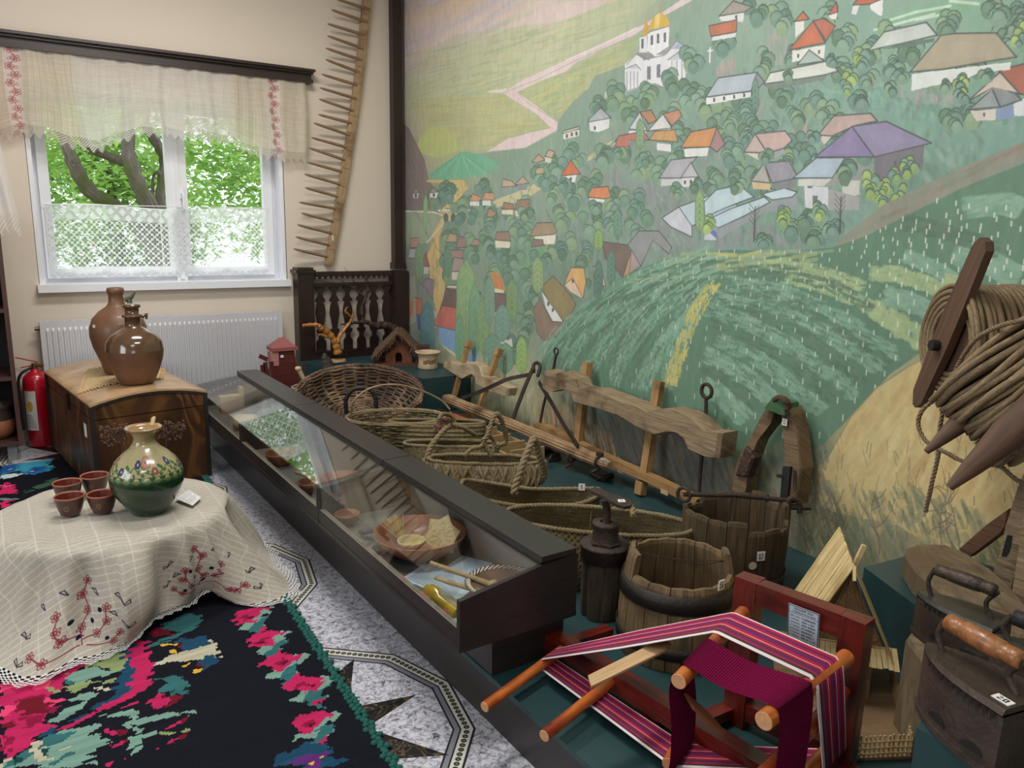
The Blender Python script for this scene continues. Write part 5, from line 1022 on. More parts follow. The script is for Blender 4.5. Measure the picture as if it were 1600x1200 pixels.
M_kilim = imgmat('kilim_weave', rug_im, rough=.95, bump=.35, bscale=260, interp='Closest', spec=.1)
def rq(u, v, z=0): p = RO+rux*u+ruy*v; return (p[0], p[1], z)
mb = MB(); th = .005
mb.add([rq(0, RY0, th), rq(0, RY1, th), rq(RWd, RY1, th), rq(RWd, RY0, th)], [(3, 2, 1, 0)], [[(1, 0), (1, 1), (0, 1), (0, 0)]])
mb.add([rq(0, RY0, .0006), rq(0, RY1, .0006), rq(RWd, RY1, .0006), rq(RWd, RY0, .0006), rq(0, RY0, th), rq(0, RY1, th), rq(RWd, RY1, th), rq(RWd, RY0, th)], [(0, 1, 5, 4), (1, 2, 6, 5), (2, 3, 7, 6), (3, 0, 4, 7)], [[(0, 0)]*4]*4)
rt = thing('kilim_rug', 'long black kilim rug with pink roses and blue flowers under the draped table', 'rug', rq(RWd/2, .9, .0)); mb.build('woven_field', M_kilim, rt)
mb = MB(); k = 0; v = RY0
while v < RY1:
    c = Vector(rq(-.012+.003*sin(k*3.1), v, .007)); 
    for j in range(3):
        a = j*2.1+k*.9; mb.lathe([(0, -.005), (.010, -.003), (.012, .001), (.006, .006), (0, .007)], c+Vector((cos(a)*.011, sin(a)*.011, 0)), 6)
    v += .032; k += 1
tag(mb.build('crocheted_edging', plain('teal_wool', (22, 92, 84), rough=.95, bump=.6, bscale=300), rt), 'teal crocheted edging', None, None, 'stuff')
# ---------------------------------------------------------------- low round table and its cloth
TH = .33; TC = np.array([.345, 3.375]); TR = .435
M_tw = wood('table_wood', (96, 66, 44), (130, 92, 62))
t = thing('round_table', 'low round wooden table hidden under the embroidered cloth', 'table', (TC[0], TC[1], .006))
mb = MB(); mb.cyl((TC[0], TC[1], TH-.035), (TC[0], TC[1], TH-.006), TR-.015, n=40); mb.build('tabletop', M_tw, t)
for k in range(3):
    a = k*2.09+.5; mb = MB(); mb.cyl((TC[0]+cos(a)*.3, TC[1]+sin(a)*.3, .006), (TC[0]+cos(a)*.25, TC[1]+sin(a)*.25, TH-.035), .018, .024, 10); mb.build('leg', M_tw, t)
hem = [(-60, 1015, .02), (0, 1052, .012), (30, 1070, .012), (62, 1068, .012), (112, 1040, .014), (160, 1026, .014), (200, 1006, .02), (222, 985, .05), (236, 966, .06), (262, 956, .05), (300, 940, .035), (318, 924, .07), (335, 926, .055), (352, 942, .014), (392, 948, .010), (440, 940, .008), (460, 928, .008), (455, 908, .008), (432, 884, .010), (408, 850, .012)]
H = []
for x, y, z in hem: q = PZ(x, y, z); H.append((math.atan2(q[1]-TC[1], q[0]-TC[0]), np.hypot(q[0]-TC[0], q[1]-TC[1]), z))
H = [(a if a < 1.2 else a-2*pi, r, z) for a, r, z in H]
H = [(-pi-.35, .62, .02)]+H+[(.75, .56, .02), (1.4, .53, .02), (2.0, .54, .02), (2*pi-pi-.35, .62, .02)]
H.sort(); HA = np.array(H)
Nt = 300; RS = [0, .25, .5, .7, .85, .95, 1.0]; DS = [.06, .14, .24, .36, .5, .64, .78, .9, .965, 1.0, 1.10]
CWp = 1200
def hemat(a): a = (a+pi+.35) % (2*pi)-pi-.35; return np.interp(a, HA[:, 0], HA[:, 1]), np.interp(a, HA[:, 0], HA[:, 2])
def ss(x, a, b): x = min(1, max(0, (x-a)/(b-a))); return x*x*(3-2*x)
mb = MB(); vs = []; rows = []
def ridge(a, amp=1.0): return amp*(.5*sin(a*7+.6)+.32*sin(a*12+2)+.20*sin(a*21+1)+.10*sin(a*37))
for r in RS: rows.append(('t', r))
for d in DS: rows.append(('d', d))
hl = []
for kd, val in rows:
    for i in range(Nt):
        a = -pi+2*pi*i/Nt
        if kd == 't':
            rr = TR*val; z = TH+.004+.004*ridge(a)*ss(val, .5, 1)-.006*ss(val, .93, 1)
            x, y = TC[0]+rr*cos(a), TC[1]+rr*sin(a)
            c = (x-.35)*.28+(y-3.05)*.96; z += .020*math.exp(-(c/.020)**2)*ss(1.02-abs(cos(a))*.1, 0, 1)+.013*math.exp(-((c+.06)/.016)**2)+.010*math.exp(-((c+.13-.1*(x-.3))/.02)**2)
        else:
            hr, hz = hemat(a); rim = TR+.008; v = min(val, 1.0)
            # steep drop, then spreading on the floor
            zt = TH*(1-v)**(1.25)*(1 if hr > .6 else 1)+hz*v; ex = (hr-rim)
            rr = rim+ex*(v**1.6) if ex > .12 else rim+ex*v+.035*sin(pi*v)
            fold = (.055*sin(pi*min(1, v*1.05))**.8)*ridge(a, 1.25); rr += fold; z = max(zt, .009+.004*sin(a*40)**2)+(.012*max(0, ridge(a+.4))*(v**3) if v > .5 else 0)
            if val > 1: rr += .034
            x, y = TC[0]+rr*cos(a), TC[1]+rr*sin(a)
        vs.append((x, y, z))
# UV: distance out from the centre, square cloth
F, U = [], []; nr = len(rows)
rad_ = [TR*v for k, v in rows if k == 't']+[TR+v*.42 for k, v in rows if k == 'd']
for j in range(nr-1):
    for i in range(Nt):
        i2 = (i+1) % Nt; q = [(j, i), (j+1, i), (j+1, i2), (j, i2)]; F.append([a*Nt+b_ for a, b_ in q])
        U.append([(.5+rad_[a]*cos(2*pi*(i+(1 if b_ == i2 and k_ > 1 else 0))/Nt-pi)/1.9, .5+rad_[a]*sin(2*pi*(i+(1 if b_ == i2 and k_ > 1 else 0))/Nt-pi)/1.9) for k_, (a, b_) in enumerate(q)])
mb.add(vs, F, U, True)
cp = Paint(CWp, CWp); cp.a[:] = np.array([180, 174, 162])/255.; yy, xx = np.mgrid[0:CWp, 0:CWp].astype(np.float32); k_ = CWp/1.9
cp.a *= (1+nfield(CWp, CWp, (5, 5), mr, 2)*.10)[..., None]
for pp in range(0, CWp, 17):
    cp.a[pp:pp+3, :] = cp.a[pp:pp+3, :]*.5+np.array([.86, .85, .83])*.5
for pp in range(0, CWp, 60): cp.a[:, pp:pp+4] = cp.a[:, pp:pp+4]*.6+np.array([.85, .84, .82])*.4
def cpt(ang, r): return (CWp*(.5+r*cos(ang)/1.9), CWp*(.5-r*sin(ang)/1.9))
def plant(ang, r0, s, mir=1):
    o = np.array(cpt(ang, r0)); up = np.array([-cos(ang), sin(ang)]); sd = np.array([up[1], -up[0]])*mir
    def w(u, v): return o+sd*u*s*k_+up*v*s*k_
    WN_ = (126, 44, 58)
    for st in ([(0, 0), (.02, .06), (-.01, .12), (.02, .18), (0, .23)], [(0, .02), (-.06, .05), (-.09, .10), (-.08, .15)], [(0, .03), (.07, .05), (.10, .09), (.09, .14)], [(-.02, 0), (-.12, .01), (-.15, .05)], [(.01, 0), (.12, 0), (.16, .03)]):
        cp.line([w(*q) for q in st], WN_, 3, .9, raw=True)
        for q in st[1:]:
            c = w(q[0]+(mr.rand()-.5)*.02, q[1]); sprig(cp, c[0], c[1], .017*k_*s/1.0, WN_, mr, mr.rand()*3, wd=2)
    for q in ((-.05, .19), (.06, .2), (-.13, .12), (.14, .17)): c = w(*q); cp.line([c, w(q[0]+.012, q[1]+.02), w(q[0]+.03, q[1]+.015), w(q[0]+.01, q[1]+.005), c], (40, 44, 60), 2.5, .9, raw=True)
    for q in ((-.03, .09), (.05, .1), (.02, .03), (-.1, .03), (-.06, .14)): c = w(*q); cp.ell(c[0], c[1], 6, 6, (24, 28, 44))
    for q in ((-.2, .1), (.2, .1), (-.16, .2), (.19, .02)): cp.line([w(*q), w(q[0]+.02, q[1]-.012), w(q[0]+.04, q[1]+.01), w(q[0]+.05, q[1]+.004), w(q[0]+.02, q[1]-.016), w(q[0]-.005, q[1]-.012), w(*q)], (40, 36, 46), 2.5, .9, raw=True)
plant(radians(-109), .79, 1.05); plant(radians(-60), .74, .95, -1); plant(radians(-168), .70, .95)
mask = np.hypot((xx-CWp/2)/k_, (yy-CWp/2)/k_); al = np.ones((CWp, CWp), np.float32)
ang_ = np.arctan2(yy-CWp/2, xx-CWp/2); ed = TR+.42*.965
lacy = mask > ed-.008; al = np.where(lacy & ((np.sin(ang_*150)*np.sin((mask-ed)*420) > .05) | (mask > ed+.046+.008*np.cos(ang_*75))), 0.0, al)
cp.a[lacy] = .84
cl_im = make_image('table_cloth', cp.a, al); M_cloth = imgmat('table_cloth', cl_im, rough=.92, use_alpha=True, translucent=.12, bump=.2, bscale=500, spec=.15)
solo(mb, 'tablecloth', M_cloth, 'cream linen cloth with red plant embroidery and lace hem draped over the low table', 'tablecloth', loc=(TC[0], TC[1], 0))
# ---------------------------------------------------------------- glazed jug, sprigs, card, cups
ZTT = TH+.007
jc = PZ(230, 807, ZTT)+np.array([.018, .055, 0]); jc = (jc[0], jc[1], ZTT)
jp = [(0, 0), (.068, 0), (.073, .006), (.094, .035), (.128, .085), (.146, .13), (.148, .158), (.142, .19), (.122, .228), (.09, .26), (.06, .285), (.046, .306), (.042, .325), (.05, .345), (.066, .36), (.074, .366), (.071, .370), (.058, .362), (.04, .342), (.036, .31), (.05, .28), (.05, .2)]
t = thing('painted_jug', 'round green and cream glazed jug painted with blue flowers, on the tablecloth', 'jug', jc)
mb = MB(); mb.lathe([(r*.93, z*.95) for r, z in jp], jc, 48)
jw, jh = 1200, 400; jpn = Paint(jw, jh); jpn.a[:] = np.array([160, 150, 112])/255.; zrow = lambda z: jh*(1-z/.37)
for v0, v1, c in ((0, .162, (24, 52, 28)), (.162, .182, (36, 70, 40)), (.3, .37, (150, 134, 96))): jpn.a[int(zrow(v1)):int(zrow(v0)), :] = np.array(c)/255.
for k in range(22):
    x = k*jw/22; base = zrow(.188)
    for j in range(-3, 4): jpn.line([(x, base), (x+j*4, base+10), (x+j*8, base+26-abs(j)*3)], (172, 176, 112), 2, .9, raw=True)
    jpn.poly([(x+8, base-2), (x+jw/44, base+22), (x+jw/22-8, base-2)], (40, 76, 44), raw=True)
for x in range(0, jw, 6): jpn.ell(x, zrow(.189), 2, 2, (34, 60, 36))
jpn.T = lambda p: np.array(p, float)
for k in range(12):
    x = k*jw/12+20; y = zrow(.222)+(12 if k % 2 else -18)
    jpn.line([(x-50, zrow(.207)), (x-20, y+10), (x+20, zrow(.203)), (x+50, zrow(.212))], (60, 96, 44), 5, .9)
    for j in range(4): jpn.ell(x-40+j*24, zrow(.205)+(8 if j % 2 else -8), 11, 6, (54, 92, 42), rot=j)
    for j in range(6): jpn.ell(x+12*cos(j*1.05), y+10*sin(j*1.05), 9, 8, (40, 48, 92) if k % 3 else (128, 80, 84))
    jpn.ell(x, y, 5, 5, (190, 176, 120))
    for j in range(3): jpn.ell(x+30+j*8, zrow(.23)+j*5, 10, 7, (62, 98, 46), rot=j*.8)
uj = .0; jx = ((math.atan2(-jc[1]+0, -jc[0])/(2*pi)) % 1)*jw
jpn.ell(jx, zrow(.245), 34, 26, (150, 104, 84)); jpn.ell(jx, zrow(.245), 25, 18, (170, 124, 100)); jpn.ell(jx-2, zrow(.245), 5, 5, (20, 14, 12))
jpn.a[:int(zrow(.355)), :] = np.array([150, 110, 74])/255.
# lathe u starts along +x counter-clockwise; v is height
jim = make_image('jug_glaze', jpn.a); M_jug = imgmat('jug_glaze', jim, rough=.22, coat=.6, ext='REPEAT')
mp = M_jug.node_tree.nodes.new('ShaderNodeMapping'); mp.inputs['Scale'].default_value = (1, 1/(.37*.95), 1); nt = M_jug.node_tree
ti = [n for n in nt.nodes if n.type == 'TEX_IMAGE'][0]; src = ti.inputs[0].links[0].from_socket; nt.links.new(src, mp.inputs[0]); nt.links.new(mp.outputs[0], ti.inputs[0])
mb.build('body', M_jug, t)
vd = Vector((jc[0], jc[1], 0)).normalized(); vr_ = Vector((vd.y, -vd.x, 0)); jcv = Vector(jc)
mb = MB(); mb.tube(spline([jcv+vd*.058+Vector((0, 0, .33))+vr_*.03, jcv+vd*.13+vr_*.04+Vector((0, 0, .35)), jcv+vd*.155+vr_*.03+Vector((0, 0, .29)), jcv+vd*.105+vr_*.02+Vector((0, 0, .235))], 6), [(.012, .008)]*19, 8); mb.tube([jcv+vr_*.035+vd*.055+Vector((0, 0, .34)), jcv+vr_*.04+vd*.06+Vector((0, 0, .36))], [.014, .006], 8); mb.build('handle', plain('glaze_cream', (176, 156, 110), rough=.25, coat=.5), t)
M_dry = plain('dried_brown', (92, 66, 52), rough=.9); rr_ = random.Random(5)
for sd, lab in ((-1, 'dried brown berry sprig behind the jug, on its left'), (1, 'dried brown berry sprig behind the jug, on its right')):
    mb = MB(); b0 = jcv+vd*.17+vr_*(sd*.03)+Vector((0, 0, .004)); b1 = jcv+vd*.10+vr_*(sd*.085)+Vector((0, 0, .31)); mb.tube([b0, b0.lerp(b1, .5)+vr_*sd*.02, b1], .003, 5)
    for k in range(84):
        e = b1+vr_*(sd*rr_.uniform(-.03, .07))+Vector((0, 0, rr_.uniform(-.05, .03)))+vd*rr_.uniform(-.02, .04)
        if k % 3 == 0: mb.tube([b1-Vector((0, 0, .05)), b1.lerp(e, .6)+Vector((0, 0, .01)), e], .0015, 4, cap=False)
        mb.lathe([(0, -.005), (.005, -.001), (.0045, .003), (0, .005)], e, 6)
    solo(mb, 'dried_sprig', M_dry, lab, 'dried plant', 'dried sprigs behind the jug')
CARD_P = Paint(160, 130); CARD_P.a[:] = .86
for k in range(9): CARD_P.line([(14, 18+k*12), (60+(k*37) % 26, 18+k*12)], (90, 92, 104), 3, .8, raw=True); CARD_P.line([(84, 18+k*12), (112+(k*53) % 36, 18+k*12)], (70, 72, 88), 3, .8, raw=True)
CARD_P.line([(4, 4), (156, 4), (156, 126), (4, 126), (4, 4)], (120, 128, 150), 2, .9, raw=True); M_card = imgmat('printed_card', make_image('printed_card', CARD_P.a), rough=.6)
def card(pts, name, label, cat='card', mat=None):
    mb = MB(); P = [V(p) for p in pts]; n = (P[1]-P[0]).cross(P[3]-P[0]).normalized()*.0008
    mb.add(P+[p-n for p in P], [(0, 1, 2, 3), (7, 6, 5, 4), (0, 4, 5, 1), (1, 5, 6, 2), (2, 6, 7, 3), (3, 7, 4, 0)], [[(0, 0), (1, 0), (1, 1), (0, 1)]]+[[(0, 0)]*4]*5); return solo(mb, name, mat or M_card, label, cat)
zc = ZTT+.012; card([PZ(274, 779, zc), PZ(301, 790, zc), PZ(315, 777, zc), PZ(295, 765, zc)][0:4], 'label_card', 'small printed paper card lying on the tablecloth right of the jug')
M_cup = plain('cup_glaze', (72, 42, 36), rough=.35, coat=.3, nscale=14, namt=.15); M_cupi = plain('cup_inside', (100, 38, 26), rough=.35, coat=.3); M_cupr = plain('cup_rim', (150, 92, 74), rough=.4); M_dot = plain('cream_dots', (206, 186, 134), rough=.5)
cl = ['cup nearest the chest', 'cup standing leftmost behind another', 'front left cup of the four on the tablecloth', 'cup closest to the painted jug']
for k, ((x, y), lab) in enumerate(zip(((142, 775), (99, 787), (102, 810), (153, 806)), ('small brown clay cup, the one nearest the chest', 'small brown clay cup half hidden behind the front left one', 'small brown clay cup at front left of the four', 'small brown clay cup closest to the painted jug'))):
    c = PZ(x, y, ZTT)+np.array([.022, .026, .006]); s = .95; mb = MB()
    t = thing('clay_cup', lab, 'cup', c, 'clay cups on the tablecloth')
    mb.lathe([(0, 0), (.034*s, 0), (.037*s, .003), (.046*s, .025), (.054*s, .052), (.057*s, .071)], c, 30); mb.build('cup_body', M_cup, t)
    mb = MB(); mb.lathe([(.057*s, .071), (.0585*s, .074), (.0575*s, .077), (.054*s, .0765), (.0525*s, .073)], c, 30); mb.build('rim', M_cupr, t)
    mb = MB(); mb.lathe([(.0525*s, .073), (.047*s, .04), (.036*s, .012), (0, .008)], c, 30); mb.build('cup_inside', M_cupi, t)
    mb = MB(); cc = Vector(c)
    for fl in (-.2, 1.9, 4):
        a0 = math.atan2(-c[1], -c[0])+fl-.1
        for j in range(9):
            a = a0+.17*cos(j*.785)*(j < 8); z = .036+.011*sin(j*.785)*(j < 8); r = .0505+(z-.036)*.32; mb.lathe([(0, -.001), (.0017, 0), (0, .0012)], cc+Vector((cos(a)*r*s*.985, sin(a)*r*s*.985, z)), 5, axis=(cos(a), sin(a), 0))
    mb.build('dotted_flower', M_dot, t)
# ---------------------------------------------------------------- chest
m, nt, b = newmat('painted_graining'); L = nt.links.new
tc = N(nt, 'ShaderNodeTexCoord'); wv = N(nt, 'ShaderNodeTexNoise'); wv.inputs['Scale'].default_value = 2.2; wv.inputs['Detail'].default_value = 2; wv.inputs['Distortion'].default_value = 1.2
mpp = N(nt, 'ShaderNodeMapping'); mpp.inputs['Scale'].default_value = (1.5, 1.5, .75); L(tc.outputs['Object'], mpp.inputs[0]); L(mpp.outputs[0], wv.inputs['Vector'])
mu = N(nt, 'ShaderNodeMath', operation='MULTIPLY'); mu.inputs[1].default_value = 34; L(wv.outputs[0], mu.inputs[0]); sn = N(nt, 'ShaderNodeMath', operation='SINE'); L(mu.outputs[0], sn.inputs[0])
cr = N(nt, 'ShaderNodeValToRGB'); e = cr.color_ramp.elements; e[0].color = lin((44, 25, 14)); e[1].color = lin((126, 86, 40)); q = e.new(.7); q.color = lin((86, 52, 24)); ad = N(nt, 'ShaderNodeMapRange'); ad.inputs[1].default_value = -1; ad.inputs[2].default_value = 1; L(sn.outputs[0], ad.inputs[0]); L(ad.outputs[0], cr.inputs[0])
n2 = N(nt, 'ShaderNodeTexNoise'); n2.inputs['Scale'].default_value = 3; n2.inputs['Detail'].default_value = 6; L(tc.outputs['Object'], n2.inputs['Vector']); mx = N(nt, 'ShaderNodeMix', data_type='RGBA'); L(n2.outputs[0], mx.inputs[0]); L(cr.outputs[0], mx.inputs[6]); mx.inputs[7].default_value = lin((70, 44, 24)); L(mx.outputs[2], b.inputs['Base Color']); b.inputs['Roughness'].default_value = .42
M_chest = m
M_top = plain('worn_sheen_top', (158, 130, 98), rough=.3, nscale=5, namt=.34, coat=.2)  # worn paint, base colour also lightened for window sheen
ca = radians(8.5); cu = Vector((cos(ca), sin(ca), 0)); cv = Vector((-sin(radians(6.5)), cos(radians(6.5)), 0)); co = Vector((.405, 4.545, .008)); CW_, CD_, CH_ = .60, 1.16, .505
t = thing('dowry_chest', 'wood-grained painted chest with arched lid near the radiator', 'chest', co)
Z_ = Vector((0, 0, 1))
def cbx(u0, u1, v0, v1, z0, z1): m_ = MB(); P = [co+cu*u+cv*v+Z_*z for z in (z0, z1) for u, v in ((u0, v0), (u1, v0), (u1, v1), (u0, v1))]; m_.add(P, [(3, 2, 1, 0), (4, 5, 6, 7), (0, 1, 5, 4), (1, 2, 6, 5), (2, 3, 7, 6), (3, 0, 4, 7)]); return m_
cbx(0, CW_, 0, CD_, 0, .42).build('body', M_chest, t)
arc_ = [(CW_*i/10, CH_-.01+.045*sin(pi*i/10)**.9) for i in range(11)]
mb = MB(); mb.prism([(0, .425)]+arc_+[(CW_, .425)], co, cu, Z_, cv, CD_); mb.build('lid', M_chest, t)
mb = MB(); arc2 = [(-.01+(CW_+.02)*i/12, CH_-.008+.046*sin(pi*i/12)**.9) for i in range(13)]; mb.prism(arc2+[(u, z+.012) for u, z in arc2[::-1]], co-cv*.008, cu, Z_, cv, CD_+.016, True); mb.build('lid_top', M_top, t)
M_ed = plain('worn_black_edge', (26, 20, 18), rough=.6, nscale=40, namt=.4)
for u, v in ((0, 0), (CW_, 0), (0, CD_)): mb = MB(); mb.beam(co+cu*u+cv*v, co+cu*u+cv*v+Z_*(CH_-.012), .02, .02, cu); mb.build('edge_strip', M_ed, t)
mb = MB(); mb.prism([(u, z-.014) for u, z in arc2]+[(u, z) for u, z in arc2[::-1]], co-cv*.010, cu, Z_, cv, .014, True); mb.build('lid_edge', M_ed, t)
mb = MB(); mb.beam(co-cu*.004+cv*.55+Z_*.47, co-cu*.004+cv*.55+Z_*.38, .03, .006, cu); mb.build('lock_hasp', plain('dark_iron', (34, 30, 28), metal=.7, rough=.55), t)
mb = MB(); mb.box(co-cu*.003+cv*.17+Z_*.335, (.05, .002, .075), (cv, cu, Z_)); mb.build('label_card', PAPER, t)
# doily and two jugs
def ctop(u): return CH_+.004+.046*sin(pi*min(1, max(0, u/CW_)))**.9
mb = MB()
def dof(u, v):
    a, b_ = .10+.42*u, .30+.5*v; a2 = a+(v-.5)*.16; z = ctop(a2)+.006+.002*sin(u*40)*sin(v*37); p = co+cu*a2+cv*b_+Z_*z; return p
mb.grid(dof, 24, 24); 
for u in range(25):
    for e in (0, 1): p = dof(u/24, e); mb.tube([p, p+cv*(-.03 if e == 0 else .03)+Z_*(.001)+cu*.004*sin(u*3)], .004, 5)
    for e in (0, 1): p = dof(e, u/24); mb.tube([p, p+cu*(-.025 if e == 0 else .025)-Z_*.004], .004, 5)
solo(mb, 'straw_doily', plain('straw_cloth', (184, 158, 118), rough=.9, nscale=60, namt=.2, bump=.5, bscale=200), 'beige fringed doily spread under the two clay jugs on the chest', 'doily')
M_brown = plain('brown_stoneware', (104, 72, 52), rough=.5, nscale=9, namt=.18, coat=.1); M_gloss = plain('brown_glaze', (82, 58, 38), rough=.14, nscale=6, namt=.2, coat=.9)
zj = CH_+.062
c1 = PZ(178, 585, zj)+np.array([.05, .05, 0]); c2 = PZ(210, 599, zj)+np.array([.02, .03, 0])
t = thing('stoneware_jug', 'taller matt brown jug with narrow neck, standing at the back on the chest', 'jug', c1)
mb = MB(); s = 1.06; P1 = [(0, 0), (.085, 0), (.09, .01), (.105, .07), (.135, .15), (.148, .21), (.147, .26), (.13, .31), (.095, .35), (.055, .378), (.04, .40), (.037, .44), (.042, .452), (.046, .47), (.04, .483), (.026, .483), (.026, .44)]
mb.lathe([(r*s, z*s) for r, z in P1], c1, 40); mb.build('body', M_brown, t)
mb = MB(); C1 = Vector(c1); v2 = Vector((c1[0], c1[1], 0)).normalized(); r2 = Vector((v2.y, -v2.x, 0)); mb.tube([C1+r2*.045+Z_*.41*s, C1+r2*.085+Z_*.43*s, C1+r2*.105+Z_*.455*s], [.014, .012, .006], 8); mb.tube([C1+r2*.075+Z_*.425*s, C1+r2*.07+Z_*.375*s], [.012, .016], 8); mb.build('broken_handle', plain('green_glaze', (78, 84, 66), rough=.35), t)
mb = MB(); a = math.atan2(-c1[1], -c1[0])-1.0; mb.box(C1+Vector((cos(a)*.150, sin(a)*.150, .27*s)), (.003, .02, .035), ((cos(a), sin(a), 0), (-sin(a), cos(a), 0), (0, 0, 1))); mb.build('paper_tag', PAPER, t)
t = thing('glazed_jug', 'shorter brown jug with glossy shoulder, in front on the chest', 'jug', c2)
P2 = [(0, 0), (.088, 0), (.094, .008), (.118, .06), (.142, .13), (.152, .19)]; P3 = [(.152, .19), (.146, .235), (.125, .27), (.085, .30), (.045, .318), (.04, .33), (.042, .37), (.055, .376), (.055, .385), (.036, .392), (.036, .425), (.047, .43), (.045, .445), (.02, .448), (0, .446)]
mb = MB(); mb.lathe(P2, c2, 44); mb.build('body', M_brown, t); mb = MB(); mb.lathe(P3, c2, 44); mb.build('glazed_shoulder', M_gloss, t)
C2 = Vector(c2); v2 = Vector((c2[0], c2[1], 0)).normalized(); r2 = Vector((v2.y, -v2.x, 0)); mb = MB(); mb.tube([C2+r2*.05+Z_*.375, C2+r2*.075+Z_*.385, C2+r2*.07+Z_*.36], [.014, .012, .007], 8); mb.build('broken_handle', M_gloss, t)
# ---------------------------------------------------------------- fire extinguisher
M_fred = plain('fire_red', (176, 18, 40), rough=.25, coat=.5); fc = Vector((.218, 5.84, 0)); fr2 = .078
t = thing('fire_extinguisher', 'red fire extinguisher on the floor between cabinet and chest', 'fire extinguisher', fc)
mb = MB(); mb.lathe([(0, 0), (.07, 0), (.078, .012), (.078, .43), (.072, .46), (.05, .488), (.026, .50), (.024, .515), (0, .515)], fc, 28); mb.build('cylinder', M_fred, t)
mb = MB(); mb.cyl(fc+Z_*.5, fc+Z_*.55, .018, n=12); mb.cyl(fc+Z_*.535+Vector((.0, 0, 0)), fc+Z_*.535+Vector((.05, -.02, 0)), .012, n=10); mb.build('valve', plain('brass', (150, 130, 90), metal=.9, rough=.3), t)
mb = MB(); mb.beam(fc+Vector((.02, 0, .555)), fc+Vector((-.10, .01, .595)), .022, .006); mb.beam(fc+Vector((.01, 0, .54)), fc+Vector((-.075, .01, .525)), .02, .006); mb.build('handle', M_fred, t)
mb = MB(); mb.tube(spline([fc+Vector((-.01, -.01, .53)), fc+Vector((-.09, -.02, .47)), fc+Vector((-.10, -.02, .3)), fc+Vector((-.095, -.02, .12))], 6), .009, 8); mb.build('hose', plain('black_hose', (26, 24, 26), rough=.5), t)
fpn = Paint(100, 160); fpn.a[:] = .82; fpn.poly([(0, 0), (100, 0), (100, 26), (0, 26)], (206, 200, 190), raw=True); fpn.ell(50, 62, 22, 22, (196, 160, 50))
for k in range(7): fpn.line([(14, 100+k*8), (60+k*5, 100+k*8)], (110, 110, 110), 3, .8, raw=True)
mb = MB(); mb.grid(lambda u, v: fc+Vector((cos(-2.75+u*1.0)*.079, sin(-2.75+u*1.0)*.079, .12+v*.26)), 8, 1); mb.build('paper_label', imgmat('extinguisher_label', make_image('extinguisher_label', fpn.a), rough=.5), t)
# ---------------------------------------------------------------- dark cabinet at the left edge
M_cab = wood('cabinet_wood', (62, 40, 36), (88, 60, 54), rough=.4, gs=80, ls=3); cx1, cy0, cy1 = .105, 5.50, 5.93
t = thing('open_cabinet', 'dark brown open-shelved cabinet with clay pots at the left edge', 'cabinet', (-.3, 5.7, 0))
for x in (cx1-.012, -.75): mb = MB(); mb.box((x, (cy0+cy1)/2, .79), (.024, cy1-cy0, 1.38)); mb.build('side_panel', M_cab, t)
mb = MB(); mb.box((-.33, cy1-.006, .79), (.84, .012, 1.38)); mb.build('back_panel', M_black, t)
for z in (.115, .52, .93, 1.47): mb = MB(); mb.box((-.33, (cy0+cy1)/2, z), (.83, cy1-cy0-.01, .024)); mb.build('shelf', M_cab, t)
for x in (.045, -.68): mb = MB(); mb.box((x, 5.56, .051), (.05, .05, .102)); mb.build('leg', plain('grey_metal', (120, 122, 126), rough=.4), t)
for x, z, s, lab in ((-.03, .129, 1.0, 'two-tone clay pot with dark ribbed neck on the bottom cabinet shelf'), (-.06, .944, .8, 'dark clay pot on the upper cabinet shelf')):
    c = (x, 5.66, z); t = thing('clay_pot', lab, 'pot', c); mb = MB(); mb.lathe([(q*s, w*s) for q, w in [(0, 0), (.075, 0), (.105, .04), (.115, .09), (.108, .12)]], c, 28); mb.build('body', plain('orange_clay', (150, 96, 66), rough=.6), t)
    mb = MB(); mb.lathe([(q*s, w*s) for q, w in [(.108, .12), (.104, .135), (.106, .145), (.098, .16), (.1, .17), (.094, .185), (.11, .215), (.104, .218), (.09, .2), (.088, .14)]], c, 28); mb.build('neck', plain('dark_glaze', (56, 44, 40), rough=.3, coat=.3), t)
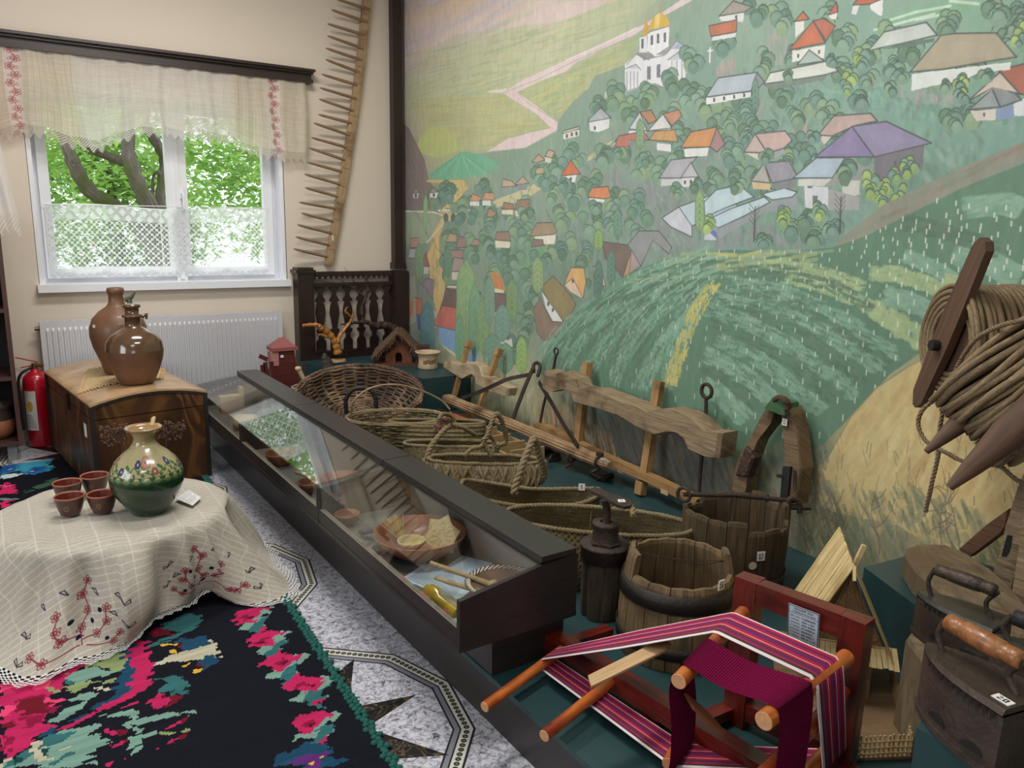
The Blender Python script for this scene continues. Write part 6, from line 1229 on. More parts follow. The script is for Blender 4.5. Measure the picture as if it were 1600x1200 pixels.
# ---------------------------------------------------------------- baskets and bags on the platform
M_wick = wood('wicker', (44, 30, 24), (104, 78, 58), (140, 114, 90), rough=.8, gs=20, ls=14, bump=.5); M_wick2 = wood('pale_wicker', (110, 92, 66), (160, 140, 108), (90, 74, 54), rough=.85, gs=20, ls=10)
M_rush = wood('rush', (70, 62, 42), (144, 128, 92), (98, 86, 58), rough=.9, gs=60, ls=9, bump=.7); M_rope = wood('old_rope', (104, 90, 66), (156, 140, 108), (126, 108, 76), rough=.9, gs=300, ls=20, bump=.7)
M_bk = plain('black_tape', (26, 24, 26), rough=.6, bump=.3, bscale=90)
Z3 = Vector((0, 0, 1))
def wicker(root, c, R, prof, rows, stakes, sx=1, sy=1, rod=.006, mat=None, bottom=True, seg=96):
    """woven wall of wavy rods over stakes"""
    mb = MB(); rs = random.Random(int(c[0]*1000)); pr_, pz = [p[0] for p in prof], [p[1] for p in prof]
    def at(t): return np.interp(t, np.linspace(0, 1, len(prof)), pr_), np.interp(t, np.linspace(0, 1, len(prof)), pz)
    for i in range(rows):
        r, z = at(i/(rows-1)); jz = rs.uniform(-.3, .3)*rod
        pts = []
        for k in range(seg):
            a = 2*pi*k/seg; w = rod*.8*sin(a*stakes/2+(i % 2)*pi); q = c+R@Vector(((r*sx+w)*cos(a), (r*sy+w)*sin(a), z+jz+rod*.4*sin(a*3+i))); pts.append(q)
        mb.tube(pts, rod*rs.uniform(.75, 1.15), 4, closed=True)
    for k in range(stakes):
        a = 2*pi*k/stakes; mb.tube([c+R@Vector((at(t)[0]*sx*cos(a), at(t)[0]*sy*sin(a), at(t)[1])) for t in np.linspace(0, 1, 5)], rod*.8, 4)
    if bottom:
        r0 = pr_[0]; m = max(6, int(r0/(rod*2.1)))
        for i in range(m):
            r = r0*(i+.5)/m; mb.tube([c+R@Vector((r*sx*cos(2*pi*k/40), r*sy*sin(2*pi*k/40), pz[0]+rod*.5*sin(k*1.9+i*pi))) for k in range(40)], rod*.9, 4, closed=True)
    return tag(mb.build('woven_rods', mat or M_wick, root), None, None, None, 'stuff')
def tiltR(ax, deg, rz=0): return (Matrix.Rotation(radians(deg), 3, Vector(ax)) @ Matrix.Rotation(radians(rz), 3, 'Z'))
vdir = lambda c: Vector((c[0], c[1], 0)).normalized()
# large round wicker tray
c = V(PZ(563, 612, .40)); vd = vdir(c); sd = Vector((vd.y, -vd.x, 0)); R = tiltR(sd, 14)
t = thing('wicker_basket', 'large round shallow brown wicker basket with two black wrapped handles', 'basket', (c.x, c.y, PH))
wicker(t, c+Vector((0, 0, -.17)), R, [(.26, 0), (.35, .05), (.385, .11), (.40, .17)], 17, 30, rod=.0085)
mb = MB(); mb.rope([c+R@Vector((.405*cos(a), .405*sin(a), .005)) for a in np.linspace(0, 2*pi, 60)], .016, 4, pitch=.12, per=6); mb.build('rim', M_wick, t)
for s in (1, -1):
    b = c+vd*(.37*s) if s > 0 else c-vd*.30-Vector((0, 0, .03)); mb = MB(); b = c+R@(R.inverted()@(vd*s)*.39)
    P = spline([b-sd*.085+Z3*-.05, b-sd*.085+Z3*.04, b-sd*.04+Z3*.10, b+sd*.05+Z3*.10, b+sd*.09+Z3*.04, b+sd*.09-Z3*.05], 6); mb.tube(P, [.014*(1+.18*sin(i*2.2)) for i in range(len(P))], 8); mb.build('handle', M_bk, t)
# oval basket with arched handle
c = V(PZ(620, 652, .385)); vd = vdir(c); sd = Vector((vd.y, -vd.x, 0)); rz = math.degrees(math.atan2(sd.y, sd.x)); R = tiltR(sd, 5, rz)
t = thing('oval_basket', 'oval basket with dark inside and thin arched hoop handle, behind the rush bags', 'basket', (c.x, c.y, PH))
wicker(t, c-Z3*.20, R, [(.16, 0), (.24, .09), (.285, .20)], 15, 40, 1.0, .46, rod=.005, mat=M_rush)
mb = MB(); mb.rope([c+R@Vector((.285*cos(a), .135*sin(a), .003)) for a in np.linspace(0, 2*pi, 50)], .011, 4, pitch=.05); mb.build('rim', M_wick2, t)
mb = MB(); P = spline([PY(549, 648, c.y+.05), PY(553, 626, c.y+.03), PY(580, 606, c.y), PY(620, 601, c.y-.04), PY(660, 611, c.y-.1), PY(690, 626, c.y-.15), PY(703, 640, c.y-.18)], 6); mb.tube(P, .006, 6); mb.build('hoop_handle', M_wick2, t)
def bag(name, lab, c, sd, a, b, at_, bt, h, ribs, mode=0, mat=None, cat='bag', grp='rush bags on the platform', sag=.02, per=12, sup=2.6):
    """soft plaited bag; c = centre of base, a,b base half sizes, at,bt at the rim"""
    vd = Vector((-sd.y, sd.x, 0)); t = thing(name, lab, cat, c, grp)
    def S(u, v, ins=0.0):
        an = 2*pi*u; co, si = cos(an), sin(an); q = (abs(co)**sup+abs(si)**sup)**(-1/sup); k = v**.7
        A = a+(at_-a)*k-ins; B = b+(bt-b)*k+.03*sin(pi*v)-ins
        if mode == 0: w = .009*abs(sin(pi*ribs*u+(int(v*per) % 2)*pi/2))
        elif mode == 1: w = .010*abs(sin(pi*per*v))+.0015*sin(pi*ribs*u*2)
        else: w = .009*abs(sin(pi*ribs*u*.5+v*per*1.6*(1 if int(u*ribs) % 2 else -1)))
        z = h*v+sag*cos(2*an)*v*v
        return c+sd*((A+w)*q*co)+vd*((B+w)*q*si)+Z3*z
    mb = MB(); nu = ribs*4; nv = per*2 if mode != 1 else per*4; mb.grid(lambda u, v: S(u, v), nu, nv, closeu=True, uvs=(3, .4))
    mb.grid(lambda u, v: S(-u, v, .008), ribs*2, 6, closeu=True, uvs=(3, .4)); mb.grid(lambda u, v: c+(S(u, .02)-c)*v+Z3*.004, 30, 2, closeu=True); mb.build('bag_body', mat or M_rush, t)
    mb = MB(); mb.rope([S(u, 1, .004) for u in np.linspace(0, 1, 48)], .010, 4, pitch=.045); mb.build('rim_rope', M_rope, t)
    return t, S
def ropeh(t, pts, r=.012, name='handle'):
    mb = MB(); mb.rope([tuple(q) for q in spline(pts, 8)], r, 5, pitch=r*4.4); return mb.build(name, M_rope, t)
def sdof(c, da=0): vd = vdir(c); s = Vector((vd.y, -vd.x, 0)); return (Matrix.Rotation(radians(da), 3, 'Z')@s).normalized()
def base(x, y, z, down): p = V(PZ(x, y, z)); return Vector((p.x, p.y, PH+.002))
c = base(683, 664, .36, 0); t, S = bag('rush_bag', 'rush bag woven in horizontal bands with a twisted rope handle, behind the plain flat bag', c, sdof(c, -4), .24, .045, .275, .06, .215, 60, 1, per=9, sag=.0)
ropeh(t, [PY(680, 672, c.y-.1), PY(686, 655, c.y-.08), PY(692, 647, c.y-.06), PY(705, 650, c.y-.04), PY(712, 663, c.y-.05), PY(716, 674, c.y-.1)], .013)
c = base(706, 697, .35, 0); t, S = bag('rush_bag', 'flat rush bag with vertical reeds and thick twisted handle, nearest the case joint', c, sdof(c, -3), .21, .045, .245, .06, .20, 70, 0, per=4, sag=.0)
ropeh(t, [PY(668, 735, c.y-.12), PY(667, 715, c.y-.1), PY(676, 694, c.y-.08), PY(694, 672, c.y-.05), PY(706, 664, c.y)], .015); ropeh(t, [PY(706, 664, c.y), PY(722, 668, c.y), PY(744, 680, c.y+.04)], .012)
mb = MB(); p0 = V(PY(694, 664, c.y)); rr_ = random.Random(9)
for k in range(60): q = p0+Vector((rr_.uniform(-.035, .035), rr_.uniform(-.03, .03), 0)); mb.tube([q, q+Vector((rr_.uniform(-.01, .01), 0, .035))], .0013, 3)
mb.box(p0-Z3*.008, (.09, .06, .02)); solo(mb, 'wool_card', plain('wool_card_brown', (96, 66, 54), rough=.8), 'small spiky wool carding brush lying on the rush bags', 'brush')
c = base(757, 722, .37, 0); t, S = bag('rush_bag', 'braided rush bag with herringbone collar and tall twisted handles', c, sdof(c, -2), .235, .06, .265, .075, .22, 64, 0, per=5, sag=.0)
mb = MB()
def SB(u, v, ins=0): p = S(u, .52+.46*v); q = c+(p-c)*1.0; return q+(p-Vector((c.x, c.y, p.z))).normalized()*(.014+.007*sin(v*3*pi)**2+.006*abs(sin(pi*36*u+v*7)))
mb.grid(SB, 220, 9, closeu=True)
for k in range(44):
    u = k/44
    for s in (1, -1):
        pts = [SB(u+s*.022*(v-.5), v)+(SB(u, v)-Vector((c.x, c.y, SB(u, v).z))).normalized()*(.003+.004*sin(v*pi*2+(0 if s > 0 else pi))) for v in (0, .25, .5, .75, 1)]; mb.tube(pts, [(.005, .009)]*5, 5)
mb.build('braided_collar', M_rope, t)
ropeh(t, [PY(768, 712, c.y-.1), PY(756, 690, c.y-.09), PY(762, 680, c.y-.1), PY(771, 652, c.y-.1), PY(778, 648, c.y-.1), PY(786, 664, c.y-.08), PY(790, 690, c.y-.06), PY(776, 697, c.y-.08)], .0125)
ropeh(t, [PY(726, 712, c.y-.1), PY(736, 702, c.y-.09), PY(752, 697, c.y-.09), PY(762, 682, c.y-.09), PY(772, 690, c.y-.08), PY(770, 708, c.y-.09)], .010)
c = base(828, 770, .36, 0); t, S = bag('rush_bag', 'wide-mouthed bulging rush bag numbered 5 behind the shoemaker anvil', c, sdof(c, -6), .24, .11, .30, .115, .20, 90, 0, per=16, sag=.025)
ropeh(t, [PY(803, 772, c.y-.14), PY(808, 750, c.y-.13), PY(822, 712, c.y-.12), PY(833, 687, c.y-.1), PY(838, 696, c.y-.08), PY(846, 720, c.y-.06), PY(852, 742, c.y-.02)], .016)
M_num = {}
def numtag(txt, p, u, v, w, h, parent=None):
    """small white number tag: 5x3 dot digits printed on card"""
    G = {'0': '757', '1': '262', '2': '', '3': '', '5': '', '6': ''}
    D = {'1': ['010', '110', '010', '010', '111'], '2': ['110', '001', '010', '100', '111'], '3': ['110', '001', '010', '001', '110'], '5': ['111', '100', '110', '001', '110'], '6': ['011', '100', '111', '101', '111'], '0': ['111', '101', '101', '101', '111'], '7': ['111', '001', '010', '010', '010']}
    if txt not in M_num:
        pt = Paint(96, 96); pt.a[:] = .9; n = len(txt); cw = 24; x0 = 48-(n*cw*1.25)/2+3
        for k, ch in enumerate(txt):
            for r, row_ in enumerate(D[ch]):
                for cc, b_ in enumerate(row_):
                    if b_ == '1': pt.a[18+r*12:31+r*12, int(x0+k*cw*1.25+cc*8):int(x0+k*cw*1.25+cc*8)+9] = .08
        M_num[txt] = imgmat('number_card_'+txt, make_image('number_'+txt, pt.a), rough=.6)
    p, u, v = Vector(p), Vector(u).normalized()*w/2, Vector(v).normalized()*h/2; n = u.cross(v).normalized()*.0012; mb = MB()
    Q = [p-u-v, p+u-v, p+u+v, p-u+v]; mb.add([q+n for q in Q]+[q-n for q in Q], [(0, 1, 2, 3), (7, 6, 5, 4), (0, 4, 5, 1), (1, 5, 6, 2), (2, 6, 7, 3), (3, 7, 4, 0)], [[(0, 0), (1, 0), (1, 1), (0, 1)]]+[[(0, 0)]*4]*5)
    return mb.build('number_tag', M_num[txt], parent)
facing = lambda c: (Vector((c[1], -c[0], 0)).normalized())
p = V(PY(909, 761, c.y-.10)); numtag('5', p, facing(p), (0, 0, 1), .028, .03, t)
c = base(934, 812, .40, 0); t, S = bag('rush_basket', 'long double rush basket with a seam and middle partition, behind the cracked barrel', c, sdof(c, -3), .33, .12, .36, .13, .235, 96, 0, per=18, sag=.0, cat='basket', grp=None, sup=2.2)
mb = MB(); vd = vdir(c); sd = sdof(c, -3)
mb.grid(lambda u, v: c+sd*(-.03+.006*abs(sin(u*60)))+vd*(-.11+.22*u)+Z3*(.05+.18*v), 60, 4); mb.build('partition', M_rush, t)
ropeh(t, [c+sd*.08-vd*.155+Z3*z for z in (.03, .1, .17, .235)], .011, 'seam_rope'); ropeh(t, [PY(950, 790, c.y-.1), PY(965, 783, c.y-.09), PY(985, 790, c.y-.12), PY(990, 806, c.y-.16)], .012)
# compartment box
M_pine = wood('pale_pine', (150, 122, 82), (186, 160, 116), rough=.7, gs=60, ls=5); M_pined = wood('yellow_pine', (140, 106, 66), (176, 140, 94), (110, 80, 50), rough=.65, gs=60, ls=4)
t = thing('compartment_box', 'long open wooden box divided by cross boards, beside the whippletree', 'box', (2.4, 3.7, PH))
dv = [((706.6, 664), (754.4, 656.6)), ((728, 673), (776, 666)), ((744, 685), (797.6, 677)), ((770, 694), (820, 687.5)), ((798, 704), (850, 697))]
Ls, Rs = [], []
for a, b in dv:
    A, B = V(PZ(*a, .285)), V(PZ(*b, .285)); Ls.append(A); Rs.append(B); mb = MB(); mb.beam(A-Z3*.055, B-Z3*.055, .012, .11, Z3); mb.build('divider_board', M_pine, t)
for q in (Ls, Rs): mb = MB(); mb.beam(q[0]-Z3*.07, q[-1]-Z3*.07, .012, .085, Z3); mb.build('side_board', M_pine, t)
mb = MB(); A, B = V(PZ(690, 652, .20)), V(PZ(742, 652, .20)); mb.beam(A, B, .16, .018, Z3); mb.cyl(V(PZ(733, 652, .2)), V(PZ(733, 652, .2))+Z3*.04, .008); mb.cyl(V(PZ(704, 650, .2)), V(PZ(704, 650, .2))+Z3*.03, .01); solo(mb, 'peg_board', wood('orange_wood', (150, 84, 52), (186, 116, 78), rough=.5), 'orange wooden board with upright pegs behind the compartment box', 'board')
# pestle, wrapped stick and small wicker piece behind the round basket
yy_ = 5.25; mb = MB(); A, B = V(PY(466, 576, yy_)), V(PY(480, 604, yy_)); mb.cyl(A, B, .018, .014, 12); mb.lathe([(0, -.015), (.02, -.01), (.023, 0), (.02, .012), (0, .018)], A, 12); solo(mb, 'wooden_pestle', wood('pestle_wood', (190, 158, 124), (214, 186, 154), gs=40), 'pale wooden pestle standing in a small wicker holder behind the far case', 'pestle')
c = V(PY(476, 606, yy_)); t = thing('wicker_holder', 'small grey wicker holder behind the far display case', 'basket', (c.x, c.y, PH)); wicker(t, Vector((c.x, c.y, PH+.005)), Matrix.Identity(3), [(.07, 0), (.08, .12), (.085, c.z-PH)], 22, 18, rod=.006, mat=plain('grey_wicker', (150, 140, 130), rough=.8), seg=48)
mb = MB(); P = spline([PY(520, 602, 5.35), PY(514, 580, 5.38), PY(510, 560, 5.4), PY(512, 556, 5.4)], 8); mb.tube(P, [.05*(1-.5*i/len(P))*(1+.12*sin(i*2)) for i in range(len(P))], 10); mb.tube([PY(506, 600, 5.3), PY(516, 575, 5.34)], [.03, .012], 6)
solo(mb, 'wrapped_stick', plain('dark_wrapping', (48, 44, 42), rough=.9, nscale=60, namt=.5, bump=1, bscale=80), 'dark cloth-wrapped cone-shaped stick leaning by the corner plinth', 'stick')
# ---------------------------------------------------------------- yokes, irons, whippletree along the painted wall
M_gr = wood('weathered_wood', (112, 94, 72), (164, 144, 114), (92, 74, 56), rough=.8, gs=45, ls=4, bump=.8); M_pl = wood('pale_worn_wood', (160, 140, 112), (200, 182, 152), (136, 114, 88), rough=.75, gs=40, ls=4, bump=.5)
M_iron = plain('rusty_iron', (58, 48, 44), rough=.65, metal=.35, nscale=30, namt=.25, bump=.5, bscale=120)
WDv = V(WD); WNv = V(WN)
def wloc(p): r = Vector(p)-V(WA); return (r.dot(WDv), r.z)
def wpoly(Z, s, off, th, bev=0):
    """outline drawn on the plane off metres before the painted wall, extruded towards the wall"""
    pts = [wloc(PW(Z[0][0]+a/Z[1], Z[0][1]+b/Z[1], off)) for a, b in P_(s)]; mb = MB(); o = V(WA)+WNv*off; o.z = 0
    c = np.mean(pts, 0); P = [tuple(q) for q in pts]
    if bev:
        P2 = [tuple(np.array(q)+(c-np.array(q))/np.linalg.norm(c-np.array(q))*bev) for q in P]; n = len(P)
        f = [o+WDv*a+Z3*b+WNv*0 for a, b in P2]; g = [o+WDv*a+Z3*b-WNv*bev for a, b in P]; h = [o+WDv*a+Z3*b-WNv*th for a, b in P]; vs = f+g+h
        F = [tuple(range(n)), tuple(range(3*n-1, 2*n-1, -1))]; U = [[P2[k] for k in range(n)], [P[k] for k in range(n-1, -1, -1)]]
        for r in (0, 1):
            for i in range(n): j = (i+1) % n; F.append((r*n+i, r*n+n+i, r*n+n+j, r*n+j)); U.append([(P[i][0], P[i][1]+r*.1), (P[i][0], P[i][1]+r*.1+.05), (P[j][0], P[j][1]+r*.1+.05), (P[j][0], P[j][1]+r*.1)])
        mb.add(vs, F, U)
    else: mb.prism(P, o, WDv, Z3, -WNv, th)
    return mb
ZY1 = ((640, 500), 6.667); ZY = ((680, 540), 3.333); ZH = ((1080, 600), 4.8)
bpos = lambda x, y, off: (lambda q: (q[0], q[1], PH))(PW(x, y, off))
t = thing('small_yoke', 'pale curved ox yoke with two pegs leaning in front of the blue painted house', 'yoke', bpos(750, 600, .12))
wpoly(ZY1, '340,485 360,430 400,428 520,466 560,450 620,436 690,446 735,490 755,580 870,630 1030,715 1008,795 830,742 700,672 688,605 640,575 600,580 540,612 500,592', .17, .07, .012).build('yoke_beam', M_pl, t)
for A, B in (((611, 262), (460, 800)), ((922, 345), (728, 905))):
    mb = MB(); a = V(PW(640+A[0]/6.667, 500+A[1]/6.667, .06)); b = V(PW(640+B[0]/6.667, 500+B[1]/6.667, .20)); mb.beam(a, b, .034, .03, WNv); mb.beam(a+(a-b).normalized()*.03, a+(b-a)*.05, .05, .042, WNv); mb.build('peg', M_pined, t)
t = thing('large_yoke', 'long heavy grey-brown ox yoke with two humps and ladder-like frame against the vineyard painting', 'yoke', bpos(980, 680, .12))
wpoly(ZY, '550,215 562,128 600,150 640,138 690,150 720,172 738,215 770,224 830,228 880,248 950,275 1040,308 1112,352 1150,338 1200,328 1270,344 1330,375 1380,418 1405,450 1485,458 1468,590 1415,585 1330,545 1308,490 1268,458 1215,452 1150,470 1095,450 940,372 860,335 712,290 700,250 660,225 620,232 580,245', .19, .11, .016).build('yoke_beam', M_gr, t)
for A, B, w in (((793, 88), (745, 505), .045), ((1167, 185), (1090, 690), .052)):
    mb = MB(); a = V(PW(680+A[0]/3.333, 540+A[1]/3.333, .05)); b = V(PW(680+B[0]/3.333, 540+B[1]/3.333, .13)); mb.beam(a, b, w, .04, WNv, jit=.003); mb.build('yoke_peg', M_pined, t)
wpoly(ZY, '503,405 560,414 760,515 930,598 1115,680 1365,800 1345,838 1100,712 900,622 735,542 520,432', .16, .05).build('lower_beam', M_pined, t)
mb = MB(); mb.beam(PW(1003, 752, .14), PW(1000, 772, .15), .05, .04, WNv); mb.build('beam_tenon', M_pined, t)
p = V(PW(1038, 769, .163)); mb = MB(); mb.box(p, (.05, .002, .022), (WDv, WNv, Z3)); mb.build('paper_tag', plain('old_paper', (196, 170, 128), rough=.8), t)
def torus(mb, c, R_, r, ax, n=18, k=6, sx=1.0, ud=None):
    z = Vector(ax).normalized(); x = (Vector(ud)-z*Vector(ud).dot(z)).normalized() if ud is not None else z.orthogonal().normalized(); y = z.cross(x); mb.tube([Vector(c)+x*(R_*sx*cos(2*pi*i/n))+y*(R_*sin(2*pi*i/n)) for i in range(n)], r, k, closed=True)
for ring_, pts, rr, lab in (((869, 549), ((869, 553), (862, 590), (850, 630), (842, 672)), .02, 'thin iron rod with small eye on top, left of the large yoke'), ((1104, 611), ((1103, 624), (1102, 672), (1096, 720), (1091, 781)), .032, 'iron rod with large round ring at the right end of the large yoke')):
    mb = MB(); c = V(PW(*ring_, .07)); torus(mb, c, rr, rr*.28, WNv, 20); P = [V(PW(x, y, o)) for (x, y), o in zip(pts, (.07, .075, .08, .10))]; P[0] = c-Z3*rr; mb.tube(spline(P, 4), .0085, 8); solo(mb, 'yoke_pin', M_iron, lab, 'iron rod', 'iron rods on the painted wall')
# whippletree with chains
t = thing('whippletree', 'long grooved wooden whippletree beam with chain links lying before the yoke frame', 'beam', (2.66, 3.9, PH))
A, B = Vector((2.655, 4.83, .255)), Vector((2.655, 3.03, .255)); A, B = V(PX(694, 621, 2.605)), V(PX(953, 727, 2.605)); mb = MB(); n = 26
P = [A.lerp(B, i/24) for i in range(25)]; vs = []
for i, p in enumerate(P):
    f = (1 if 0 < i < 24 else .55)*(1+.05*sin(i*1.3)); 
    for k in range(n): a = 2*pi*k/n; r = .036*f*(1-.13*(k % 2)); vs.append(p+Vector((cos(a)*r, 0, sin(a)*r*1.0)))
mb.add(vs, [(i*n+k, i*n+(k+1) % n, (i+1)*n+(k+1) % n, (i+1)*n+k) for i in range(24) for k in range(n)], [[(i*.075, k*.01), (i*.075, (k+1)*.01), ((i+1)*.075, (k+1)*.01), ((i+1)*.075, k*.01)] for i in range(24) for k in range(n)]); mb.add(vs[:n], [tuple(range(n))]); mb.add(vs[-n:], [tuple(range(n-1, -1, -1))]); mb.build('grooved_beam', wood('split_oak', (112, 84, 58), (188, 158, 120), (92, 66, 46), rough=.8, gs=120, ls=3, bump=1.0), t)
for (x, y) in ((893, 725), (936, 732), (766, 672)):
    mb = MB(); p = V(PX(x, y, 2.59)); p.z = max(p.z, PH+.03); torus(mb, p+Z3*.04, .028, .007, (0, 1, 0)); mb.tube([p+Z3*.05, p, p+Vector((-.03, .02, -.02))], .009, 6); mb.build('hook', M_iron, t)
mb = MB(); p = V(PX(937, 716, 2.60)); mb.cyl(p-Z3*.02, p+Z3*.02, .014, n=8); mb.cyl(p+Z3*.015, p+Z3*.03, .022, n=6); mb.build('bolt', M_iron, t)
p = V(PX(943, 721, 2.56)); numtag('17', p, (.3, -1, 0), (-.4, 0, .9), .026, .026, t)
def chain(pts, name, lab, r=.022, wr=.0055):
    P = resample(spline(pts, 6), step=r*1.5); mb = MB()
    for i in range(len(P)-1): d = (P[i+1]-P[i]).normalized(); ax = d.cross(Z3 if i % 2 else (Z3+d.cross(Z3))*1.0).normalized(); torus(mb, (P[i]+P[i+1])/2, r*.62, wr, ax, 12, 5, 1.55, d)
    return solo(mb, name, M_iron, lab, 'chain', 'iron chains by the whippletree')
zc = PH+.016
chain([PZ(672, 639, zc), PZ(690, 642, zc), PZ(706, 650, zc), PZ(725, 657, zc), PZ(745, 662, zc)], 'iron_chain', 'rusty iron chain on the teal board near the corner plinth')
chain([PZ(846, 706, zc), PZ(862, 703, zc), PZ(872, 712, zc), PZ(862, 717, zc)], 'iron_chain', 'short piece of heavy iron chain behind the braided bag handles', .03, .009)
chain([PZ(925, 742, zc), PZ(940, 748, zc), PZ(955, 744, zc)], 'iron_chain', 'short iron chain piece near the numbered end of the whippletree', .024, .007)
# wrought iron drag hooks
t = thing('iron_harrow_hook', 'forged iron hook with three flat arms leaning on the whippletree', 'iron tool', bpos(836, 600, .1)); o = .20
def strap(pts, offs, w, th=.008):
    mb = MB(); Q = spline([V(PW(x, y, q)) for (x, y), q in zip(pts, offs)], 5)
    for a, b in zip(Q, Q[1:]): mb.beam(a, b+(b-a)*.06, w, th, WNv)
    return mb
strap([(833, 575), (818, 610), (800, 658)], (.10, .16, .22), .03).build('iron_arm', M_iron, t)
strap([(829, 585), (795, 592), (776, 600), (750, 612), (722, 622)], (.11, .2, .24, .24, .24), .024).build('iron_arm', M_iron, t)
strap([(842, 597), (862, 630), (880, 662), (903, 697)], (.11, .15, .2, .24), .026).build('iron_arm', M_iron, t)
mb = MB(); mb.tube(spline([PW(834, 582, .10), PW(834, 570, .08), PW(840, 567, .05), PW(844, 574, .05), PW(840, 588, .08)], 5), .011, 8); mb.build('hook', M_iron, t)
# horse collar hames, number 12
M_h1 = wood('hames_wood', (92, 74, 54), (136, 114, 84), (70, 54, 40), rough=.75, gs=60, ls=4, bump=.8)
t = thing('horse_collar', 'arched two-armed wooden horse collar numbered 12 leaning on the painted wall', 'horse collar', bpos(1200, 800, .1))
wpoly(ZH, '560,180 630,195 600,290 500,420 455,540 420,700 405,820 300,820 310,700 345,560 410,440 490,300', .12, .07, .008).build('collar_arm', M_h1, t)
wpoly(ZH, '672,205 730,175 765,230 800,400 825,640 800,780 785,915 700,915 715,760 695,600 690,420', .12, .075, .008).build('collar_arm', M_h1, t)
wpoly(ZH, '543,185 598,118 695,150 700,235 660,230 610,205', .15, .09).build('green_bracket', plain('green_tin', (60, 92, 60), rough=.6, nscale=30, namt=.2), t)
wpoly(ZH, '325,690 345,620 400,470 440,500 465,555 440,620 410,705', .14, .05, .01).build('leather_patch', plain('old_leather', (58, 42, 34), rough=.8, nscale=40, namt=.4, bump=1, bscale=60), t)
wpoly(ZH, '685,620 742,622 718,872 665,862', .135, .02).build('dark_plate', plain('dark_plate', (40, 40, 46), rough=.5), t)
mb = MB()
for k in range(3): mb.tube(spline([PW(1080+a/4.8, 600+b/4.8, o_) for a, b, o_ in ((615, 120+k*6, .14), (660, 95+k*5, .16), (710, 115+k*9, .17), (740, 170-k*7, .15), (700, 190-k*9, .16))], 5), .009, 6)
mb.build('leather_knot', plain('knot_leather', (78, 60, 46), rough=.85), t)
p = V(PW(1226, 659.5, .132)); numtag('12', p, WDv, Z3, .024, .028, t)
mb = MB(); mb.tube([PW(1080+775/4.8, 600+650/4.8, .13), PW(1080+775/4.8, 600+800/4.8, .13), PW(1080+815/4.8, 600+808/4.8, .14)], .006, 6); mb.tube([PW(1216, 743, .13), PW(1219, 744, .15)], .009, 6); mb.build('iron_pin', M_iron, t)
# ---------------------------------------------------------------- staved buckets
M_stv = wood('oak_stave', (78, 62, 42), (134, 112, 80), (60, 46, 32), rough=.8, gs=70, ls=4, bump=.8); M_stv2 = wood('mossy_stave', (46, 38, 28), (98, 80, 54), (72, 56, 36), rough=.85, gs=60, ls=4, bump=.9); M_hoop = plain('iron_hoop', (42, 36, 32), rough=.6, metal=.3, nscale=25, namt=.2, bump=.3, bscale=80)
def bucket(t, c, zb, r0, r1, tops, n, th, mat, hoops, belly=0.0):
    c = Vector(c); H = .33
    def rad(z, zt): f = (z-zb)/H; return r0+(r1-r0)*f+belly*sin(pi*min(1, max(0, f)))
    for k in range(n):
        a0, a1 = 2*pi*(k+.02)/n, 2*pi*(k+.98)/n; zt = tops(2*pi*(k+.5)/n); mb = MB(); zs = [zb, zb+(zt-zb)*.35, zb+(zt-zb)*.7, zt-.012, zt]; vs = []
        dr = rnd.uniform(-.0015, .0015)
        for j, z in enumerate(zs):
            r = rad(z, zt)+dr; e = .004 if j == 4 else 0
            for a in (a0, (a0+a1)/2, a1): vs.append((c.x+(r-e)*cos(a), c.y+(r-e)*sin(a), z+(e if a == (a0+a1)/2 else 0)))
            for a in (a1, (a0+a1)/2, a0): vs.append((c.x+(r-th+e)*cos(a), c.y+(r-th+e)*sin(a), z+(e if a == (a0+a1)/2 else 0)))
        F, U = [], []; ro = rnd.uniform(0, 9)
        for j in range(4):
            for i in range(6): i2 = (i+1) % 6; F.append((j*6+i, j*6+i2, (j+1)*6+i2, (j+1)*6+i)); U.append([(zs[j]+ro, i*.03+ro), (zs[j]+ro, (i+1)*.03+ro), (zs[j+1]+ro, (i+1)*.03+ro), (zs[j+1]+ro, i*.03+ro)])
        F.append(tuple(range(24, 30))); U.append([(i*.02+ro, .01*i) for i in range(6)]); mb.add(vs, F, U); mb.build('stave', mat, t)
    for z0, z1 in hoops:
        mb = MB(); P = []
        mb.lathe([(rad(z0, 1)+.0025, z0-zb), (rad(z0, 1)+.005, z0-zb), (rad(z1, 1)+.005, z1-zb), (rad(z1, 1)+.0025, z1-zb)], (c.x, c.y, zb), 48); mb.build('hoop', M_hoop, t)
    mb = MB(); mb.cyl((c.x, c.y, zb+.012), (c.x, c.y, zb+.03), r0-th*.6, n=32); mb.build('bucket_bottom', mat, t)
zb = PH+.002; ear = math.atan2(-.55, .83)
def adiff(a, b): return abs((a-b+pi) % (2*pi)-pi)
def tops16(a):
    back = math.atan2(1.6, 1.755)
    if adiff(a, ear) < .28 or adiff(a, ear+pi) < .28: return .492
    return .462 if adiff(a, back) < pi/2 else .428
c16 = (1.765, 1.625); t = thing('cracked_barrel', 'open wooden barrel numbered 16 with iron hoops and thin wires, nearest the loom', 'barrel', (c16[0], c16[1], PH))
bucket(t, c16+(0,), zb, .186, .158, tops16, 15, .021, M_stv, ((.355, .41), (.205, .245)), .012)
e1 = Vector((c16[0]+cos(ear)*.155, c16[1]+sin(ear)*.155, .475)); e2 = Vector((c16[0]-cos(ear)*.155, c16[1]-sin(ear)*.155, .475))
for dz in (0, .012): mb = MB(); mb.tube(spline([e2+Z3*dz, e2.lerp(e1, .3)+Z3*(dz-.012)+Vector((-dz*2, 0, 0)), e2.lerp(e1, .7)+Z3*(-.022-dz), e1+Z3*(-.02)], 8), .0015, 5); mb.build('wire', M_iron, t)
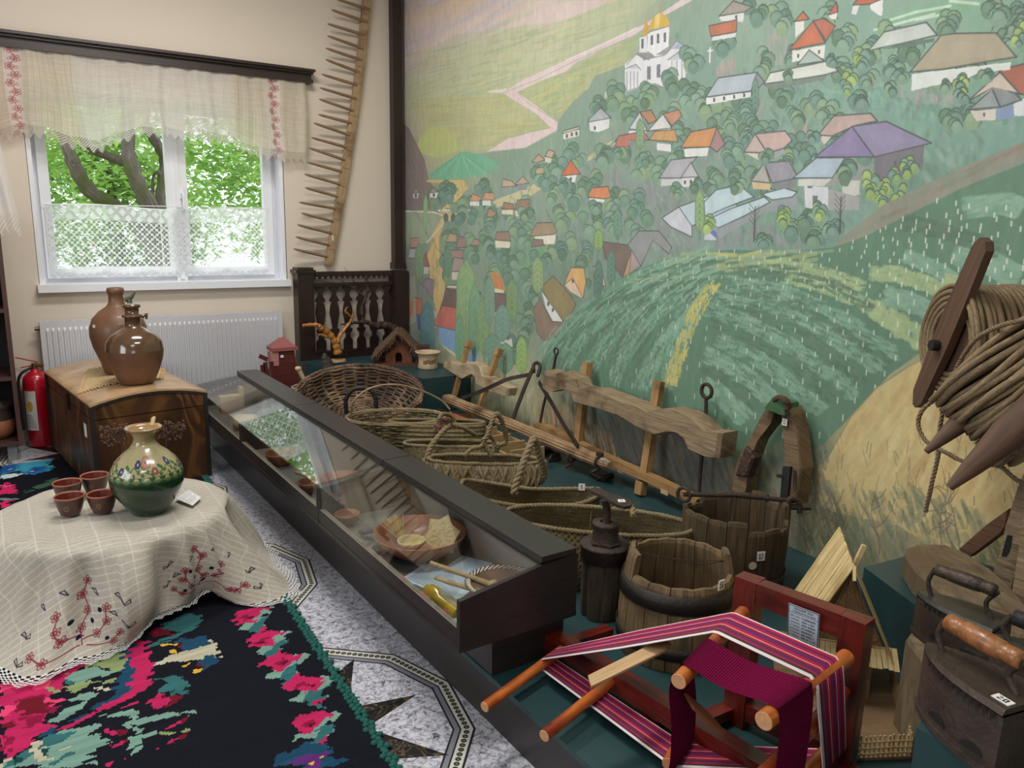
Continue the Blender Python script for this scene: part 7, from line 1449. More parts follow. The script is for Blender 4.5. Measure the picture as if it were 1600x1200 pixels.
p = V(PZ(1121, 905, .44)); ce = Vector((c16[0], c16[1], 0)); a = radians(-88); q = Vector((c16[0]+cos(a)*.1705, c16[1]+sin(a)*.1705, .437)); numtag('16', q, (-sin(a), cos(a), 0), (0, 0, 1), .026, .032, t)
c13 = (2.275, 1.83)
def tops13(a): return .452+.022*sin(a*2+1.0)+.010*sin(a*7)+(.03 if adiff(a, ear) < .2 or adiff(a, ear+pi) < .2 else 0)
t = thing('well_bucket', 'large weathered well bucket numbered 13 with iron bail and black hoop by the painted wall', 'bucket', (c13[0], c13[1], PH))
bucket(t, c13+(0,), zb, .185, .195, tops13, 17, .02, M_stv2, ((.195, .25), ), .006)
cc = Vector((c13[0], c13[1], 0)); L1, L2 = V(PW(1125, 768, .30)), V(PW(1253, 800, .22)); e1 = cc+Vector((cos(ear)*.20, sin(ear)*.20, .47)); e2 = cc-Vector((cos(ear)*.20, sin(ear)*.20, -.47))
up_ = Vector((.35, .42, 0)).normalized(); b1, b2 = e1+Z3*.02+up_*.02, e2+Z3*.045
mb = MB(); torus(mb, b2, .026, .007, (1, .3, 0)); mb.tube([b2, b2.lerp(b1, .5)+Z3*.01, b1+(b1-b2)*.06], .009, 8); mb.build('bail', M_iron, t)
mb = MB(); mb.tube(spline([e1-Z3*.16, e1-Z3*.03, e1+Z3*.035, e1+Z3*.02+(e1-cc).normalized()*0+Vector((.03, -.02, 0)), e1+Vector((.035, -.025, -.02))], 6), .010, 8); mb.cyl(e1+Vector((-.01, .01, .0)), e1+Vector((.07, -.045, .0)), .009, n=10); mb.build('ear_hook', M_iron, t)
a = radians(-112); numtag('13', cc+Vector((cos(a)*.2035, sin(a)*.2035, .36)), (-sin(a), cos(a), 0), (0, 0, 1), .03, .034, t)
a = radians(-120); mb = MB(); mb.disc(cc+Vector((cos(a)*.2042, sin(a)*.2042, .325)), .015, 16, (cos(a), sin(a), 0)); mb.build('pale_patch', plain('plaster_patch', (196, 186, 166), rough=.9), t)
# ---------------------------------------------------------------- shoemaker's anvil on a log
ac = Vector((1.695, 1.905, PH+.002)); t = thing('shoemaker_anvil', 'iron shoe anvil numbered 15 set on an upright iron-capped log beside the near display case', 'anvil', ac)
M_log = wood('cracked_log', (44, 38, 32), (92, 78, 62), (30, 26, 24), rough=.9, gs=40, ls=4, bump=1.2)
mb = MB(); n = 40; rs = random.Random(4); off = [rs.uniform(-.004, .004) for _ in range(n)]
prf = [(0, .072), (.06, .074), (.14, .074), (.20, .075), (.235, .075)]; vs = [(ac.x+(r+off[k]-(.012 if k in (5, 19, 31) else 0))*cos(2*pi*k/n), ac.y+(r+off[k]-(.012 if k in (5, 19, 31) else 0))*sin(2*pi*k/n), ac.z+z) for z, r in prf for k in range(n)]
mb.add(vs, [(j*n+k, j*n+(k+1) % n, (j+1)*n+(k+1) % n, (j+1)*n+k) for j in range(4) for k in range(n)], [[(prf[j][0], k*.012), (prf[j][0], (k+1)*.012), (prf[j+1][0], (k+1)*.012), (prf[j+1][0], k*.012)] for j in range(4) for k in range(n)]); mb.add(vs[-n:], [tuple(range(n))]); mb.build('log', M_log, t)
mb = MB(); mb.lathe([(.076, .205), (.083, .208), (.083, .252), (.086, .256), (.084, .262), (.03, .265), (0, .265)], ac, 36); mb.build('iron_cap', M_iron, t)
mb = MB(); mb.prism([(.06*cos(a), .06*sin(a)) for a in (0, 1.2, 1.9, 3.14, 4.3, 5.1)], ac+Z3*.265, (1, 0, 0), (0, 1, 0), Z3, .008); mb.lathe([(.05, .27), (.045, .278), (.044, .325), (.047, .33), (.047, .338), (.02, .34)], ac, 28); mb.build('socket', M_iron, t)
vd = vdir(ac); sd = Vector((vd.y, -vd.x, 0)); mb = MB(); mb.tube([ac+Z3*.335+sd*.0, ac+Z3*.37+sd*.003, ac+Z3*.41-sd*.004, ac+Z3*.425-sd*.008], [(.02, .016), (.017, .013), (.022, .014), (.034, .018)], 10); mb.build('post', M_iron, t)
sole = [(-.075, .016), (-.06, .024), (-.03, .023), (.005, .022), (.04, .034), (.08, .04), (.11, .032), (.122, 0), (.11, -.03), (.08, -.038), (.04, -.032), (.005, -.022), (-.03, -.022), (-.06, -.024), (-.075, -.014)]
ax = (sd*.86-vd*.5-Z3*.16).normalized(); ay = Z3.cross(ax).normalized(); az = ax.cross(ay); mb = MB(); mb.prism([(x*.8, y*.95) for x, y in sole], ac+Z3*.425-ax*.005, ax, ay, az, .011, False); mb.build('shoe_sole', M_iron, t)
numtag('15', ac+Z3*.4295+ax*.055+az*.0075, sd*.9+vd*.2, vd-sd*.2, .024, .024, t)
# ---------------------------------------------------------------- ribbon loom
M_lm = wood('red_stained_pine', (74, 16, 12), (122, 34, 20), (52, 10, 10), rough=.35, gs=50, ls=4, bump=.3, coat=.45); M_pg = wood('orange_dowel', (156, 66, 24), (206, 120, 50), (120, 34, 18), rough=.35, gs=40, ls=5, bump=.2, coat=.4); M_end = plain('sawn_dowel_end', (200, 150, 108), rough=.7, nscale=60)
t = thing('ribbon_loom', 'red-stained tabletop ribbon loom with magenta striped warp, nearest on the platform', 'loom', (1.6, 1.2, PH))
TR_, TL_ = Vector((1.665, .955, 0)), Vector((1.615, 1.235, 0)); fd = (TL_-TR_).normalized(); fn = Vector((-fd.y, fd.x, 0)); fn = fn if fn.x < 0 else -fn
for q in (TR_, TL_): mb = MB(); mb.beam(q+Z3*(PH+.002), q+Z3*.592, .062, .05, fn, jit=.0015); mb.build('upright', M_lm, t)
mb = MB(); mb.beam(TR_+Z3*.562+fd*.032, TL_+Z3*.562-fd*.032, .045, .058, Z3, jit=.0015); mb.build('top_rail', M_lm, t)
mb = MB(); mb.beam(TR_+Z3*.215+fd*.032, TL_+Z3*.215-fd*.032, .045, .05, Z3); mb.build('bottom_rail', M_lm, t)
B0, B1 = Vector((1.375, 1.80, .222)), Vector((1.455, .90, .222))
mb = MB(); mb.beam(B0, B1, .05, .055, Z3, jit=.002); mb.build('base_beam', M_lm, t)
for f in (.04, .60, .97): mb = MB(); q = B0.lerp(B1, f); mb.beam(q-Z3*.028, q-Z3*.028+Vector((.22, -.01, 0)), .04, .03, Z3); mb.build('cross_foot', M_lm, t)
for f in (.04, .5, .95): mb = MB(); q = B0.lerp(B1, f); mb.box((q.x, q.y, (PH+.002+.195)/2), (.05, .06, .195-PH-.002)); mb.build('foot_block', M_lm, t)
pegs = [(PZ(1157, 962, .53), PZ(1060, 1065, .53), .018), (PZ(1316, 1032, .53), PZ(1193, 1127, .53), .020), (B0.lerp(B1, .10)+Z3*.002, PZ(757, 1105, .20), .015), (B0.lerp(B1, .33), PZ(850, 1150, .21), .016), (B0.lerp(B1, .63), PZ(1045, 1195, .22), .018), (TR_+Z3*.40, V(PZ(1190, 1215, .40)), .018), (TR_+Z3*.27, TR_+Z3*.27+fn*.32, .018)]
pg_ = []
for a, b_, r in pegs:
    a, b_ = V(a), V(b_); d = (b_-a).normalized(); pg_.append((a, b_)); mb = MB(); mb.cyl(a-d*.02, b_-d*.001, r, n=20); o = mb.build('peg', M_pg, t)
    mb = MB(); mb.cyl(b_-d*.001, b_+d*.0006, r*.96, r*.93, n=20); e_ = mb.build('sawn_end', M_end, o); e_.parent = o
WC = {'crimson': plain('crimson_yarn', (176, 18, 60), rough=.8), 'magenta': plain('magenta_yarn', (118, 14, 72), rough=.8), 'white': plain('white_yarn', (226, 214, 220), rough=.8), 'purple': plain('purple_yarn', (84, 34, 110), rough=.8), 'brown': plain('brown_yarn', (74, 44, 42), rough=.85)}
seq = ['white', 'crimson', 'crimson', 'magenta', 'purple', 'crimson', 'crimson', 'white_', 'magenta', 'magenta', 'purple', 'magenta', 'crimson', 'crimson', 'white_', 'crimson', 'brown', 'magenta', 'purple', 'crimson', 'brown', 'brown', 'white', 'white']
Wm = {k: MB() for k in WC}
P1a, P1b = pg_[0]; P2a, P2b = pg_[1]; P4a, P4b = pg_[2]; P6a, P6b = pg_[4]; P3a, P3b = pg_[6]; P5a, P5b = pg_[3]
def on(a, b, s, dz=0, dy=0): q = a+(b-a).normalized()*s; return q+Z3*dz+Vector((0, dy, 0))
reps = 3
for k in range(len(seq)*reps):
    col = seq[k//reps]; thin = col.endswith('_'); col = col.rstrip('_'); 
    if thin and k % reps: col = 'crimson'
    w = .035+.125*k/(len(seq)*reps); r = .0016
    top = [on(P3a, P3b, w, .0, -.024), on(P2a, P2b, w, -.02, -.024), on(P2a, P2b, w, .008, -.018), on(P2a, P2b, w, .0225, 0), on(P1a, P1b, w, .0205, 0), on(P1a, P1b, w, .016, .014)]
    mid = on(P1a, P1b, w, .02, 0).lerp(on(P4a, P4b, w-.02, .02, 0), .5); sp = (w-.1)*.12
    low = [mid+Vector((sp, 0, .0)), on(P4a, P4b, .05+(w-.03)*.55, .018, 0), on(P4a, P4b, .05+(w-.03)*.55, 0, .018), on(P4a, P4b, .05+(w-.03)*.55, -.015, .004), on(P6a, P6b, .02+w*.8, -.025, 0), on(P3a, P3b, w, -.022, 0), on(P3a, P3b, w, -.01, -.022)]
    Wm[col].tube(top+low, r if not thin else .0012, 4, closed=True)
for k, m_ in Wm.items(): tag(m_.build(k+'_warp', WC[k], t), k+' warp threads', None, None, 'stuff')
# finished woven band
M_wv, nt, b = newmat('magenta_ribbed_cloth'); L = nt.links.new; b.inputs['Base Color'].default_value = lin((112, 8, 58)); b.inputs['Roughness'].default_value = .95; b.inputs['Specular IOR Level'].default_value = .1
tc = N(nt, 'ShaderNodeTexCoord'); wv = N(nt, 'ShaderNodeTexWave'); wv.inputs['Scale'].default_value = 60; wv.inputs['Distortion'].default_value = .6; wv.inputs['Detail'].default_value = 1; mpp = N(nt, 'ShaderNodeMapping'); L(tc.outputs['UV'], mpp.inputs[0]); L(mpp.outputs[0], wv.inputs[0]); bp = N(nt, 'ShaderNodeBump'); bp.inputs['Strength'].default_value = .9; bp.inputs['Distance'].default_value = .003; L(wv.outputs[0], bp.inputs['Height']); L(bp.outputs[0], b.inputs['Normal'])
def cl(u, v):
    w = .176+.140*v
    path = [on(P2a, P2b, w, -.36+.02, -.012), on(P2a, P2b, w, -.20, -.02), on(P2a, P2b, w, -.05, -.024), on(P2a, P2b, w, .012, -.018), on(P2a, P2b, w, .023, .002), on(P2a, P2b, w, .022, .02).lerp(on(P1a, P1b, w+.02, .02, 0), .5)-Z3*.012, on(P1a, P1b, w+.02, .021, -.004), on(P1a, P1b, w+.02, .012, .017), on(P1a, P1b, w+.02, -.06, .035)+Vector((0, .01, 0)), on(P1a, P1b, w+.02, -.16, .03), on(P1a, P1b, w+.02, -.26, .01)+Vector((-.03, .0, 0)), on(P1a, P1b, w+.02, -.33, .04)+Vector((-.08, .01, 0)), on(P1a, P1b, w+.02, -.345, .06)+Vector((-.12, .03, 0))]
    x = u*(len(path)-1); i = min(int(x), len(path)-2); f = x-i; p0 = path[max(i-1, 0)]; p1, p2 = path[i], path[i+1]; p3 = path[min(i+2, len(path)-1)]
    return 0.5*((2*p1)+(p2-p0)*f+(2*p0-5*p1+4*p2-p3)*f*f+(3*p1-p0-3*p2+p3)*f**3)
mb = MB(); mb.grid(cl, 96, 10, uvs=(1.2, .3)); mb.build('woven_band', M_wv, t)
mb = MB(); rr_ = random.Random(1)
for k in range(40): q = cl(1, rr_.random()); mb.tube(spline([q, q+Vector((-.03-.03*rr_.random(), .02*rr_.random(), -.004)), q+Vector((-.06-.04*rr_.random(), .03+.05*rr_.random(), -.01))], 3), .0014, 4)
tag(mb.build('fringe', WC['magenta'], t), 'loose magenta fringe', None, None, 'stuff')
mb = MB(); a, b_ = V(PZ(938, 1058, .40)), V(PZ(1027, 1014, .42)); mb.prism([(-.14, -.02), (.10, -.024), (.135, -.012), (.13, .02), (-.12, .018)], a.lerp(b_, .5), (b_-a).normalized(), (b_-a).cross(Z3).normalized()*-1, Z3, .006); mb.build('batten', wood('batten_wood', (166, 130, 92), (202, 170, 128), gs=60), t)
mb = MB(); q = (pg_[1][0]+pg_[0][1])/2; a, b_ = V(PZ(1075, 1090, .45)), V(PZ(1130, 1140, .36)); mb.prism([(-.06, -.035), (.05, -.03), (.065, .02), (.02, .04), (-.055, .03)], a.lerp(b_, .5), (b_-a).normalized(), Z3.cross((b_-a)).normalized(), fn, .01); mb.build('beater', wood('beater_wood', (130, 70, 44), (168, 104, 66), gs=80), t)
lp = Paint(200, 250); lp.a[:] = np.array([.76, .82, .88]); lp.line([(4, 4), (196, 4), (196, 246), (4, 246), (4, 4)], (70, 84, 104), 6, 1, raw=True); lp.line([(8, 52), (192, 52)], (70, 84, 104), 3, 1, raw=True)
font = {'M': 'n', }
rs = random.Random(12)
def words_(y, x0, x1, sz, heavy):
    x = x0
    while x < x1: h = sz*(1.0 if rs.random() < .3 else .65); lp.line([(x, y-h/2), (x+sz*.18, y+sz*.32)], (34, 38, 52), heavy, .95, raw=True); lp.line([(x, y+sz*.3), (x+sz*.3, y+sz*.3 if rs.random() < .5 else y-h*.3)], (34, 38, 52), heavy*.8, .9, raw=True); x += sz*.52 if rs.random() < .85 else sz*1.0
words_(20, 40, 164, 15, 3); words_(40, 30, 176, 10, 2.4)
for k in range(8): words_(72+k*22, 16, 78, 11, 2); words_(72+k*22, 92, 150+rs.random()*36, 13, 3.4)
M_lab = imgmat('loom_label', make_image('loom_label', lp.a), rough=.45)
q = TR_.lerp(TL_, .40)+Z3*.53+fn*.034; u_ = -fd; w_ = (Z3+fn*.12).normalized(); mb = MB(); nn = u_.cross(w_)
Q = [q-u_*.04-w_*.052, q+u_*.04-w_*.052, q+u_*.04+w_*.052, q-u_*.04+w_*.052]; mb.add(Q+[p+(-fn)*.0015 for p in Q], [(0, 1, 2, 3), (7, 6, 5, 4), (0, 4, 5, 1), (1, 5, 6, 2), (2, 6, 7, 3), (3, 7, 4, 0)], [[(0, 0), (1, 0), (1, 1), (0, 1)]]+[[(0, 0)]*4]*5); mb.build('label_card', M_lab, t)
# ---------------------------------------------------------------- straw-roofed model barn
M_straw = wood('straw_strip', (178, 154, 104), (222, 202, 152), (160, 132, 84), rough=.7, gs=60, ls=6, bump=.5); M_mat = wood('woven_straw_wall', (120, 96, 66), (156, 128, 92), rough=.85, gs=30, ls=30, bump=.6)
F0, Fb = Vector((1.955, 1.155, 0)), Vector((2.175, 1.345, 0)); rd_ = (Fb-F0).normalized(); rp_ = Vector((rd_.y, -rd_.x, 0)); BZ = PH+.002
t = thing('model_barn', 'straw-roofed model barn with picket-fenced yard behind the loom', 'model barn', (2.02, 1.15, PH))
def bp_(w, l, z): return F0+rp_*w+rd_*l+Z3*z
mb = MB(); mb.add([V((x, y, BZ)) for x, y in ((1.72, .97), (1.872, .885), (2.16, 1.11), (2.30, 1.25), (2.10, 1.5), (1.74, 1.2))]+[V((x, y, BZ+.008)) for x, y in ((1.72, .97), (1.872, .885), (2.16, 1.11), (2.30, 1.25), (2.10, 1.5), (1.74, 1.2))], [(6, 7, 8, 9, 10, 11), (0, 1, 7, 6), (1, 2, 8, 7), (2, 3, 9, 8), (3, 4, 10, 9), (4, 5, 11, 10), (5, 0, 6, 11)]); mb.build('yard_base', wood('yard_board', (112, 88, 64), (142, 114, 86), gs=40), t)
AZ, EZ, HW = .585, .305, .135
for s in (-1, 1):
    nst = 26
    for k in range(nst):
        l0 = -.03+.31*k/nst; mb = MB(); a = bp_(0, l0, AZ+rnd.uniform(-.002, .002)); b_ = bp_(s*HW*(1+rnd.uniform(-.02, .03)), l0, EZ); mb.beam(a, b_, .0125, .003, (rp_*s*(AZ-EZ)+Z3*HW), jit=.0007); mb.build('roof_strip', M_straw, t)
mb = MB(); mb.beam(bp_(0, -.035, AZ+.004), bp_(0, -.06, AZ-.03), .008, .008); mb.build('gable_stick', M_straw, t); mb = MB(); mb.beam(bp_(.035, .05, AZ+.035), bp_(.01, .05, AZ-.05), .016, .012); mb.build('gable_stick', M_straw, t)
mb = MB(); mb.add([bp_(-HW+.012, .0, EZ), bp_(HW-.012, .0, EZ), bp_(0, .0, AZ-.02), bp_(-HW+.012, .012, EZ), bp_(HW-.012, .012, EZ), bp_(0, .012, AZ-.02)], [(0, 1, 2), (5, 4, 3), (0, 3, 4, 1)], [[(0, 0), (.24, 0), (.12, .26)]]*2+[[(0, 0)]*4]); mb.build('gable_wall', M_mat, t)
for a, b_ in (((0, AZ-.04), (0, EZ+.05)), ((-.01, AZ-.06), (-.06, EZ+.04)), ((.01, AZ-.06), (.075, EZ+.03)), ((.03, EZ+.02), (.09, EZ+.06)), ((-.11, EZ+.03), (.11, EZ+.03))): mb = MB(); mb.beam(bp_(a[0], -.003, a[1]), bp_(b_[0], -.003, b_[1]), .006, .004, rd_); mb.build('gable_slat', M_mat, t)
for k in range(17): w = -.10+.235*k/16; mb = MB(); mb.beam(bp_(w, .002, EZ+.035), bp_(w*1.03, -.05, EZ-.005+rnd.uniform(-.004, .004)), .0135, .003, Z3, jit=.0006); mb.build('awning_strip', M_straw, t)
mb = MB(); P = [bp_(w, l, z) for z in (BZ+.008, EZ) for w, l in ((-.085, .0), (.085, .0), (.085, .22), (-.085, .22))]; mb.add(P, [(0, 1, 5, 4), (1, 2, 6, 5), (2, 3, 7, 6), (3, 0, 4, 7)]); mb.build('barn_wall', M_mat, t)
for w in (-.06, .06): mb = MB(); mb.beam(bp_(w, -.003, BZ+.01), bp_(w, -.003, EZ), .007, .004, rd_); mb.build('gable_slat', M_mat, t)
def fence(A, B, n):
    A, B = V(A+(BZ+.008,)), V(B+(BZ+.008,)); d = (B-A); u = d.normalized(); nn = Vector((-u.y, u.x, 0))
    for z in (.012, .028, .046): mb = MB(); mb.beam(A+Z3*z, B+Z3*z, .003, .004); mb.build('fence_rail', M_straw, t)
    for k in range(n): p = A+d*((k+.5)/n); mb = MB(); mb.beam(p+nn*.003, p+nn*.003+Z3*(.062+rnd.uniform(-.003, .003))+u*rnd.uniform(-.002, .002), .0055, .003, nn); mb.build('picket', M_straw, t)
fence((1.72, .968), (1.868, .888), 13); fence((1.872, .887), (2.155, 1.108), 26); fence((1.745, 1.2), (1.72, .975), 14)
# ---------------------------------------------------------------- hewn blocks, posts and plank at right
M_hew = wood('hewn_block', (86, 74, 58), (136, 118, 92), (104, 86, 62), rough=.85, gs=30, ls=10, bump=1.2)
def zprism(pts, z, th, name, mat, lab, cat, jit=.0):
    P = [PZ(x, y, z) for x, y in pts]; mb = MB(); n = len(P); inner = [(p[0], p[1]) for p in P]; cx_ = np.mean(inner, 0)
    top2 = [tuple(cx_+(np.array(q)-cx_)*.93) for q in inner]; vs = [(x, y, z) for x, y in top2]+[(x, y, z-.012) for x, y in inner]+[(x+rnd.uniform(-jit, jit), y+rnd.uniform(-jit, jit), z-th) for x, y in inner]
    mb.add(vs, [tuple(range(n)) if sum(inner[i][0]*inner[(i+1) % n][1]-inner[(i+1) % n][0]*inner[i][1] for i in range(n)) > 0 else tuple(range(n-1, -1, -1))]+[(r*n+i, r*n+n+i, r*n+n+(i+1) % n, r*n+(i+1) % n) for r in (0, 1) for i in range(n)]); return solo(mb, name, mat, lab, cat)
zprism([(1413, 862), (1418, 852), (1440, 847), (1475, 848), (1510, 862), (1552, 890), (1590, 925), (1640, 990), (1600, 1000), (1545, 975), (1500, 945), (1462, 915), (1430, 888)], .485, .083, 'hewn_wood_slab', M_hew, 'thick grey hewn wooden slab lying on the teal plinth behind the upper iron', 'wood block', .006)
zprism([(1416, 995), (1430, 976), (1470, 978), (1520, 1010), (1570, 1050), (1560, 1080), (1500, 1060), (1450, 1040)], .44, .275, 'rough_stump', M_hew, 'rough eroded wooden stump under the upper charcoal iron', 'stump', .01)
ZR = ((1500, 740), 3.333)
mb = wpoly(ZR, '-10,395 40,440 215,310 240,270 250,185 130,270', .13, .05, .005); solo(mb, 'dark_plank', wood('brown_plank', (78, 54, 38), (112, 82, 58), rough=.75, gs=60, ls=3, bump=.7), 'brown rough plank leaning diagonally on the painted wall at the right edge', 'plank')
t = thing('mortised_post', 'weathered split post with mortise hole leaning at the right edge', 'post', bpos(1580, 900, .2)); mb = wpoly(ZR, '165,520 200,420 230,270 262,180 300,60 345,-40 360,300 300,500 262,625 215,605', .22, .08, .01); mb.build('post_body', wood('split_grey_post', (104, 88, 70), (164, 146, 118), (84, 68, 52), rough=.85, gs=45, ls=5, bump=1.2), t)
mb = wpoly(ZR, '245,320 272,325 258,400 240,432 215,430', .2225, .004); mb.build('mortise_hole_shade', M_black, t)  # thin black plate on the post stands in for the hole's dark
mb = wpoly(ZR, '270,600 300,400 330,200 350,100 420,100 380,700 330,880 240,930', .34, .05, .006); solo(mb, 'pale_post', M_gr, 'pale squared post standing at the very right edge beside the mortised post', 'post')
# ---------------------------------------------------------------- charcoal irons
M_ir1 = plain('old_iron', (70, 60, 54), rough=.5, metal=.45, nscale=18, namt=.22, bump=.35, bscale=70); M_lid = plain('iron_lid', (84, 84, 80), rough=.38, metal=.6, nscale=14, namt=.15); M_irh = wood('turned_handle', (118, 72, 38), (168, 112, 66), rough=.4, gs=60, coat=.3)
def iron(lab, nose, tail, wd, zb, h, hmat, tagn=None, num=0, grp='charcoal irons at the right', hh=.075, flip=1):
    nose, tail = V(nose), V(tail); ax = (nose-tail); ax.z = 0; Ln = ax.length; ax.normalize(); ay = Vector((-ax.y, ax.x, 0)); o = Vector((tail.x, tail.y, zb)); t = thing('charcoal_iron', lab, 'iron', (o+ax*Ln/2), grp)
    def outl(s, l): return [(0, -wd/2*s)]+[(l*f, -wd/2*s*(1-f**2.6)**.8) for f in (.3, .5, .65, .8, .92)]+[(l, 0)]+[(l*f, wd/2*s*(1-f**2.6)**.8) for f in (.92, .8, .65, .5, .3)]+[(0, wd/2*s)]
    mb = MB(); mb.prism(outl(1.06, Ln*1.02), o, ax, ay, Z3, .012); mb.build('sole_plate', M_ir1, t)
    a, b_ = outl(1, Ln), outl(1.0, Ln); n = len(a); mb = MB(); vs = [o+ax*x+ay*y+Z3*.012 for x, y in a]+[o+ax*(x*1.0)+ay*y*.97+Z3*h for x, y in b_]; mb.add(vs, [(i, (i+1) % n, n+(i+1) % n, n+i) for i in range(n)]); mb.build('iron_body', M_ir1, t)
    mb = MB(); c2 = outl(1.04, Ln*1.0); vs = [o+ax*x+ay*y+Z3*(h+.004) for x, y in c2]+[o+ax*x*.985+ay*y*.9+Z3*(h+.014) for x, y in c2]; mb.add(vs, [tuple(range(n, 2*n)), tuple(range(n-1, -1, -1))]+[(i, (i+1) % n, n+(i+1) % n, n+i) for i in range(n)]); mb.build('lid', M_lid if hmat is not M_irh else M_ir1, t)
    for s in (-1, 1):
        mb = MB()
        for k in range(12):
            f = .06+.8*k/12; y0 = s*wd/2*(1-f**2.6)**.8*1.05; y1 = s*wd/2*(1-(f+.05)**2.6)**.8*1.05; p, q = o+ax*Ln*f+ay*y0+Z3*(h+.003), o+ax*Ln*(f+.05)+ay*y1+Z3*(h+.003); mb.add([p, q, (p+q)/2-Z3*.018], [(0, 1, 2)]); mb.add([p, q, (p+q)/2-Z3*.018], [(2, 1, 0)])
        mb.build('toothed_edge', M_lid, t)
    for s in (-1, 1):
        for f in (.22, .6):
            y = s*wd/2*(1-f**2.6)**.8; dy = s*wd/2*((1-(f+.05)**2.6)**.8-(1-(f-.05)**2.6)**.8); tx = (ax*(.1*Ln)+ay*dy).normalized(); nn = tx.cross(Z3)*(-s if (tx.cross(Z3).dot(ay)*s) < 0 else 1); nn = nn if nn.dot(ay)*s > 0 else -nn
            mb = MB(); R_ = .022; pts = [(R_*cos(a), R_*.62*sin(a)) for a in np.linspace(0, pi, 9)]; mb.prism(pts, o+ax*Ln*f+ay*y+Z3*.026+nn*.0003, tx, Z3, nn, .0012); mb.build('air_hole_shade', M_black, t)  # black half disc on the side stands in for the vent's dark inside
    hz = h+.014+hh; h0, h1 = o+ax*Ln*.12+Z3*hz, o+ax*Ln*.80+Z3*hz
    mb = MB(); mb.lathe([(0, 0), (.014, 0), (.0165, .006), (.0165, .02), (.0145, .023), (.0165, .026), (.0145, .03), (.0175, .034), (.019, .5*(h1-h0).length), (.0175, (h1-h0).length-.034), (.0145, (h1-h0).length-.03), (.0165, (h1-h0).length-.026), (.0155, (h1-h0).length), (0, (h1-h0).length)], h0, 16, axis=(h1-h0)); mb.build('handle', hmat, t)
    for p, f in ((h0, .12), (h1, .82)):
        mb = MB(); q = o+ax*Ln*f+Z3*(h+.012); mb.tube(spline([q, q+Z3*hh*.5+ax*(.018 if f < .5 else .012), p+ax*(-.005 if f < .5 else .005)], 5), .006, 8); mb.build('handle_post', M_ir1, t)
    if tagn: ff = .10; numtag(tagn, o+ax*Ln*ff+ay*(flip*wd*.30)+Z3*(h+.0145), -ax if flip > 0 else ax, -ay*flip, .03, .018, t)
    return t
iron('dark charcoal iron with grey toothed lid resting on the rough stump, upper of the irons', PZ(1424, 985, .442), PZ(1556, 1042, .442), .115, .442, .105, M_ir1, None)
iron('big charcoal iron numbered 20 with light turned wooden handle on the near right plinth', PZ(1432, 1098, .622), PZ(1592, 1206, .622), .125, .622, .115, M_irh, '20', hh=.06)
iron('dark iron partly cut off by the right edge, behind the numbered one', PZ(1541, 1048, .622), PZ(1690, 1110, .622), .10, .622, .07, M_bk, None, hh=.05)
# ---------------------------------------------------------------- rope reels hanging on the wall
M_twine = wood('hemp_cord', (100, 84, 62), (158, 138, 106), (122, 100, 74), rough=.85, gs=220, ls=60, bump=.8); M_reel = wood('reel_wood', (72, 50, 38), (104, 78, 60), rough=.7, gs=60, ls=3, bump=.5)
def coil(t, c, ax, ref, R_, Ln, r, flat=1.0, skew=.02):
    ax = Vector(ax).normalized(); x = (Vector(ref)-ax*Vector(ref).dot(ax)).normalized(); y = ax.cross(x); n = int(Ln/(r*1.62)); rs = random.Random(2); mb = MB()
    for layer in range(2):
        for k in range(n):
            rr = R_-layer*r*1.6+rs.uniform(-.3, .3)*r; o = Vector(c)+ax*(Ln*(k+.5)/n-Ln/2); ph = rs.uniform(0, 6)
            mb.tube([o+x*(rr*cos(a))+y*(rr*flat*sin(a))+ax*(skew*sin(a+ph*.15)+r*.5*sin(a*3+ph)) for a in np.linspace(0, 2*pi, 40)[:-1]], r*rs.uniform(.88, 1.08), 5, closed=True)
    for e in (-1, 1):
        for q in range(1, 5): o = Vector(c)+ax*(e*(Ln/2-r*.2*q)); mb.tube([o+x*((R_-r*1.9*q)*cos(a))+y*((R_-r*1.9*q)*flat*sin(a)) for a in np.linspace(0, 2*pi, 36)[:-1]], r, 5, closed=True)
    o = mb.build('wound_cord', M_twine, t); tag(o, None, None, None, 'stuff')
    mb = MB(); mb.cyl(Vector(c)-ax*Ln*.47, Vector(c)+ax*Ln*.47, (R_-r*4)*min(1, flat), n=24); mb.build('reel_core', M_reel, t)
t = thing('cord_reel', 'wooden reel wound with hemp cord and long pointed board, hanging high on the painted wall', 'reel', PW(1500, 640, .25))
axA = Vector((.848, -.53, 0)); a_ = V(PW(1549, 374, .42)); rq_ = V(ray(1440, 634)); E_ = V(EYE); b_ = E_+rq_*((a_-E_).dot(axA)/rq_.dot(axA)); m_ = a_.lerp(b_, .5); d = (b_-a_); Ln = d.length; d.normalize(); sx_ = d.cross(axA).normalized()
mb = MB(); mb.prism([(-Ln/2, -.012), (-Ln/2+.03, -.03), (-.05, -.040), (.05, -.040), (Ln/2-.04, -.032), (Ln/2, -.008), (Ln/2, .01), (Ln/2-.03, .03), (.05, .040), (-.05, .040), (-Ln/2+.02, .034), (-Ln/2, .016)], m_-axA*.026, d, sx_, axA, .024); mb.build('end_board', M_reel, t)
mb = MB(); q = m_+d*.06; mb.cyl(q-axA*.05, q+axA*.02, .017, n=7); mb.build('axle_peg', M_bk, t)
coil(t, m_+axA*.165+d*.045, axA, d, .165, .33, .0085)
t = thing('cord_reel', 'second cord reel with two tapered arms, cut off by the right edge', 'reel', PW(1560, 700, .45))
rB = ray(1606, 606); rB = rB/np.linalg.norm(rB); cB = Vector(EYE)+Vector(rB)*2.0; rv = Vector(rB); lr_2 = rv.cross(Z3).normalized(); lu_ = lr_2.cross(rv); axB = (lr_2*.74-lu_*.60-rv*.12).normalized(); refB = lr_2*.6+lu_*.7
coil(t, cB, axB, refB, .15, .20, .0085, .85)
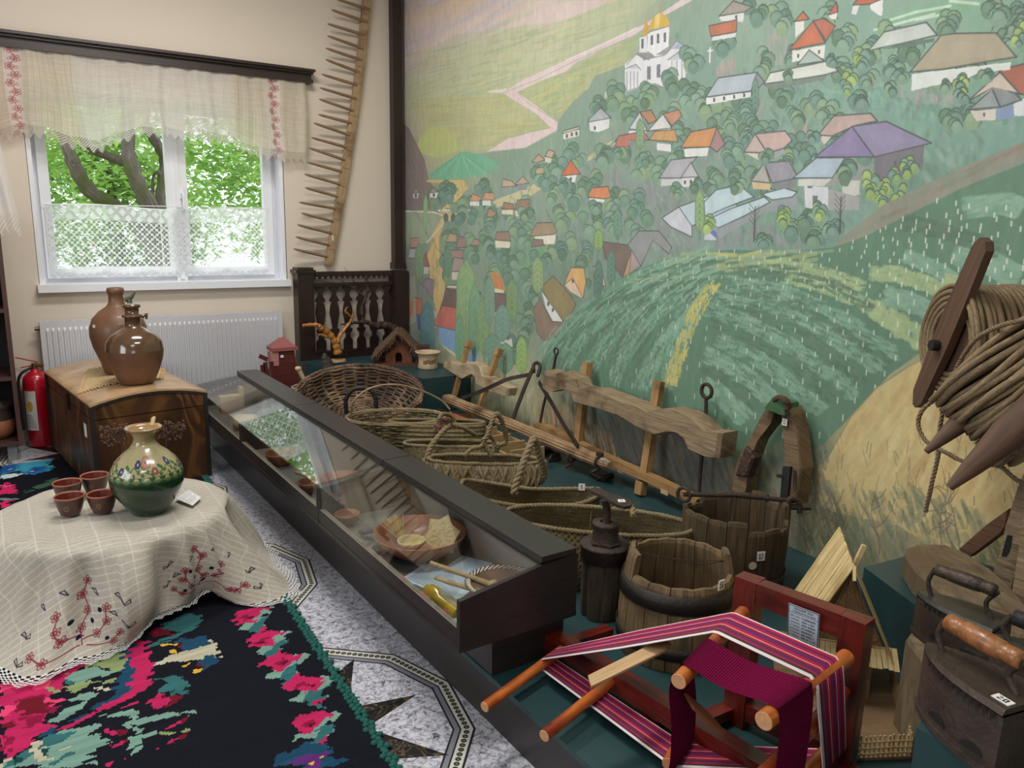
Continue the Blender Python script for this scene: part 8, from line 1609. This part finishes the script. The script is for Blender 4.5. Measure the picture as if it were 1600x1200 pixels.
for tip, root, r in (((1447, 706), (1560, 610), .026), ((1483, 762), (1640, 620), .034)):
    q0 = ray(*tip); q0 = Vector(EYE)+Vector(q0/np.linalg.norm(q0))*(1.96 if r < .03 else 1.86); q1 = ray(*root); q1 = Vector(EYE)+Vector(q1/np.linalg.norm(q1))*(2.0 if r < .03 else 1.86); mb = MB(); mb.tube([q0, q0.lerp(q1, .25), q0.lerp(q1, .6), q1], [r*.25, r*.6, r, r*1.1], 10, smooth=True); mb.build('reel_arm', M_reel, t)
dd = lambda x, y, k: (lambda q: Vector(EYE)+Vector(q/np.linalg.norm(q))*k)(ray(x, y))
for pts, lab in ((((1640, 490, 1.83), (1598, 500, 1.85), (1560, 510, 1.9), (1525, 530, 2.0), (1500, 565, 2.1), (1482, 610, 2.15), (1470, 660, 2.15), (1466, 710, 2.15), (1455, 760, 2.17), (1446, 800, 2.2)), 'long loose hemp cord hanging down from the reels'), (((1508, 588, 2.12), (1470, 618, 2.12), (1442, 640, 2.1), (1435, 664, 2.1), (1448, 690, 2.08), (1480, 708, 2.06), (1515, 725, 2.04), (1560, 728, 2.02), (1592, 752, 2.0), (1640, 770, 2.0)), 'loose hemp cord looping below the reels to the right edge')):
    mb = MB(); mb.rope([dd(*p) for p in [tuple(q) for q in spline(pts, 8)]], .0055, 4, pitch=.03); solo(mb, 'loose_cord', M_twine, lab, 'cord')
# ---------------------------------------------------------------- things inside the display cases
CZ = ZB0+.0225
M_clay = plain('red_clay', (150, 92, 66), rough=.5, coat=.25, nscale=12, namt=.1); M_cpl = plain('carved_pale_wood', (206, 182, 136), rough=.7, nscale=60, namt=.15, bump=.5, bscale=90)
def bowl(name, lab, px_, z, r, h, mat, foot=.5, grp=None, th=.006, cat='bowl', c=None):
    c = V(PZ(px_[0], px_[1], z)) if c is None else Vector(c); c.z = CZ; mb = MB(); P = [(0, 0), (r*foot, 0), (r*(foot+.2), h*.25), (r*.92, h*.7), (r, h), (r-th*.4, h+th*.4), (r-th, h), (r*.88, h*.7), (r*(foot+.15), h*.25+th), (r*foot*.7, th), (0, th)]; mb.lathe(P, c, 36); return solo(mb, name, mat, lab, cat, grp), c
o, cb_ = bowl('clay_bowl', 'large pale brown clay bowl in the near display case', None, .40, .168, .085, M_clay, .45, c=(1.215, 2.36, 0))
bowl('wooden_cup_bowl', 'small pale wooden bowl leaning inside the large clay bowl', None, .40, .05, .04, M_cpl, .4, c=(1.165, 2.33, 0))[0].location.z += .035
mb = MB(); q = V((1.27, 2.30, CZ+.078)); star = []
for k in range(12): a = k*pi/6+.2; r = .058 if k % 2 else .08; star.append((cos(a)*r*.85, sin(a)*r))
vd = Vector((-.45, -.70, .55)).normalized(); xx_ = Z3.cross(vd).normalized(); yy_ = vd.cross(xx_); mb.prism(star, q, xx_, yy_, vd, .012)
for k in range(10): a = k*pi/5; p = q+vd*.0125+(xx_*cos(a)+yy_*sin(a))*.012; mb.beam(p, p+(xx_*cos(a)+yy_*sin(a))*.022, .004, .003, vd)
solo(mb, 'carved_star_board', M_cpl, 'carved star-shaped pale wooden board propped behind the clay bowl', 'carving')
mb = MB(); rs = random.Random(3)
for k in range(46): a = Vector((1.17+rs.uniform(-.015, .015), 2.42+rs.uniform(-.02, .02), CZ+.05)); mb.tube([a, a+Vector((rs.uniform(-.04, .03), rs.uniform(.03, .09), .03+rs.uniform(0, .03)))], .0018, 4)
solo(mb, 'straw_brush', plain('straw_gold', (190, 152, 84), rough=.8), 'small straw brush lying in the large clay bowl', 'brush')
tx = Paint(300, 200); tx.a[:] = np.array([.84, .89, .96])
for k in range(15):
    tx.line([(20, 14+k*12), (230+(k*53) % 50, 14+k*12)], (60, 66, 90), 3, .8, raw=True)
M_sheet = imgmat('printed_sheet', make_image('printed_sheet', tx.a), rough=.6)
zs = CZ+.001
card([PZ(627, 904, zs), PZ(713, 941, zs), PZ(757, 905, zs), PZ(668, 878, zs)], 'printed_sheet', 'white printed text sheet lying near the front of the near display case', 'paper', M_sheet)
card([PZ(690, 890, zs+.004), PZ(744, 905, zs+.004), PZ(770, 880, zs+.004), PZ(722, 868, zs+.004)], 'printed_sheet', 'second printed sheet behind the spoons in the near display case', 'paper', M_sheet)
c = V((1.27, 1.90, CZ+.045)); t = thing('inlaid_plate', 'brown wooden plate with white inlaid rim at the near end of the case', 'plate', c); mb = MB(); mb.lathe([(0, -.045), (.05, -.045), (.04, -.01), (.06, 0), (.10, .012), (.122, .022), (.12, .026), (.098, .017), (.06, .006), (0, .006)], c, 40); mb.build('plate_body', wood('plate_wood', (112, 82, 66), (146, 112, 92), rough=.4, gs=40, coat=.3), t)
mb = MB()
for k in range(40): a = 2*pi*k/40; e = Vector((cos(a+.2), sin(a+.2), 0)); mb.beam(c+e*.103+Z3*.021, c+Vector((cos(a), sin(a), 0))*.116+Z3*.0265, .005, .002)
tag(mb.build('inlaid_rim', plain('ivory_inlay', (224, 218, 204), rough=.5), t), None, None, None, 'stuff')
M_sp = wood('spoon_wood', (172, 138, 98), (208, 178, 136), rough=.6, gs=50)
for k, (a, b_, lab) in enumerate(((PZ(672, 879, CZ+.10), PZ(765, 912, CZ+.06), 'long wooden spoon handle crossing the plate, upper one'), (PZ(680, 903, CZ+.06), PZ(752, 925, CZ+.05), 'long wooden spoon handle crossing the plate, lower one'))):
    a, b_ = V(a), V(b_); a.x = max(a.x, 1.06); b_.y = max(b_.y, 1.80); mb = MB(); mb.tube([a, a.lerp(b_, .5), b_], [.007, .008, .009], 8); d = (b_-a).normalized(); mb.tube([b_, b_+d*.012, b_+d*.03], [.012, .02, .006], 8); solo(mb, 'wooden_spoon', M_sp, lab, 'spoon', 'wooden spoons in the near case')
t = thing('painted_spoon', 'orange painted wooden spoon at the front corner of the near case', 'spoon', (1.07, 2.02, CZ)); a, b_ = V(PZ(664, 918, CZ+.03)), V(PZ(712, 958, CZ+.02)); mb = MB(); mb.tube([a, a.lerp(b_, .12), a.lerp(b_, .3), a.lerp(b_, .45), a.lerp(b_, .75), b_], [(.01, .006), (.024, .009), (.026, .009), (.012, .008), (.014, .008), (.018, .008)], 12); mb.build('spoon_body', plain('amber_lacquer', (190, 120, 30), rough=.25, coat=.7, nscale=25, namt=.45), t)
mb = MB(); mb.grid(lambda u, v: (1.045+.10*u, 1.79+.30*v, CZ+.004+.004*sin(u*14)*sin(v*20)), 10, 30); solo(mb, 'lace_doily', plain('ecru_lace', (206, 194, 170), rough=.9, bump=.5, bscale=300), 'ecru lace runner under the painted spoon in the near case', 'doily')
# middle case
for px_, r, h, lab in (((432, 708), .075, .06, 'brown clay bowl at the far front of the middle display case'), ((486, 752), .062, .055, 'brown clay bowl near the joint in the middle display case')):
    c = V(PZ(px_[0], px_[1], CZ+h)); c.x = max(c.x, 1.045+r); bowl('clay_bowl', lab, None, 0, r, h, plain('brown_clay', (134, 78, 54), rough=.4, coat=.4), .5, 'clay bowls in the middle case', c=c)
bowl('glazed_dish', 'wide glazed dish with pale rim line in the middle display case', None, 0, .15, .05, M_clay, .5, c=(1.24, 3.12, 0))
mb = MB(); mb.tube(spline([PZ(462, 738, CZ+.05), PZ(475, 742, CZ+.05), PZ(500, 750, CZ+.04)], 4), .008, 8); solo(mb, 'carved_flute', wood('olive_wood', (120, 110, 60), (170, 156, 96)), 'thin olive wooden spoon handle above the middle clay bowl', 'spoon')
bowl('clay_bowl', 'small orange clay bowl at the far front of the near display case', None, 0, .05, .045, M_clay, .5, c=(1.10, 2.76, 0))
mb = MB(); mb.tube(spline([(1.10, 2.62, CZ+.02), (1.13, 2.54, CZ+.05), (1.10, 2.47, CZ+.03), (1.08, 2.44, CZ+.02)], 5), .016, 8); solo(mb, 'grey_wool_doll', plain('grey_felt', (96, 94, 92), rough=.9, nscale=30), 'small grey carved figure behind the front glass of the near case', 'figurine')
# far case
t = thing('rolling_pin', 'fat pale wooden rolling pin in the far display case', 'rolling pin', (1.15, 4.4, CZ)); a, b_ = V(PZ(318, 640, CZ+.05)), V(PZ(372, 630, CZ+.05)); a.x = max(a.x, 1.09); a = Vector((1.10, 4.42, CZ+.045)); b_ = Vector((1.27, 4.33, CZ+.045)); d = (b_-a).normalized()
mb = MB(); mb.lathe([(0, 0), (.036, 0), (.043, .02), (.043, .11), (.034, .125), (.014, .13)], a, 24, axis=d); mb.build('roller', wood('pin_wood', (186, 152, 108), (216, 186, 144), gs=30), t); mb = MB(); mb.lathe([(.012, .13), (.02, .14), (.023, .165), (.02, .20), (.012, .212), (.009, .222), (.012, .23), (0, .234)], a, 18, axis=d); mb.build('handle', M_sp, t)
mb = MB(); mb.box((1.19, 4.86, CZ+.052), (.12, .06, .10)); mb.box((1.26, 4.86, CZ+.075), (.02, .06, .15)); solo(mb, 'carved_box', wood('pink_wood', (176, 142, 120), (202, 170, 148), gs=40), 'pale carved wooden box upright in the far display case', 'box')
t = thing('linen_sack', 'grey linen sack with stopper in the far display case', 'sack', (1.33, 4.55, CZ)); mb = MB(); mb.lathe([(0, 0), (.05, 0), (.062, .03), (.06, .09), (.04, .13), (.02, .15), (0, .152)], (1.34, 4.52, CZ), 20); mb.build('sack_body', plain('linen_grey', (128, 122, 108), rough=.9, bump=.4, bscale=60), t); mb = MB(); mb.lathe([(.012, .15), (.02, .16), (.018, .172), (0, .176)], (1.34, 4.52, CZ), 12); mb.build('stopper', plain('pink_stopper', (190, 130, 126), rough=.6), t)
card([(1.05, 4.10, zs), (1.05, 4.28, zs), (1.27, 4.24, zs), (1.25, 4.04, zs)], 'printed_sheet', 'white paper sheet by the joint in the far display case', 'paper', PAPER)
